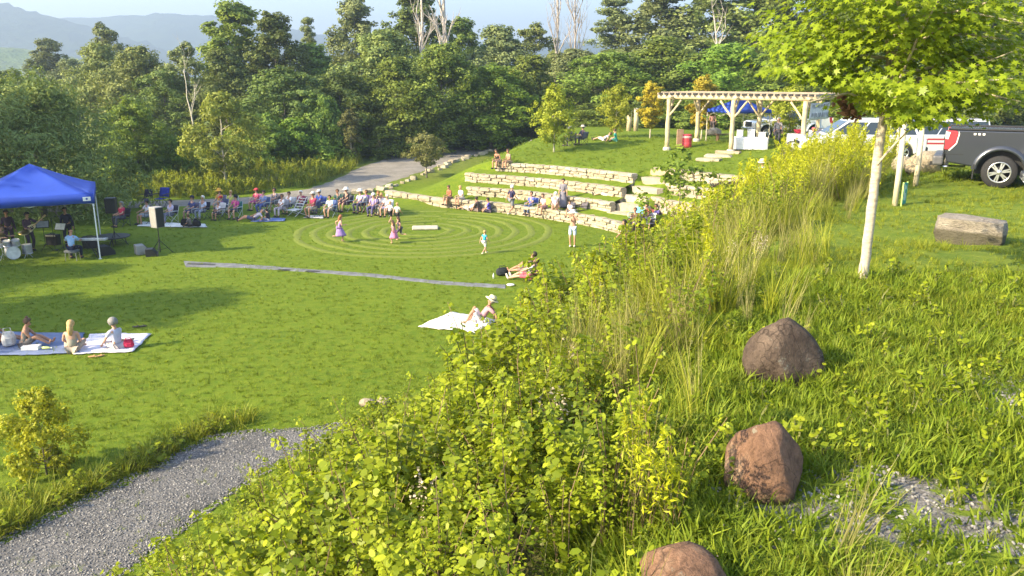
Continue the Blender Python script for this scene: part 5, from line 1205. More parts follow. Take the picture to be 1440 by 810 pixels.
# ------------------------------------------------------------------ people
SKIN1 = mat('skin_fair', (.52, .30, .21), .55, 0, .06, 6); SKIN2 = mat('skin_tanned', (.42, .22, .14), .55, 0, .06, 6)
_CL = {}
def cloth(c, pat=0):
    k = (tuple(c), pat)
    if k not in _CL:
        if pat:
            t = NT('cloth_print'); p = t.pos(True); t.base(t.ramp(t.noise(p, 22, 2), [(.42, c), (.55, [min(1, q * 2 + .15) for q in c])])); t.b.inputs['Roughness'].default_value = .9; _CL[k] = t.m
        else: _CL[k] = mat('cloth_%d' % len(_CL), c, .9, 0, .14, 7, .25, .2, 18)
    return _CL[k]
HAIRC = dict(dark=(.03, .02, .015), brown=(.10, .055, .03), blond=(.50, .32, .13), grey=(.22, .21, .20), white=(.7, .68, .64), red=(.28, .11, .04), bald=None)
HM = {k: mat('hair_' + k, v, .6, 0, .3, 30, .4) for k, v in HAIRC.items() if v}
EYEM = mat('eye', (.03, .02, .02), .2); LIPM = mat('lip', (.38, .14, .11), .5)
PENDING = []
def skin_obj(name, V, E, RAD, root, m, par, lvl=1):
    me = bpy.data.meshes.new(name); me.from_pydata([tuple(v) for v in V], E, []); me.materials.append(m); o = link(name, me, par)
    sk = o.modifiers.new('skin', 'SKIN'); sk.use_smooth_shade = True; sk.branch_smoothing = .6
    roots = root if hasattr(root, '__len__') else [root]
    for i, r in enumerate(RAD):
        d = me.skin_vertices[0].data[i]; d.radius = (r, r) if not hasattr(r, '__len__') else r; d.use_root = i in roots
    if lvl: s = o.modifiers.new('sub', 'SUBSURF'); s.levels = lvl; s.render_levels = lvl
    PENDING.append(o); return o
def ik(a, t, l1, l2, pole):
    d = t - a; L = min(d.length, (l1 + l2) * .995); L = max(L, abs(l1 - l2) + .02); u = d.normalized(); t2 = a + u * L
    k = (l1 * l1 - l2 * l2 + L * L) / (2 * L); h = math.sqrt(max(0, l1 * l1 - k * k)); p = pole - u * pole.dot(u); p = p.normalized() if p.length > 1e-4 else Vector((0, 0, 1))
    return a + u * k + p * h, t2
V3 = Vector
def pose_of(kind, q):
    """pelvis, lean forward (deg), side lean, ankles (left, right), hands (left, right), knee pole, elbow pole, head pitch"""
    j = lambda s: q.uniform(-s, s)
    P = dict(pel=V3((0, 0, .92)), lean=2, side=0, ank=[V3((-.10, .0, .07)), V3((.10, .02, .07))], hand=[V3((-.27, .05, .80)), V3((.27, .05, .80))], knee=V3((0, 1, 0)), elbow=V3((0, -1, -.1)), head=0, toe=V3((0, 1, -.12)))
    if kind == 'walk': P.update(ank=[V3((-.09, .30, .07)), V3((.09, -.30, .12))], hand=[V3((-.27, -.14, .84)), V3((.26, .24, .90))], lean=5, pel=V3((0, 0, .88)))
    if kind == 'run': P.update(ank=[V3((-.08, .14, .07)), V3((.09, -.42, .42))], hand=[V3((-.24, -.10, .95)), V3((.20, .34, 1.08))], lean=12, pel=V3((0, 0, .86)))
    if kind == 'bend': P.update(lean=62, pel=V3((0, -.12, .88)), hand=[V3((-.16, .50, .42)), V3((.16, .52, .40))], head=-20)
    if kind == 'chair': P.update(pel=V3((0, 0, .50)), lean=-8, ank=[V3((-.13, .44 + j(.06), .07)), V3((.13, .40 + j(.08), .07))], hand=[V3((-.14 + j(.04), .32 + j(.05), .66)), V3((.14 + j(.04), .30 + j(.06), .66 + j(.03)))], knee=V3((0, .5, 1)), elbow=V3((0, -1, -.4)), head=-2 + j(6), side=j(5))
    if kind == 'stool': P.update(pel=V3((0, 0, .55)), lean=8, ank=[V3((-.2, .30, .07)), V3((.2, .32, .07))], hand=[V3((-.24, .42, .80)), V3((.24, .44, .80))], knee=V3((0, .6, 1)), elbow=V3((0, -1, -.6)), head=-14)
    if kind == 'ledge': P.update(pel=V3((0, 0, .11)), lean=10, ank=[V3((-.12, .40, -.30)), V3((.12, .44, -.30))], hand=[V3((-.14, .38, .22)), V3((.14, .36, .24))], knee=V3((0, .5, 1)), elbow=V3((-.2, -1, -.3)), head=-8)
    if kind == 'legs_out': P.update(pel=V3((0, 0, .11)), lean=6, ank=[V3((-.14, .80, .07)), V3((.10, .76, .08))], hand=[V3((-.10, .46, .22)), V3((.10, .44, .24))], knee=V3((0, 0, 1)), elbow=V3((-.3, -1, 0)), head=-16, toe=V3((0, .5, 1)))
    if kind == 'side': P.update(pel=V3((0, 0, .11)), lean=4, ank=[V3((.30, .34, .06)), V3((.52, .18, .06))], hand=[V3((-.22, .36, .14)), V3((.16, .34, .2))], knee=V3((-.5, 1, .25)), elbow=V3((-.4, -1, 0)), head=-14, toe=V3((1, .1, 0)))
    if kind == 'cross': P.update(pel=V3((0, 0, .11)), lean=8, ank=[V3((.14, .34, .07)), V3((-.12, .42, .07))], hand=[V3((-.16, .34, .22)), V3((.16, .32, .24))], knee=V3((0, 1, .3)), elbow=V3((-.2, -1, 0)), head=-10, toe=V3((.6, .5, 0)))
    if kind == 'knees_up': P.update(pel=V3((0, 0, .11)), lean=-36, ank=[V3((-.12, .46, .07)), V3((.14, .30, .07))], hand=[V3((-.30, -.48, .05)), V3((.30, -.46, .05))], knee=V3((0, .2, 1)), elbow=V3((0, -.6, .6)), head=10)
    if kind == 'recline': P.update(pel=V3((0, 0, .26)), lean=-28, ank=[V3((-.12, .86, .08)), V3((.10, .82, .1))], hand=[V3((-.2, .28, .42)), V3((.18, .30, .44))], knee=V3((0, 0, 1)), elbow=V3((-.6, -.6, 0)), head=18, toe=V3((0, .5, 1)))
    if kind == 'prop': P.update(pel=V3((0, 0, .12)), lean=-55, ank=[V3((-.1, .84, .06)), V3((.12, .8, .06))], hand=[V3((-.28, -.34, .04)), V3((.05, .3, .2))], knee=V3((0, 0, 1)), elbow=V3((0, -.6, .5)), head=26, toe=V3((0, .4, 1)))
    if kind == 'hands_face': P.update(hand=[V3((-.10, .20, 1.48)), V3((.10, .20, 1.48))], elbow=V3((-.5, 0, -1)), lean=0)
    if kind == 'guitar': P.update(hand=[V3((-.46, .30, 1.30)), V3((.10, .26, 1.02))], elbow=V3((-.2, -.6, -1)), head=-12)
    if kind == 'lean_table': P.update(lean=34, pel=V3((0, -.08, .90)), hand=[V3((-.2, .46, .80)), V3((.2, .48, .80))], head=-6)
    return P
def person(label, p, face, kind, top, bottom, skin=SKIN1, hair='brown', h=1.7, hat=None, hatc=(.7, .62, .42), sleeve=.45, legs='short', longhair=False, shoes=(.05, .05, .05), dress=False, seed=0, group=None, bun=False, bush=1.0, torso=True, face_detail=False, pat=0, pose=None):
    q = random.Random(seed + int(abs(p.x) * 91 + abs(p.y) * 37)); t = empty('person', p, R(face), label, 'person', group, h / 1.7)
    P = pose_of(kind, q)
    if pose: P.update(pose)
    pel = P['pel']; la, sa = R(P['lean']), R(P['side'])
    up = V3((math.sin(sa), math.sin(la), math.cos(la) * math.cos(sa))).normalized(); fw = V3((0, math.cos(la), -math.sin(la))); rt = up.cross(fw) * -1; rt = fw.cross(up).normalized()
    wa, ch, nb = pel + up * .17, pel + up * .34, pel + up * .49
    hp = R(P['head']); hu = (up * .5 + V3((0, 0, 1)) * .5).normalized(); hf = (fw - hu * fw.dot(hu)).normalized()
    hu2 = (hu * math.cos(hp) - hf * math.sin(hp) * -1).normalized() if False else (hu * math.cos(hp) + hf * -math.sin(hp)).normalized(); hf2 = (hf * math.cos(hp) + hu * math.sin(hp)).normalized()
    nk = nb + hu * .055 + hf * .012; jw = nk + hu2 * .062 + hf2 * .026; hm = nk + hu2 * .128 + hf2 * .010; ht = nk + hu2 * .192 - hf2 * .002
    V = [pel, wa, ch, nb, nk, jw, hm, ht]; E = [(0, 1), (1, 2), (2, 3), (3, 4), (4, 5), (5, 6), (6, 7)]; RD = [(.152, .125), (.135, .112), (.158, .12), (.095, .088), .058, .068, .094, .066]
    ns = jw + hu2 * .030 + hf2 * .092; V.append(ns); E.append((5, 8)); RD.append(.012)
    for s in (-1, 1): V.append(hm + rt * s * .099 - hu2 * .012); E.append((6, len(V) - 1)); RD.append(.016)
    J = {}
    for s, n in ((-1, 0), (1, 1)):
        hip = pel + rt * s * .095 - up * .03; kn, an = ik(hip, P['ank'][n], .43, .43, P['knee'] + rt * s * .12); toe = an + P['toe'].normalized() * .15; toe.z = max(toe.z, .03 if kind != 'ledge' else -9)
        b = len(V); V += [hip, kn, an, toe]; E += [(0, b), (b, b + 1), (b + 1, b + 2), (b + 2, b + 3)]; RD += [.088, .056, .038, .03]
        sh = nb - up * .045 + rt * s * .165; el, wr = ik(sh, P['hand'][n], .28, .25, P['elbow'] + rt * s * .35)
        hd_ = (wr - el).normalized(); pm = wr + hd_ * .055; b2 = len(V); V += [sh, el, wr, pm]; E += [(2, b2), (b2, b2 + 1), (b2 + 1, b2 + 2), (b2 + 2, b2 + 3)]; RD += [.055, .040, .027, (.034, .022)]
        J[n] = (hip, kn, an, toe, sh, el, wr, pm, hd_)
    roots = [0]
    for n, s in ((0, -1), (1, 1)):                                    # four fingers and a thumb, each its own chain rooted in the palm
        hip, kn, an, toe, sh, el, wr, pm, hd_ = J[n]; sd = hd_.cross(V3((0, 0, 1))); sd = sd.normalized() if sd.length > .1 else V3((1, 0, 0)); dn = sd.cross(hd_).normalized() * -1
        if dn.z > 0: dn = -dn
        for k, (off, ln) in enumerate(((-.026, .062), (-.009, .075), (.009, .07), (.025, .055))):
            b = len(V); r0 = pm + sd * off; V += [r0, r0 + hd_ * ln * .6 + dn * .012, r0 + hd_ * ln * .95 + dn * .034]; E += [(b, b + 1), (b + 1, b + 2)]; RD += [.0095, .009, .0075]; roots.append(b)
        b = len(V); r0 = wr + hd_ * .03 + sd * .022 * s; V += [r0, r0 + sd * .032 * s + hd_ * .028 + dn * .008, r0 + sd * .040 * s + hd_ * .06 + dn * .02]; E += [(b, b + 1), (b + 1, b + 2)]; RD += [.0105, .0095, .008]; roots.append(b)
    skin_obj('body', V, E, RD, roots, skin, t)
    # clothes
    g = 1.0
    if top is not None:
        V = [pel - up * .02, wa, ch, nb + up * .005]; E = [(0, 1), (1, 2), (2, 3)]; RD = [(.168, .142), (.158, .134), (.178, .142), (.100, .096)]
        for n in (0, 1):
            hip, kn, an, toe, sh, el, wr, pm, hd_ = J[n]; b = len(V)
            if sleeve <= 0: V += [sh - rt * (.03 if n else -.03)]; E += [(2, b)]; RD += [.052]
            elif sleeve <= 1: V += [sh, sh.lerp(el, .5 if sleeve < .7 else .5), sh.lerp(el, sleeve * 1.7 if sleeve < .58 else 1)]; E += [(2, b), (b, b + 1), (b + 1, b + 2)]; RD += [.072, .064, .062]
            else: V += [sh, el, wr]; E += [(2, b), (b, b + 1), (b + 1, b + 2)]; RD += [.072, .056, .042]
        skin_obj('shirt' if not dress else 'dress', V, E, RD, 0, cloth(top, pat), t)
    if bottom is not None:
        V = [pel + up * .03]; E = []; RD = [(.152, .125)]
        for n in (0, 1):
            hip, kn, an, toe = J[n][:4]; b = len(V)
            if legs == 'long': V += [hip, kn, kn.lerp(an, .93)]; E += [(0, b), (b, b + 1), (b + 1, b + 2)]; RD += [.105, .073, .056]
            else: V += [hip, hip.lerp(kn, .5), hip.lerp(kn, .9)]; E += [(0, b), (b, b + 1), (b + 1, b + 2)]; RD += [.106, .092, .082]
        skin_obj('trousers' if legs == 'long' else 'shorts', V, E, RD, 0, cloth(bottom), t)
    if dress and kind in ('stand', 'walk', 'run', 'hands_face', 'guitar'):
        ln = .46 if legs != 'long' else .78; mb = MB(); n = 18; kx = (J[0][1] + J[1][1]) / 2
        for i in range(6):
            k = i / 5; c = pel + up * .06; c = c.lerp(V3(((kx.x), kx.y * .6, pel.z - ln)), k)
            for a in range(n):
                an_ = 2 * math.pi * a / n; rr = (.155 + .13 * k) * (1 + .07 * k * math.sin(an_ * 5)); mb.v.append((c.x + rr * math.cos(an_), c.y + (rr * .85 + .08 * k * (kind != 'stand')) * math.sin(an_), c.z))
        for i in range(5):
            for a in range(n): mb.f.append((i * n + a, i * n + (a + 1) % n, (i + 1) * n + (a + 1) % n, (i + 1) * n + a)); mb.m.append(0)
        o = mb.build('skirt', cloth(top, pat), t, True); o.modifiers.new('s', 'SOLIDIFY').thickness = .008
    HF = Matrix((( *rt, 0), (*hf2, 0), (*hu2, 0), (0, 0, 0, 1))).transposed(); HF.translation = hm
    if hair != 'bald' or hair == 'white':
        pass
    hk = hair if hair in HM else None
    if hk:
        mb = MB(); mb.sphere((0, -.014, .02), (.108 * bush, .116 * bush, .112 * bush), 14, 10); vv = []
        for x, y, z in mb.v:
            y = min(y, .012 + max(0, z) * .85)
            if z < -.06 and not longhair: z = -.06 + (z + .06) * .3
            vv.append(HF @ V3((x, y, z)))
        mb.v = [tuple(v) for v in vv]
        if longhair: 
            mb.tube([HF @ V3((0, -.05, .04)), HF @ V3((0, -.085, -.06)), HF @ V3((0, -.10, -.18)), HF @ V3((0, -.11, -.32))], [.08, .088, .085, .03], 10)
        if bun: mb.sphere(tuple(HF @ V3((0, -.06, .125))), .042, 10, 7)
        mb.build('hair', HM[hk], t, True)
    if hat:
        mb = MB()
        if hat in ('straw', 'brim'): mb.lathe([(.225, .035), (.22, .045), (.128, .062), (.120, .135), (.105, .172), (.03, .18)], 20, HF, 0, True)
        elif hat == 'cap':
            mb.lathe([(.118, .03), (.120, .06), (.108, .115), (.066, .146), (.01, .153)], 16, HF @ Matrix.Translation((0, -.012, 0)), 0, True)
            mb.box((0, .148, .045), (.16, .12, .014), 0, 0, HF, .005)
        o = mb.build('hat', cloth(hatc), t, True)
        if hat in ('straw',): mb = MB(); mb.lathe([(.131, .062), (.125, .088)], 20, HF, 0, False); mb.build('hat_band', cloth((.08, .06, .05)), o, True)
    if shoes is not None:
        for n in (0, 1):
            an, toe = J[n][2], J[n][3]; d = (toe - an).normalized(); heel = an - d * .05 - V3((0, 0, .03 if abs(d.z) < .5 else 0)); mb = MB()
            mb.tube([heel, heel.lerp(toe, .35), heel.lerp(toe, .8), toe + d * .05], [.036, .046, .048, .024], 9); mb.build('shoe', cloth(shoes), t, True)
    if face_detail:
        for s in (-1, 1): mb = MB(); mb.sphere(tuple(HF @ V3((s * .036, .089, -.004))), .012, 8, 6); mb.build('eye', EYEM, t, True)
        mb = MB(); mb.sphere(tuple(HF @ V3((0, .088, -.070))), (.022, .008, .007), 8, 6); mb.build('mouth', LIPM, t, True)
    t['_hf'] = 0; del t['_hf']
    return t
def finish_people():
    dg = bpy.context.evaluated_depsgraph_get()
    done = []
    for o in PENDING: done.append(bpy.data.meshes.new_from_object(o.evaluated_get(dg)))
    for o, me in zip(PENDING, done):
        n = o.data.name; old = o.data; o.modifiers.clear(); o.data = me; bpy.data.meshes.remove(old); me.name = n
        me.polygons.foreach_set('use_smooth', [True] * len(me.polygons))

# ------------------------------------------------------------------ seats, blankets
ALUM = mat('chair_tube', (.55, .56, .58), .35, .6, .05, 10); DKT = mat('dark_tube', (.05, .05, .055), .45, .3)
def camp_chair(name, label, p, face, col, frame=ALUM, proto=[None], kind='camp', group='folding chairs of the audience', s=1):
    if proto[0] is None:
        t = empty(name, p, R(face), label, 'chair', group); mb = MB()
        N = 5; vs = []
        for i in range(N):
            for jx in range(N):
                x = -.25 + .5 * jx / 4; y = -.24 + .48 * i / 4; vs.append((x, y, .42 - .05 * math.sin(math.pi * jx / 4) * math.sin(math.pi * (i + .6) / 5)))
        mb.add(vs, [(i * N + k, i * N + k + 1, (i + 1) * N + k + 1, (i + 1) * N + k) for i in range(4) for k in range(4)]); o = mb.build('seat', cloth((.1, .1, .1)), t, True); o.modifiers.new('s', 'SOLIDIFY').thickness = .012
        mb = MB(); vs = [(-.25 + .5 * jx / 4, -.25 - .14 * i / 4 - .04 * math.sin(math.pi * jx / 4), .46 + .44 * i / 4) for i in range(N) for jx in range(N)]
        mb.add(vs, [(i * N + k, i * N + k + 1, (i + 1) * N + k + 1, (i + 1) * N + k) for i in range(4) for k in range(4)]); o = mb.build('backrest', cloth((.1, .1, .1)), t, True); o.modifiers.new('s', 'SOLIDIFY').thickness = .012
        for sx in (-1, 1):
            for sy in (-1, 1): mb = MB(); mb.tube([(sx * .27, sy * .27, 0), (sx * .255, -sy * .22, .43)], .0125, 6); mb.build('leg', frame, t)
            mb = MB(); mb.tube([(sx * .27, -.25, .02), (sx * .265, -.26, .45), (sx * .25, -.40, .91)], .0125, 6); mb.build('back_post', frame, t)
            mb = MB(); mb.tube([(sx * .28, -.30, .62), (sx * .29, 0, .64), (sx * .28, .26, .63)], [.02, .024, .02], 6); mb.build('armrest', frame, t)
            mb = MB(); mb.tube([(sx * .27, .26, .42), (sx * .28, .26, .63)], .0125, 6); mb.build('arm_post', frame, t)
        proto[0] = t
    else: t = copy_tree(proto[0]); t.location = p; t.rotation_euler = (0, 0, R(face)); setp(t, label, 'chair', group)
    t.scale = (s, s, s)
    for c in t.children:
        if c.name.split('.')[0] in ('seat', 'backrest'): c.material_slots[0].link = 'OBJECT'; c.material_slots[0].material = cloth(col)
        else: c.material_slots[0].link = 'OBJECT'; c.material_slots[0].material = frame
    return t
def blanket(label, px, col, pat=0, seed=0, group=None, wr=.02, name='blanket'):
    c = [G(*q) for q in px]; n = 16; rg = random.Random(seed); V = []
    for i in range(n + 1):
        for k in range(n + 1):
            a, b = i / n, k / n; p = c[0] * (1 - a) * (1 - b) + c[1] * a * (1 - b) + c[2] * a * b + c[3] * (1 - a) * b
            e = .04 * math.sin(7 * a + seed) * (b in (0, 1)) + .0; p = p + V3((rg.uniform(-.02, .02), e + rg.uniform(-.02, .02), 0))
            V.append((p.x, p.y, float(H(p.x, p.y)) + .035 + wr * abs(math.sin(p.x * 5.3 + seed) * math.sin(p.y * 4.1 + 2 * seed)) + wr * .5 * rg.random()))
    F = [(i * (n + 1) + k, (i + 1) * (n + 1) + k, (i + 1) * (n + 1) + k + 1, i * (n + 1) + k + 1) for i in range(n) for k in range(n)]
    mb = MB(); mb.add(V, F); o = mb.build(name, cloth(col, pat), None, True); md = o.modifiers.new('s', 'SOLIDIFY'); md.thickness = .012; return setp(o, label, 'blanket', group)
def at(u, v, dz=0): return G(u, v) + V3((0, 0, dz))
def pt(s, n, z): return sn(s, n, z)

# ---- picnic trio on the left
B1 = blanket('blue-grey picnic blanket under the woman in the grey tank top', [(-30, 502), (112, 499), (118, 470), (-10, 468)], (.16, .20, .33), 0, 1)
B2 = blanket('white patterned picnic blanket under the person in the pale shirt', [(104, 500), (188, 496), (213, 471), (128, 471)], (.66, .63, .72), 0, 5)
person('woman in grey tank top with dark bun and sunglasses sitting on the blue-grey blanket', at(36, 491, .05), -72, 'legs_out', (.20, .19, .17), (.13, .12, .12), SKIN2, 'brown', 1.68, sleeve=0, bun=True, shoes=None, face_detail=True, pose=dict(lean=10, ank=[V3((-.10, .72, .07)), V3((.12, .66, .08))]))
person('blond long-haired woman in a grey strap top seen from behind between the two blankets', at(103, 497, .05), 12, 'cross', (.33, .30, .25), (.40, .33, .26), SKIN1, 'blond', 1.72, sleeve=0, longhair=True, shoes=None, face_detail=True)
person('person with bushy grey-dark hair in pale lavender shirt on the white blanket', at(166, 492, .05), 62, 'side', (.52, .52, .68), (.55, .5, .5), SKIN1, 'grey', 1.66, sleeve=.5, shoes=(.3, .25, .2), face_detail=True, bush=1.35)
person('person in rust-red clothes leaning back, cut by the left edge of the picture', at(-8, 488, .05), -60, 'legs_out', (.35, .12, .06), (.30, .13, .08), SKIN2, 'dark', 1.66, shoes=None)
# ---- man with straw hat
blanket('white blanket under the man with the straw hat', [(588, 461), (668, 470), (700, 452), (636, 440)], (.74, .71, .70), 0, 9)
person('man with straw hat and mauve shirt leaning back on the white blanket, knees up', at(676, 455, .05), 98, 'knees_up', (.42, .24, .27), (.62, .58, .62), SKIN2, 'grey', 1.74, 'straw', (.78, .70, .48), .5, shoes=None, face_detail=True)
# ---- reclining pair by the tall weeds
for (u, v, c, lb) in ((744, 396, (.45, .06, .10), 'red low sling chair under the woman in white by the tall weeds'), (740, 387, (.10, .10, .12), 'dark low sling chair behind the woman in white')):
    o = camp_chair('low_chair', lb, at(u, v), 62, c, DKT, [None], group='low chairs by the weeds', s=.62)
person('woman in white top and pink-red skirt reclining in the low red chair', at(744, 396), 66, 'recline', (.72, .70, .74), (.50, .12, .16), SKIN1, 'brown', 1.66, sleeve=.4, shoes=(.6, .55, .5))
person('dark-haired person in beige top reclining behind the woman in white', at(741, 387), 68, 'recline', (.46, .36, .28), (.22, .16, .14), SKIN2, 'dark', 1.72, sleeve=.2, shoes=None)
person('child with orange cap leaning against the reclining pair', at(757, 387), 120, 'cross', (.55, .35, .28), (.3, .2, .2), SKIN1, 'brown', 1.15, 'cap', (.65, .16, .06), shoes=None)
# ---- labyrinth
person('girl in purple dress running across the labyrinth', at(478, 341), -70, 'run', (.34, .22, .50), (.34, .22, .50), SKIN1, 'red', 1.38, sleeve=0, dress=True, longhair=True, shoes=None)
person('girl in pink dress running on the inner rings of the labyrinth', at(555, 343), 60, 'run', (.58, .22, .38), (.58, .22, .38), SKIN1, 'brown', 1.18, sleeve=0, dress=True, longhair=True, shoes=None)
person('girl in dark top close behind the girl in pink', at(563, 338), 75, 'run', (.09, .08, .12), (.10, .09, .13), SKIN1, 'brown', 1.20, sleeve=.3, longhair=True, shoes=None)
person('small child in turquoise top and white shorts walking on the labyrinth', at(681, 357), -40, 'walk', (.05, .42, .60), (.7, .68, .7), SKIN1, 'blond', 1.08, sleeve=.2, shoes=(.7, .68, .6))
person('boy in white shirt and black shorts walking at the end of the audience row', at(549, 314), -30, 'walk', (.74, .73, .75), (.03, .03, .035), SKIN1, 'blond', 1.22, shoes=None)
person('child in pale cream shirt walking behind the boy in black shorts', at(559, 316), -20, 'walk', (.68, .70, .62), (.05, .05, .05), SKIN1, 'blond', 1.20, shoes=None)
# ---- along the terraces
FL = 134
person('white-haired man in navy shirt and grey shorts standing before the lowest wall', at(719, 302), -50, 'walk', (.03, .03, .08), (.22, .23, .26), SKIN2, 'white', 1.74, shoes=(.6, .55, .45))
person('person in pale pink shirt and shorts bending over, seen from behind', at(780, 310), -10, 'bend', (.68, .56, .58), (.58, .36, .30), SKIN1, 'white', 1.72, shoes=(.5, .4, .35), pose=dict(lean=38))
person('person in long grey dress standing on the lowest grass shelf', pt(7.4, .75, .58), 150, 'stand', (.20, .19, .23), (.16, .15, .17), SKIN1, 'dark', 1.66, sleeve=.6, dress=True, legs='long', shoes=(.05, .05, .05))
person('bare-chested man with white hat and light blue shorts holding hands to his face', at(805, 347), 170, 'hands_face', None, (.45, .55, .66), SKIN1, 'white', 1.68, 'brim', (.78, .76, .72), shoes=(.6, .55, .5))
person('woman in dark dress with dark hair walking beside the tall weeds', at(878, 360), 100, 'walk', (.035, .025, .03), (.03, .02, .03), SKIN2, 'dark', 1.66, sleeve=0, dress=True, longhair=True, shoes=(.1, .08, .06))
person('person in rust-brown top sitting at the left end of the low tiers', pt(-.1, .15, .53), FL, 'ledge', (.36, .14, .08), (.24, .16, .12), SKIN2, 'brown', 1.62, sleeve=.4)
person('person in white shirt sitting at the left end of the low tiers', pt(.75, .15, .57), FL, 'ledge', (.76, .74, .75), (.5, .45, .42), SKIN1, 'blond', 1.62)
person('person in black top sitting on the left end of the topmost wall', pt(.7, 3.25, 2.55), FL + 10, 'ledge', (.03, .03, .03), (.45, .36, .28), SKIN2, 'dark', 1.7, sleeve=0, pose=dict(lean=24))
person('person in tan clothes sitting next to the one in black on the topmost wall', pt(1.4, 3.3, 2.55), FL - 6, 'ledge', (.38, .27, .18), (.36, .26, .18), SKIN2, 'brown', 1.64)
person('woman in white top lounging on the ground before the lowest wall', at(660, 296), 60, 'prop', (.68, .66, .66), (.4, .35, .34), SKIN1, 'brown', 1.64)
person('dark-haired person between two others lounging before the lowest wall', at(672, 297.5), 70, 'side', (.12, .10, .10), (.25, .2, .18), SKIN2, 'dark', 1.66)
person('person in royal blue shirt leaning sideways before the lowest wall', at(688, 299), 95, 'side', (.10, .09, .42), (.12, .1, .14), SKIN2, 'dark', 1.68)
camp_chair('folding_chair', 'blue folding chair before the lowest wall right of the man in navy', at(747, 301), 140, (.07, .10, .32), ALUM)
person('person in blue shirt and jeans slouching in the blue folding chair', at(747, 301), 140, 'chair', (.10, .14, .45), (.09, .12, .22), SKIN1, 'dark', 1.7, legs='long')
camp_chair('folding_chair', 'yellow-green folding chair beside the person in pale pink', at(765, 303), 150, (.42, .40, .10), ALUM)
person('person in pink and white sitting on the lowest wall left of the grey dress', pt(6.6, .1, .57), FL, 'ledge', (.6, .40, .44), (.35, .22, .24), SKIN1, 'brown', 1.62)
person('child in white shirt sitting on the lowest wall right of the grey dress', pt(8.5, .1, .57), FL + 14, 'ledge', (.66, .62, .62), (.3, .3, .34), SKIN1, 'brown', 1.2)
camp_chair('folding_chair', 'dark grey folding chair before the wall right of the person in pale pink', at(798, 309), 140, (.09, .09, .12), DKT)
camp_chair('folding_chair', 'empty charcoal folding chair nearest the stone steps', at(815, 306), 120, (.12, .11, .13), DKT)
person('person in white clothes lying back on the third tier near the aisle', pt(9.3, 2.3, 1.26), 60, 'prop', (.72, .70, .72), (.6, .55, .58), SKIN1, 'dark', 1.66)
camp_chair('striped_chair', 'folding chair with bright blue stripes near the foot of the aisle', at(893, 318), 130, (.14, .42, .78), mat('white_tube', (.8, .8, .8), .4))
person('person in dark brown top with white skirt sitting by the blue striped chair', at(892, 326), 140, 'chair', (.10, .06, .05), (.66, .62, .62), SKIN2, 'brown', 1.62)
person('person in red-orange top near the foot of the aisle', at(907, 320), 120, 'chair', (.58, .15, .07), (.5, .3, .2), SKIN1, 'dark', 1.62)
person('child in white and pink clothes near the foot of the aisle', at(911, 325), 160, 'chair', (.70, .56, .66), (.6, .5, .6), SKIN1, 'dark', 1.35)
person('person in purple-blue patterned top right of the child in white and pink', at(921, 321), 140, 'chair', (.14, .09, .32), (.2, .14, .2), SKIN2, 'dark', 1.66, pat=1)
for (u, v, c, lb) in ((907, 320, (.5, .14, .1), 'red folding chair near the foot of the aisle'), (892, 326, (.2, .16, .15), 'brown folding chair next to the blue striped one'), (921, 321, (.15, .14, .2), 'purple-grey folding chair half hidden by weeds'), (911, 325, (.62, .6, .62), 'white folding chair under the child in white and pink')): camp_chair('folding_chair', lb, at(u, v), 138, c, DKT)
# right-hand tiers
ur = math.atan2(WU[1], WU[0])
person('person in pale blue shirt with straw hat sitting on the upper right-hand wall', pt(17.6, 5.25, 2.87), FL, 'ledge', (.30, .40, .46), (.55, .47, .36), SKIN1, 'grey', 1.7, 'straw', (.72, .64, .42), 1.2, 'long')
person('person in black lying on the right-hand tier beside the one with the straw hat', pt(16.3, 4.35, 2.3), 60, 'prop', (.025, .02, .02), (.03, .022, .02), SKIN2, 'dark', 1.68, sleeve=1.2, legs='long')
# upper lawn
for (u, v, tc, lb, hr, ht) in ((801, 206, (.10, .12, .20), 'dark-clothed person in chair on the upper lawn, the left one of the pair', 'grey', 'brim'), (818, 204, (.14, .12, .20), 'person in plum top in chair on the upper lawn, the right one of the pair', 'grey', 'brim')):
    camp_chair('lawn_chair', lb.replace('dark-clothed person in', 'dark').replace('person in plum top in', 'plum'), at(u, v), 40, (.16, .16, .2), DKT, group='chairs on the upper lawn'); person(lb, at(u, v), 40, 'chair', tc, (.05, .06, .09), SKIN1, hr, 1.72, ht, (.5, .45, .4), .6, 'long')
person('person in lavender and white sitting on the grass of the upper lawn', at(849, 198), 60, 'prop', (.52, .48, .56), (.6, .56, .58), SKIN1, 'brown', 1.64)
person('person in teal top sitting on the grass of the upper lawn', at(866, 199), 80, 'cross', (.06, .40, .30), (.1, .3, .25), SKIN1, 'brown', 1.62)
blanket('pale blanket under the person in black on the far upper lawn', [(722, 198), (748, 198), (750, 194), (726, 194)], (.5, .48, .52), 0, 3)
person('person in black sitting on a pale blanket on the far upper lawn', at(735, 197, .05), 160, 'cross', (.03, .025, .03), (.04, .03, .03), SKIN2, 'dark', 1.66)
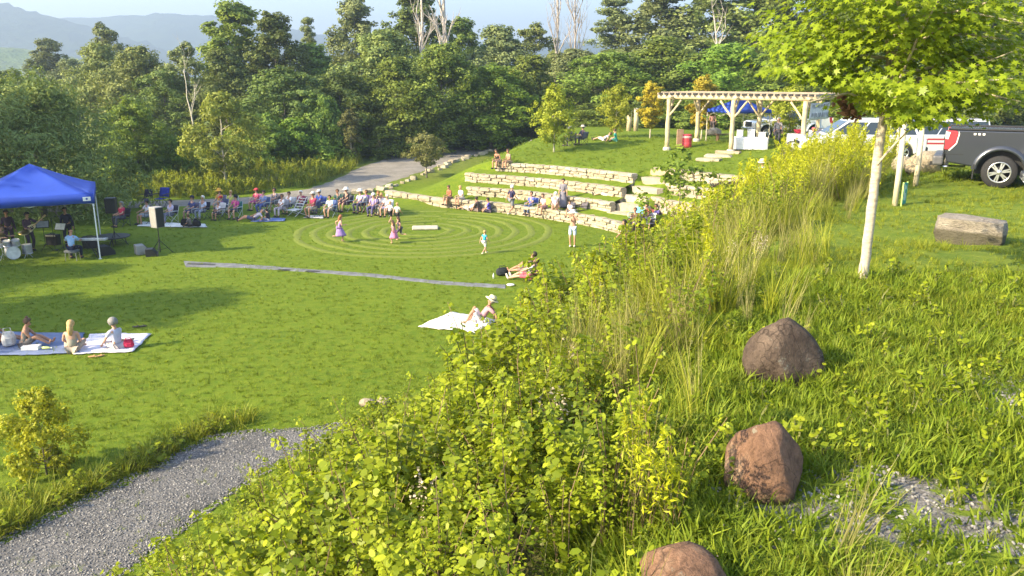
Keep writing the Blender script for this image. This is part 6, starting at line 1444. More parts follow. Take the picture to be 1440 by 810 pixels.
# under the shelter
shp = lambda along, across, z=0: (lambda q: V3((q.x, q.y, float(H(q.x, q.y)))))(A + ax * along + dp * across)
person('person in black and white standing by the middle rear post of the shelter', shp(6.0, 3.0), 150, 'stand', (.12, .11, .12), (.05, .05, .06), SKIN1, 'white', 1.74, legs='long', sleeve=1.2, pat=1)
person('person in navy shirt leaning over the serving table under the small blue canopy', shp(5.3, 4.7), 170, 'lean_table', (.06, .07, .16), (.08, .08, .1), SKIN2, 'dark', 1.72, legs='long')
person('person in peach patterned shirt seated below the banner', shp(8.6, 1.6), 165, 'chair', (.56, .34, .24), (.22, .15, .12), SKIN1, 'red', 1.68, pat=1, hat='cap', hatc=(.5, .1, .14))
camp_chair('folding_chair', 'dark folding chair below the banner', shp(8.6, 1.6), 165, (.2, .1, .1), DKT, group='chairs on the upper lawn')
person('small distant figure in red-brown beside the small blue canopy', D(1003, 62), 170, 'stand', (.30, .16, .13), (.1, .08, .08), SKIN2, 'dark', 1.7, legs='long')

# ---- the audience on the lawn
AF = 155
aud = [
 # u, v, top, bottom, hair, hat, hatcolour, chair colour, label, height, pose
 (208, 315, (.58, .57, .62), (.3, .32, .36), 'dark', 'cap', (.05, .05, .07), (.10, .11, .14), 'person in pale shirt and dark cap at the far left behind the speaker stand', 1.74, 'chair'),
 (241, 313, (.52, .48, .66), (.15, .16, .22), 'dark', None, None, (.06, .06, .08), 'dark-haired person in lavender shirt just right of the grey speaker', 1.68, 'chair'),
 (271, 309, (.07, .08, .20), (.1, .1, .16), 'brown', 'cap', (.03, .03, .05), (.12, .12, .2), 'person with dark cap and navy shirt in the left part of the audience', 1.74, 'chair'),
 (286, 308, (.56, .60, .74), (.3, .32, .4), 'white', None, None, (.03, .03, .05), 'white-haired person in pale blue shirt in the left part of the audience', 1.72, 'chair'),
 (310, 297, (.70, .36, .08), (.5, .4, .3), 'brown', 'brim', (.75, .42, .08), (.2, .2, .3), 'person in orange shirt and orange hat at the back of the audience', 1.72, 'chair'),
 (312, 303, (.20, .10, .24), (.08, .09, .16), 'brown', 'cap', (.60, .05, .06), (.06, .08, .16), 'child with red cap in front of the person in orange', 1.45, 'chair'),
 (308, 309, (.60, .58, .64), (.06, .06, .08), 'grey', None, None, (.5, .5, .54), 'child in white shirt sitting low in front of the red cap', 1.35, 'chair'),
 (326, 298, (.48, .50, .14), (.4, .38, .25), 'blond', None, None, (.3, .34, .3), 'person in yellow-green shirt behind the magenta one', 1.66, 'chair'),
 (332, 307, (.50, .08, .26), (.08, .10, .12), 'dark', 'cap', (.02, .02, .025), (.05, .16, .16), 'person in magenta shirt with black cap in a dark green chair', 1.72, 'chair'),
 (268, 320, (.20, .16, .15), (.03, .03, .03), 'brown', None, None, None, 'brown-haired child crouching with dark bags on the white blanket', 1.3, 'cross'),
 (361, 295, (.68, .12, .20), (.5, .12, .3), 'dark', 'cap', (.70, .08, .10), (.3, .1, .2), 'person in bright red-pink top with red cap at the back of the audience', 1.66, 'chair'),
 (371, 300, (.22, .28, .50), (.1, .13, .3), 'dark', None, None, (.08, .12, .26), 'dark-haired person in blue-grey shirt left of centre in the audience', 1.76, 'chair'),
 (357, 311, (.30, .30, .38), (.07, .08, .14), 'grey', None, None, None, 'person in grey shirt propped on the grass in front of the audience', 1.72, 'prop'),
 (378, 311, (.04, .035, .05), (.3, .32, .4), 'dark', None, None, None, 'dark-shirted child sitting on a blue blanket in front of the audience', 1.3, 'cross'),
 (387, 296, (.06, .055, .08), (.2, .2, .24), 'dark', None, None, (.1, .1, .12), 'person in black shirt behind the flowered dress', 1.76, 'chair'),
 (397, 304, (.48, .42, .46), (.48, .42, .46), 'brown', None, None, (.3, .3, .34), 'woman in pale flowered dress in the middle of the audience', 1.66, 'chair'),
 (407, 300, (.55, .53, .58), (.1, .1, .12), 'dark', None, None, (.5, .5, .52), 'dark-haired person in white top right of the flowered dress', 1.66, 'chair'),
 (424, 299, (.28, .05, .10), (.2, .18, .2), 'white', None, None, (.2, .05, .08), 'white-haired person in maroon shirt behind the white lounger', 1.72, 'chair'),
 (441, 305, (.34, .05, .11), (.50, .43, .36), 'grey', 'cap', (.55, .54, .54), (.08, .09, .2), 'large man in maroon shirt, grey cap and khaki trousers facing the camera', 1.85, 'chair'),
 (450, 299, (.09, .14, .48), (.12, .12, .2), 'grey', 'cap', (.6, .6, .62), (.08, .12, .36), 'person in royal blue shirt behind the large man in maroon', 1.74, 'chair'),
 (465, 305, (.50, .62, .78), (.40, .36, .32), 'dark', None, None, (.08, .12, .3), 'dark-haired person in light blue shirt right of the large man in maroon', 1.62, 'chair'),
 (476, 296, (.05, .10, .10), (.1, .1, .12), 'brown', None, None, (.06, .12, .10), 'person in dark green top left of the white sun hat', 1.66, 'chair'),
 (488, 297, (.035, .035, .045), (.10, .06, .08), 'grey', 'brim', (.74, .73, .72), (.08, .08, .1), 'person in black shirt with white sun hat', 1.8, 'chair'),
 (507, 299, (.40, .36, .62), (.06, .06, .1), 'grey', 'brim', (.80, .78, .72), (.35, .36, .4), 'person in lavender shirt with wide white hat', 1.76, 'chair'),
 (515, 297, (.22, .14, .42), (.1, .1, .14), 'brown', None, None, (.16, .14, .22), 'person in violet top right of the wide white hat', 1.66, 'chair'),
 (525, 303, (.38, .32, .58), (.10, .09, .2), 'dark', 'cap', (.75, .72, .7), (.10, .09, .2), 'person in lilac shirt with pale cap near the right end of the audience', 1.68, 'chair'),
 (531, 299, (.06, .05, .05), (.12, .1, .1), 'red', None, None, (.2, .08, .1), 'person in black top behind the lilac shirt', 1.66, 'chair'),
 (537, 302, (.66, .60, .60), (.4, .36, .3), 'blond', None, None, (.4, .4, .42), 'blond person in white top near the right end of the audience', 1.66, 'chair'),
 (544, 304, (.70, .70, .74), (.5, .45, .6), 'white', None, None, (.6, .6, .62), 'white-haired person in white at the right end of the audience', 1.64, 'chair')]
AG = 'audience seated on the lawn'
for i, (u, v, tc, bc, hr, ht, hc, cc, lb, hh, ps) in enumerate(aud):
    p = at(u, v); f = AF + (i * 37 % 30) - 15
    if cc is not None: camp_chair('folding_chair', 'folding chair of the ' + lb.split(' in ')[0].split(' with ')[0] + ' ' + ('in ' + lb.split(' in ', 1)[1] if ' in ' in lb else 'with ' + lb.split(' with ', 1)[1]) if False else 'chair under the ' + lb.replace(' in the left part of the audience', ' at the left').replace(' right of the large man in maroon', '').replace(' near the right end of the audience', ', right end').replace(' at the back of the audience', ', back row').replace(' left of centre in the audience', '').replace(' in the middle of the audience', '').replace(' facing the camera', '').replace(' at the far left behind the speaker stand', ', far left').replace(' sitting low in front of the red cap', '').replace(' in a dark green chair', ''), p, f, cc, ALUM if i % 3 else DKT)
    person(lb, p + V3((0, 0, .02)) if cc is None else p, f if ps == 'chair' else f - 60, ps, tc, bc, SKIN1 if i % 3 else SKIN2, hr, hh, ht, hc or (.5, .5, .5), .5, 'long' if i % 2 else 'short', seed=i, pat=1 if 'flower' in lb else 0)
person('person in red shirt seated in the shade behind the black pole speaker', at(173, 318), 150, 'chair', (.42, .04, .09), (.1, .1, .12), SKIN1, 'grey', 1.74, legs='long')
camp_chair('folding_chair', 'dark folding chair under the person in red shirt', at(173, 318), 150, (.05, .05, .06), DKT)
camp_chair('folding_chair', 'bright blue empty chair at the back beside the road', at(228, 291), 170, (.05, .07, .36), DKT, s=1.25)
camp_chair('folding_chair', 'empty dark chair left of the bright blue one beside the road', at(205, 290), 165, (.06, .05, .09), DKT, s=1.1)
blanket('long white blanket on the grass behind the tripod speaker', [(193, 319), (292, 321), (288, 316), (200, 313)], (.62, .64, .63), 0, 7)
blanket('blue blanket in front of the audience', [(352, 313), (400, 312), (402, 308), (372, 307)], (.12, .18, .42), 0, 8)
blanket('pale cloth on the grass at the feet of the large man', [(427, 307), (455, 308), (455, 304), (432, 304)], (.62, .60, .60), 0, 12)
# musicians
MG = 'musicians under the large blue canopy'
person('keyboard player in light blue shirt seen from behind on a stool', at(103, 366), 4, 'stool', (.30, .48, .76), (.025, .03, .06), SKIN2, 'bald', 1.76, sleeve=.5, legs='long', group=MG)
gt = person('guitarist in dark clothes with cream guitar', at(44, 353), -120, 'guitar', (.10, .06, .10), (.06, .04, .06), SKIN1, 'dark', 1.78, sleeve=1.2, legs='long', group=MG)
person('dark-clothed musician standing left of the guitarist', at(16, 350), -150, 'stand', (.07, .045, .07), (.05, .035, .05), SKIN2, 'dark', 1.8, sleeve=1.2, legs='long', group=MG)
person('dark-clothed singer standing beyond the keyboard player', at(98, 345), 190, 'stand', (.03, .03, .06), (.03, .03, .05), SKIN2, 'dark', 1.8, sleeve=1.2, legs='long', group=MG)
person('drummer in dark shirt sitting behind the drum kit at the left edge', at(4, 358), -100, 'stool', (.12, .06, .10), (.06, .05, .07), SKIN1, 'brown', 1.74, legs='long', group=MG)
finish_people()
# ------------------------------------------------------------------ band gear and other small things
BLK = mat('black_plastic', (.018, .018, .02), .5); GRILL = mat('speaker_grille', (.03, .03, .033), .7, .3, .2, 30, .3); SILV = mat('silver_metal', (.6, .6, .62), .3, .9); WOODK = mat('dark_wood', (.10, .06, .035), .6, 0, .3, 5)
WHT = mat('white_plastic', (.72, .72, .72), .5); PAPER = mat('paper', (.78, .77, .74), .8); GREYB = mat('grey_cabinet', (.30, .29, .28), .7, 0, .1, 6)
def up(o): return o
def tripod(t, h, spread, m=BLK, z=0):
    mb = MB(); mb.tube([(0, 0, z + .12), (0, 0, h)], .02, 8); mb.build('pole', m, t)
    mb = MB(); mb.tube([(0, 0, .62), (0, 0, .7)], .035, 8); mb.build('collar', m, t)
    for k in range(3):
        a = 2 * math.pi * k / 3 + .4; mb = MB(); mb.tube([(0, 0, .66), (spread * math.cos(a), spread * math.sin(a), .02)], .015, 6); mb.tube([(0, 0, .2), (spread * .62 * math.cos(a), spread * .62 * math.sin(a), .27)], .009, 5); mb.build('leg', m, t)
def speaker(label, p, rz, dims, front, side):
    t = empty('loudspeaker', p, rz, label, 'loudspeaker'); w_, d_, h_ = dims
    mb = MB(); mb.prism([(-w_ / 2, 0), (w_ / 2, 0), (w_ / 2, h_), (-w_ / 2, h_)], -d_ / 2, d_ / 2); bev(mb.build('cabinet', side, t), .03)
    mb = MB(); mb.box((0, -d_ / 2 - .008, h_ / 2), (w_ * .9, .016, h_ * .93)); bev(mb.build('grille', front, t), .006)
    mb = MB(); mb.box((0, d_ / 2 + .01, h_ * .55), (w_ * .4, .03, .04)); mb.build('handle', BLK, t); return t
g = at(163, 346); t = empty('speaker_stand', g, 0, 'black tripod stand carrying the black loudspeaker beside the willow thicket', 'stand', 'speaker stands'); tripod(t, 1.55, .55)
speaker('black loudspeaker on a tall pole beside the willow thicket', g + V3((0, 0, 1.55)), .2, (.46, .42, .72), GRILL, BLK)
g = at(226, 358); t = empty('speaker_stand', g, .3, 'dark tripod stand carrying the grey and black loudspeaker on the open lawn', 'stand', 'speaker stands'); tripod(t, 1.22, .55)
speaker('grey-sided loudspeaker with dark front on the tripod on the open lawn', g + V3((0, 0, 1.22)), 1.05, (.42, .44, .92), GRILL, GREYB)
def wedge(label, p, rz, s=1, m=BLK):
    t = empty('floor_monitor', p, rz, label, 'monitor', 'floor monitors of the band', s); mb = MB(); mb.prism([(-.3, 0), (.3, 0), (.3, .12), (.05, .42), (-.3, .42)], -.28, .28); bev(mb.build('cabinet', m, t), .02)
    mb = MB(); mb.add([(.29, -.25, .145), (.29, .25, .145), (.075, .25, .40), (.075, -.25, .40), (.30, -.25, .155), (.30, .25, .155), (.085, .25, .41), (.085, -.25, .41)], [(4, 5, 6, 7), (0, 4, 7, 3), (1, 2, 6, 5), (0, 1, 5, 4), (3, 7, 6, 2)]); mb.build('grille', GRILL, t)
wedge('grey-brown floor monitor lying on the grass left of the tripod speaker', at(201, 357), .6, 1.0, GREYB); wedge('dark floor monitor touching the grey-brown one by the tripod', at(214, 360), .3, .8)
wedge('dark floor monitor next to the front pole of the blue canopy', at(150, 358), .8, 1.0)
# round low black table / mat beside the pole speaker
t = empty('low_table', at(158, 344), 0, 'low round black table at the foot of the black pole speaker', 'table'); mb = MB(); mb.lathe([(.02, .36), (.80, .36), (.82, .38), (.80, .41), (.02, .41)], 24); mb.build('table_top', BLK, t)
for k in range(4): a = k * 1.57 + .5; mb = MB(); mb.tube([(.55 * math.cos(a), .55 * math.sin(a), .36), (.62 * math.cos(a), .62 * math.sin(a), 0)], .02, 6); mb.build('leg', BLK, t)
# keyboard on its stand, stool
kp = at(103, 366) + V3((.35, .62, 0)); t = empty('keyboard', kp, .04, 'long pale-edged electric keyboard on a stand in front of the blue-shirted player', 'keyboard')
mb = MB(); mb.box((0, 0, .80), (1.75, .32, .09)); bev(mb.build('case', mat('keyboard_case', (.42, .43, .45), .4), t), .015)
mb = MB(); mb.box((0, -.06, .85), (1.62, .17, .015)); mb.build('white_keys', WHT, t); mb = MB()
for i in range(25): mb.box((-.78 + i * .065, -.03, .862), (.022, .10, .014))
setp(mb.build('black_keys', BLK, t), kind='stuff')
for sx in (-1, 1):
    mb = MB(); mb.tube([(sx * .5, -.25, .02), (sx * -.1, .25, .74)], .02, 6); mb.build('stand_leg', BLK, t); mb = MB(); mb.tube([(sx * .5, .25, .02), (sx * -.1, -.25, .74)], .02, 6); mb.build('stand_leg', BLK, t)
t = empty('stool', at(103, 366), 0, 'grey padded box stool under the keyboard player', 'stool'); mb = MB(); mb.box((0, -.02, .40), (.52, .36, .12)); bev(mb.build('cushion', mat('stool_pad', (.12, .13, .14), .8), t), .03)
for sx in (-1, 1):
    for sy in (-1, 1): mb = MB(); mb.tube([(sx * .22, sy * .14, .36), (sx * .24, sy * .16, 0)], .018, 6); mb.build('leg', SILV, t)
def music_stand(label, p, rz, paper, dk=BLK):
    t = empty('music_stand', p, rz, label, 'music stand', 'music stands of the band'); mb = MB(); mb.tube([(0, 0, .2), (0, 0, 1.1)], .013, 6); mb.build('pole', dk, t)
    for k in range(3): a = k * 2.094; mb = MB(); mb.tube([(0, 0, .3), (.28 * math.cos(a), .28 * math.sin(a), .01)], .01, 5); mb.build('leg', dk, t)
    M_ = Matrix.Translation((0, 0, 1.2)) @ Matrix.Rotation(R(-28), 4, 'X'); mb = MB(); mb.box((0, 0, 0), (.54, .02, .34), 0, 0, M_); mb.build('desk', dk, t); mb = MB(); mb.box((0, -.016, .0), (.48, .008, .29), 0, 0, M_); mb.build('sheet_music', paper, t)
music_stand('music stand with grey sheet in front of the guitarist', at(65, 352), .3, mat('grey_sheet', (.34, .36, .42), .7)); music_stand('small music stand with bright white sheet left of the keyboard player', at(90, 356), -.2, PAPER)
# guitar held by the guitarist
gp = at(44, 353); fdir = V3((math.sin(R(120)), math.cos(R(120)), 0)); t = empty('electric_guitar', gp + fdir * .26 + V3((.0, 0, 1.08)), 0, 'cream electric guitar slung across the guitarist', 'guitar'); t.rotation_euler = (0, R(-38), R(-120 + 180 - 60))
mb = MB(); pl_ = []
for i in range(28):
    a = 2 * math.pi * i / 28; rr = .165 + .035 * math.cos(2 * a) + .02 * math.cos(3 * a + .6); pl_.append((rr * 1.15 * math.cos(a), rr * math.sin(a)))
mb.prism(pl_, -.025, .025); bev(mb.build('guitar_body', mat('cream_lacquer', (.66, .60, .42), .25), t), .012)
mb = MB(); mb.box((.47, -.032, 0), (.66, .022, .052)); mb.build('neck', mat('maple_neck', (.5, .36, .2), .5), t); mb = MB(); mb.box((.87, -.03, .01), (.17, .02, .085)); mb.build('headstock', mat('maple_neck', (.5, .36, .2), .5), t)
mb = MB(); mb.box((.02, -.03, -.02), (.2, .008, .14)); mb.build('pickguard', BLK, t)
for i in range(2): mb = MB(); mb.box((-.02 + .09 * i, -.036, 0), (.025, .01, .075)); mb.build('pickup_coil', SILV, t)
# microphone stands
for (u, v, lb) in ((78, 352, 'thin microphone stand between the two music stands'), (108, 346, 'thin microphone stand before the dark-clothed singer')):
    t = empty('microphone_stand', at(u, v), 0, lb, 'microphone stand', 'microphone stands'); mb = MB(); mb.tube([(0, 0, .03), (0, 0, 1.5)], .011, 6); mb.tube([(0, 0, 1.5), (.25, -.12, 1.58)], .009, 5); mb.build('pole', BLK, t); mb = MB(); mb.lathe([(.14, 0), (.14, .02), (.02, .04)], 14); mb.build('base', BLK, t); mb = MB(); mb.sphere((.27, -.13, 1.59), .03, 8, 6); mb.build('microphone', GRILL, t, True)
# drum kit
dpos = at(19, 364); t = empty('drum_kit', dpos, .4, 'drum kit with silver-white shells at the left edge under the canopy', 'drum kit'); DR = mat('silver_shell', (.50, .50, .56), .3, .5, .15, 12)
def drum(nm, c, r, h, tilt=0, az=0):
    Mx = Matrix.Translation(c) @ Matrix.Rotation(az, 4, 'Z') @ Matrix.Rotation(tilt, 4, 'X'); mb = MB(); mb.lathe([(r, -h / 2), (r, h / 2)], 20, Mx, 0, False); o = mb.build(nm, DR, t, True)
    for z in (-h / 2, h / 2): mb = MB(); mb.lathe([(r + .012, z - .015), (r + .012, z + .015), (r - .01, z + .015), (r - .01, z - .015)], 20, Mx, 0, False); mb.build('hoop', SILV, o, True); mb = MB(); mb.lathe([(r - .01, z - .003), (r - .01, z + .003)], 20, Mx); mb.build('drum_head', WHT, o)
drum('bass_drum', (0, 0, .29), .28, .40, R(90), .3); drum('tom_drum', (-.17, .02, .70), .15, .2, R(18)); drum('tom_drum', (.17, .02, .70), .16, .22, R(18)); drum('floor_tom', (.52, .32, .34), .2, .38); drum('snare_drum', (-.42, .34, .56), .18, .14)
for (x, y, z, r, tl) in ((-.62, .12, .86, .18, .1), (.55, -.05, 1.12, .23, .35), (-.35, -.15, 1.08, .22, .3)):
    mb = MB(); mb.lathe([(.01, .03), (.04, .025), (r, 0), (r, -.004), (.04, .02), (.01, .025)], 20, Matrix.Translation((x, y, z)) @ Matrix.Rotation(tl, 4, 'X'), 0, False); mb.build('cymbal', mat('brass', (.55, .42, .16), .3, .9), t, True); mb = MB(); mb.tube([(x, y, .02), (x, y, z)], .011, 6)
    for k in range(3): a = k * 2.1; mb.tube([(x, y, .3), (x + .2 * math.cos(a), y + .2 * math.sin(a), .01)], .009, 5)
    mb.build('cymbal_stand', SILV, t)
# amplifier cases
def case(label, p, rz, dims, m=BLK):
    t = empty('amplifier', p, rz, label, 'amplifier', 'amplifiers under the canopy'); mb = MB(); mb.box((0, 0, dims[2] / 2), dims); bev(mb.build('cabinet', m, t), .02); mb = MB(); mb.box((0, -dims[1] / 2 - .008, dims[2] * .43), (dims[0] * .88, .014, dims[2] * .72)); mb.build('grille', GRILL, t); mb = MB(); mb.box((0, -dims[1] / 2 - .008, dims[2] * .9), (dims[0] * .88, .016, dims[2] * .13)); mb.build('control_panel', SILV, t); mb = MB(); mb.tube([(-.12, 0, dims[2]), (-.1, 0, dims[2] + .05), (.1, 0, dims[2] + .05), (.12, 0, dims[2])], .014, 6); mb.build('handle', BLK, t)
case('black amplifier on the grass behind the keyboard', at(128, 349), .2, (.62, .3, .55)); case('black amplifier behind the music stands', at(76, 344), -.2, (.6, .3, .5))
# loose things with the picnickers
def bag(name, label, p, dims, m, rz=0, strap=True, cat='bag', group=None):
    t = empty(name, p, rz, label, cat, group); bm = bmesh.new(); bmesh.ops.create_icosphere(bm, subdivisions=2, radius=1); rr = random.Random(int(p.x * 100))
    for v in bm.verts:
        c = V3((math.copysign(abs(v.co.x) ** .55, v.co.x), math.copysign(abs(v.co.y) ** .55, v.co.y), math.copysign(abs(v.co.z) ** .6, v.co.z))); k = 1 - .22 * max(0, c.z); v.co = V3((c.x * dims[0] / 2 * k + rr.uniform(-.012, .012), c.y * dims[1] / 2 * k + rr.uniform(-.012, .012), (c.z * .5 + .5) * dims[2] + rr.uniform(-.01, .01)))
    me = bpy.data.meshes.new('bag_body'); bm.to_mesh(me); bm.free(); me.materials.append(m); me.polygons.foreach_set('use_smooth', [True] * len(me.polygons)); link('bag_body', me, t)
    if strap: mb = MB(); mb.tube([(-dims[0] * .3, -dims[1] * .3, dims[2] * .8), (-dims[0] * .22, -dims[1] * .45, dims[2] * 1.25), (dims[0] * .22, -dims[1] * .45, dims[2] * 1.25), (dims[0] * .3, -dims[1] * .3, dims[2] * .8)], .014, 6); mb.build('strap', m, t, True)
    mb = MB(); mb.box((0, -dims[1] * .47, dims[2] * .4), (dims[0] * .5, .04, dims[2] * .4)); bev(mb.build('pocket', m, t), .015); return t
bag('backpack', 'white and tan backpack beside the woman in the grey tank top', at(14, 489, .05), (.38, .26, .46), mat('white_canvas', (.62, .58, .54), .9, 0, .35, 6), .5)
bag('handbag', 'bright red handbag on the white blanket behind the pale shirt', at(182, 491, .05), (.30, .17, .24), cloth((.58, .04, .10)), .4)
bag('tote_bag', 'black tote bag on the grass by the feet of the reclining pair', at(706, 388), (.5, .24, .34), cloth((.03, .035, .04)), .2)
bag('dark_bag', 'black bag on the white blanket beside the crouching child', at(262, 319, .05), (.55, .3, .4), cloth((.015, .015, .018)), .3); bag('dark_bag', 'second black bag right of the crouching child', at(277, 320, .05), (.45, .3, .34), cloth((.02, .02, .022)), -.3)
bag('handbag', 'dark grey bag held low beside the man in navy shirt', at(731, 300), (.34, .2, .36), cloth((.05, .055, .06)), .2)
t = empty('white_box', at(45, 494, .05), .1, 'flat white box on the blue-grey blanket before the woman in grey', 'box'); mb = MB(); mb.box((0, 0, .05), (.46, .26, .09)); bev(mb.build('box_base', PAPER, t), .01); mb = MB(); mb.box((0, 0, .103), (.47, .27, .02)); bev(mb.build('lid', PAPER, t), .006)
t = empty('green_bottle', at(66, 494, .06), 0, 'pale yellow-green bottle lying on the blue-grey blanket', 'bottle'); X = Matrix.Translation((0, 0, .045)) @ Matrix.Rotation(R(90), 4, 'Y'); mb = MB(); mb.lathe([(.03, -.12), (.04, -.11), (.04, .05), (.015, .1), (.015, .14)], 12, X); mb.build('bottle_body', mat('bottle_green', (.45, .52, .2), .3), t, True); mb = MB(); mb.lathe([(.018, .13), (.018, .155)], 10, X); mb.build('cap', WHT, t)
def sandals(label, p, m, rz):
    for i in range(2):
        t = empty('sandal', p + V3((.17 * i, .05 * i, 0)), rz + .4 * i, label + (', the left one' if i == 0 else ', the right one'), 'sandal', 'sandals by the blanket'); mb = MB(); mb.lathe([(.10, 0), (.105, .012), (.10, .026)], 12, Matrix.Diagonal((1.25, .48, 1, 1))); mb.build('sole', m, t); mb = MB(); mb.tube([(.05, -.045, .025), (.03, 0, .06), (.05, .045, .025)], .009, 6); mb.build('strap', m, t)
sandals('tan sandal on the grass at the front of the white blanket', at(131, 503, .02), mat('tan_leather', (.5, .3, .12), .7), .3)
sandals('dark sandal on the grass behind the white blanket', at(192, 461, .02), mat('dark_leather', (.06, .05, .045), .7), .1)
t = empty('water_bottle', at(694, 392), 0, 'small clear bottle standing on the grass left of the black tote', 'bottle'); mb = MB(); mb.lathe([(.035, 0), (.036, .14), (.014, .18), (.014, .20)], 12); mb.build('bottle_body', mat('clear_plastic', (.6, .66, .68), .15), t, True); mb = MB(); mb.lathe([(.017, .195), (.017, .22)], 10); mb.build('cap', WHT, t)
t = empty('paper_plate_stack', at(718, 402), 0, 'small stack of white plates on the grass by the reclining pair', 'plates'); mb = MB(); mb.lathe([(.09, 0), (.15, .025), (.15, .05), (.10, .03), (.01, .03)], 18); mb.build('plates', WHT, t, True)
# white lounger in the audience
lp = at(417, 303); t = empty('lounge_chair', lp, R(150), 'white slatted reclining lounger in the middle of the audience', 'lounge chair')
for sx in (-1, 1):
    mb = MB(); mb.tube([(sx * .28, .55, .34), (sx * .28, -.15, .36), (sx * .28, -.62, 1.0)], .02, 6); mb.build('side_rail', WHT, t); mb = MB(); mb.tube([(sx * .28, .45, .34), (sx * .28, -.4, .0)], .018, 6); mb.build('leg', WHT, t); mb = MB(); mb.tube([(sx * .28, -.25, .36), (sx * .28, .4, 0)], .018, 6); mb.build('leg', WHT, t)
for i in range(11):
    k = i / 10; y = .5 - 1.05 * k; z = .35 if y > -.15 else .36 + (-.15 - y) * 1.36; mb = MB(); mb.box((0, y, z + .015), (.56, .07, .018), 0, 0, None); mb.build('slat', WHT, t)
# shelter: tables, boxes, bowl, bin, board, bench, wheel
def table(label, p, rz, L_, w_=.75, h=.76):
    t = empty('cloth_table', p, rz, label, 'table', 'serving tables at the shelter'); mb = MB(); n = 20; vs = []
    cor = [(-L_ / 2, -w_ / 2), (L_ / 2, -w_ / 2), (L_ / 2, w_ / 2), (-L_ / 2, w_ / 2)]; per = []
    for k in range(4):
        a, b = V3((*cor[k], 0)), V3((*cor[(k + 1) % 4], 0)); per += [a.lerp(b, i / n) for i in range(n)]
    m = len(per)
    for j, z in enumerate((h, h - .02, .35, .05)):
        for i, q in enumerate(per): o_ = 1 + (.02 + .03 * math.sin(i * 1.9) * (j > 1)) * (j > 0); vs.append((q.x * o_, q.y * (1 + (.05 + .06 * math.sin(i * 1.9) * (j > 1)) * (j > 0)), z))
    mb.add(vs, [(j * m + i, j * m + (i + 1) % m, (j + 1) * m + (i + 1) % m, (j + 1) * m + i)[::-1] for j in range(3) for i in range(m)] + [tuple(range(m))]); mb.build('tablecloth', cloth((.78, .77, .78)), t, True)
    for sx in (-1, 1):
        for sy in (-1, 1): mb = MB(); mb.tube([(sx * L_ * .45, sy * w_ * .4, 0), (sx * L_ * .45, sy * w_ * .4, h - .03)], .016, 6); mb.build('leg', SILV, t)
    return t
ang2 = math.atan2(ax.y, ax.x)
tp = shp(4.9, 1.2); table('long white-clothed serving table between the middle posts of the shelter', tp, ang2 + .5, 2.1)
for i, (dx, hh, wd) in enumerate(((-.55, .42, .36), (.1, .46, .42), (.75, .30, .4))):
    q = tp + V3((math.cos(ang2 + .5), math.sin(ang2 + .5), 0)) * dx; q.z = tp.z + .765; t = empty('white_cooler', q, ang2 + .5, 'white drink cooler on the long serving table, ' + ('the left one', 'the tall middle one', 'the low right one')[i], 'cooler', 'white coolers on the serving table'); mb = MB(); mb.box((0, 0, hh / 2 - .03), (wd, .34, hh - .06)); bev(mb.build('cooler_body', WHT, t), .03); mb = MB(); mb.box((0, 0, hh - .025), (wd + .02, .36, .05)); bev(mb.build('lid', WHT, t), .015); mb = MB(); mb.box((0, -.19, .09), (.05, .06, .05)); mb.build('tap', SILV, t)
tq = shp(7.3, 3.6); table('shorter white-clothed table holding the red bowl right of the middle rear post', tq, ang2 + .45, 1.7)
q = tq + V3((-.2, .1, 0)); q.z = tq.z + .765; t = empty('red_bowl', q, 0, 'bright red bowl on the shorter white-clothed table', 'bowl'); mb = MB(); mb.lathe([(.12, 0), (.24, .08), (.30, .22), (.31, .25), (.28, .22), (.2, .09), (.01, .04)], 20, None, 0, False); mb.build('bowl', mat('red_enamel', (.6, .03, .06), .3), t, True); mb = MB(); mb.sphere((0, 0, .16), (.24, .24, .12), 12, 7); mb.build('contents', mat('tomato', (.6, .08, .06), .5, 0, .3, 20), t, True)
q = tq + V3((.5, -.05, 0)); q.z = tq.z + .765; t = empty('paper_sign', q, ang2 + .3, 'small white paper card propped on the shorter table', 'card'); mb = MB(); mb.box((0, 0, .12), (.3, .01, .22), 0, 0, Matrix.Rotation(R(-15), 4, 'X')); mb.build('card', PAPER, t); mb = MB(); mb.box((0, .06, .08), (.04, .01, .2), 0, 0, Matrix.Rotation(R(20), 4, 'X')); mb.build('prop', PAPER, t)
g = D(966, 53.2, 200); t = empty('red_barrel', g, 0, 'red barrel bin with pale band by the left bay of the shelter', 'barrel'); mb = MB(); mb.lathe([(.27, 0), (.30, .05), (.31, .3), (.30, .33), (.31, .36), (.30, .72), (.29, .75)], 20); mb.build('drum_body', mat('red_plastic', (.52, .05, .07), .5, 0, .1, 5), t, True); mb = MB(); mb.lathe([(.305, .58), (.32, .60), (.32, .70), (.305, .72)], 20); mb.build('band', mat('pink_band', (.62, .34, .34), .6), t, True); mb = MB(); mb.lathe([(.31, .75), (.32, .78), (.25, .83), (.05, .85)], 20); mb.build('lid', mat('red_plastic', (.52, .05, .07), .5), t, True)
g = D(956, 53.6, 200); t = empty('timber_board', g, .2, 'upright tan plank board standing left of the red barrel', 'board')
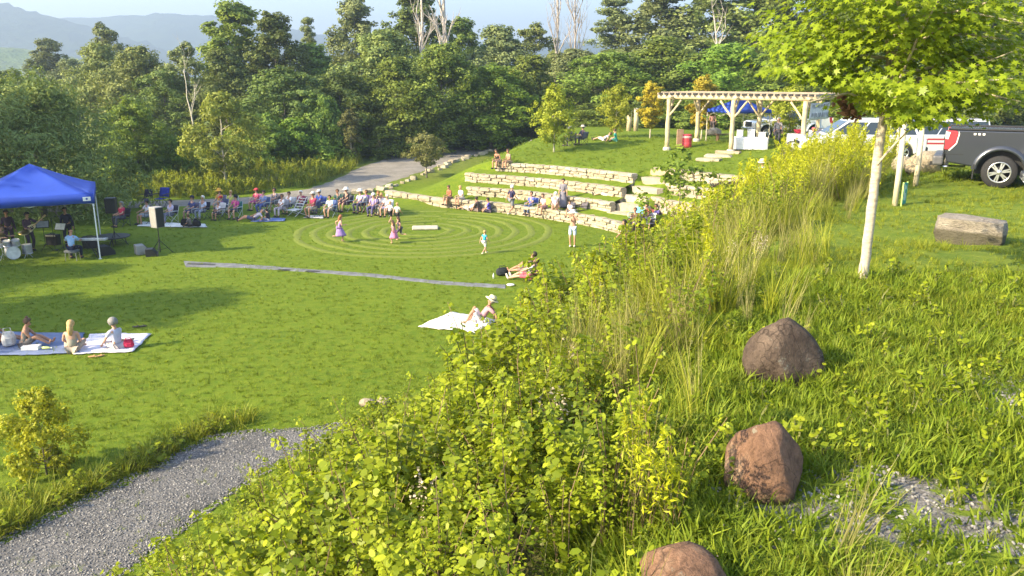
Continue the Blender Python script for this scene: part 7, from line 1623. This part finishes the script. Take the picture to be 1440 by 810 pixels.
for i in range(3): mb = MB(); mb.box((-.15 + .15 * i, 0, .55), (.145, .08, 1.1 + .03 * (i % 2))); bev(mb.build('plank', mat('tan_plank', (.40, .28, .18), .8, 0, .2, 4), t), .008)
g = D(1018, 55.5, 200); t = empty('bench', g, .3, 'small dark bench beside the left legs of the small blue canopy', 'bench')
mb = MB(); mb.box((0, 0, .44), (1.3, .36, .05)); mb.build('seat', WOODK, t)
for sx in (-1, 1): mb = MB(); mb.box((sx * .5, 0, .21), (.06, .32, .42)); mb.build('leg', WOODK, t)
g = D(1113, 52, 205); t = empty('bicycle', g, .5, 'bicycle parked before the white pickup right of the tables', 'bicycle'); FR = mat('bike_frame', (.12, .2, .12), .4)
for x in (-.52, .52):
    w_ = link('wheel', None, t); w_.location = (x, 0, .34); X = Matrix.Rotation(R(90), 4, 'X'); mb = MB(); n = 28; mb.tube([(.33 * math.cos(2 * math.pi * i / n), 0, .33 * math.sin(2 * math.pi * i / n)) for i in range(n + 1)], .018, 6, cap=False); mb.build('tyre', TYRE, w_, True); mb = MB()
    for k in range(12): a = k * math.pi / 6; mb.tube([(0, 0, 0), (.31 * math.cos(a), 0, .31 * math.sin(a))], .004, 4)
    setp(mb.build('spokes', SILV, w_), kind='stuff')
mb = MB()
for a, b in (((-.52, 0, .34), (-.08, 0, .30)), ((-.08, 0, .30), (-.2, 0, .80)), ((-.2, 0, .72), (.36, 0, .76)), ((-.08, 0, .30), (.38, 0, .70)), ((-.52, 0, .34), (-.19, 0, .74)), ((.52, 0, .34), (.35, 0, .92))): mb.tube([a, b], .018, 6)
mb.build('frame', FR, t); mb = MB(); mb.box((-.21, 0, .86), (.26, .12, .05)); bev(mb.build('saddle', BLK, t), .02); mb = MB(); mb.tube([(.30, -.28, .96), (.36, 0, .95), (.30, .28, .96)], .014, 6); mb.build('handlebar', BLK, t)
mb = MB(); mb.lathe([(.10, -.01), (.10, .01)], 16, Matrix.Translation((-.08, .04, .30)) @ Matrix.Rotation(R(90), 4, 'X')); mb.build('chainring', SILV, t)
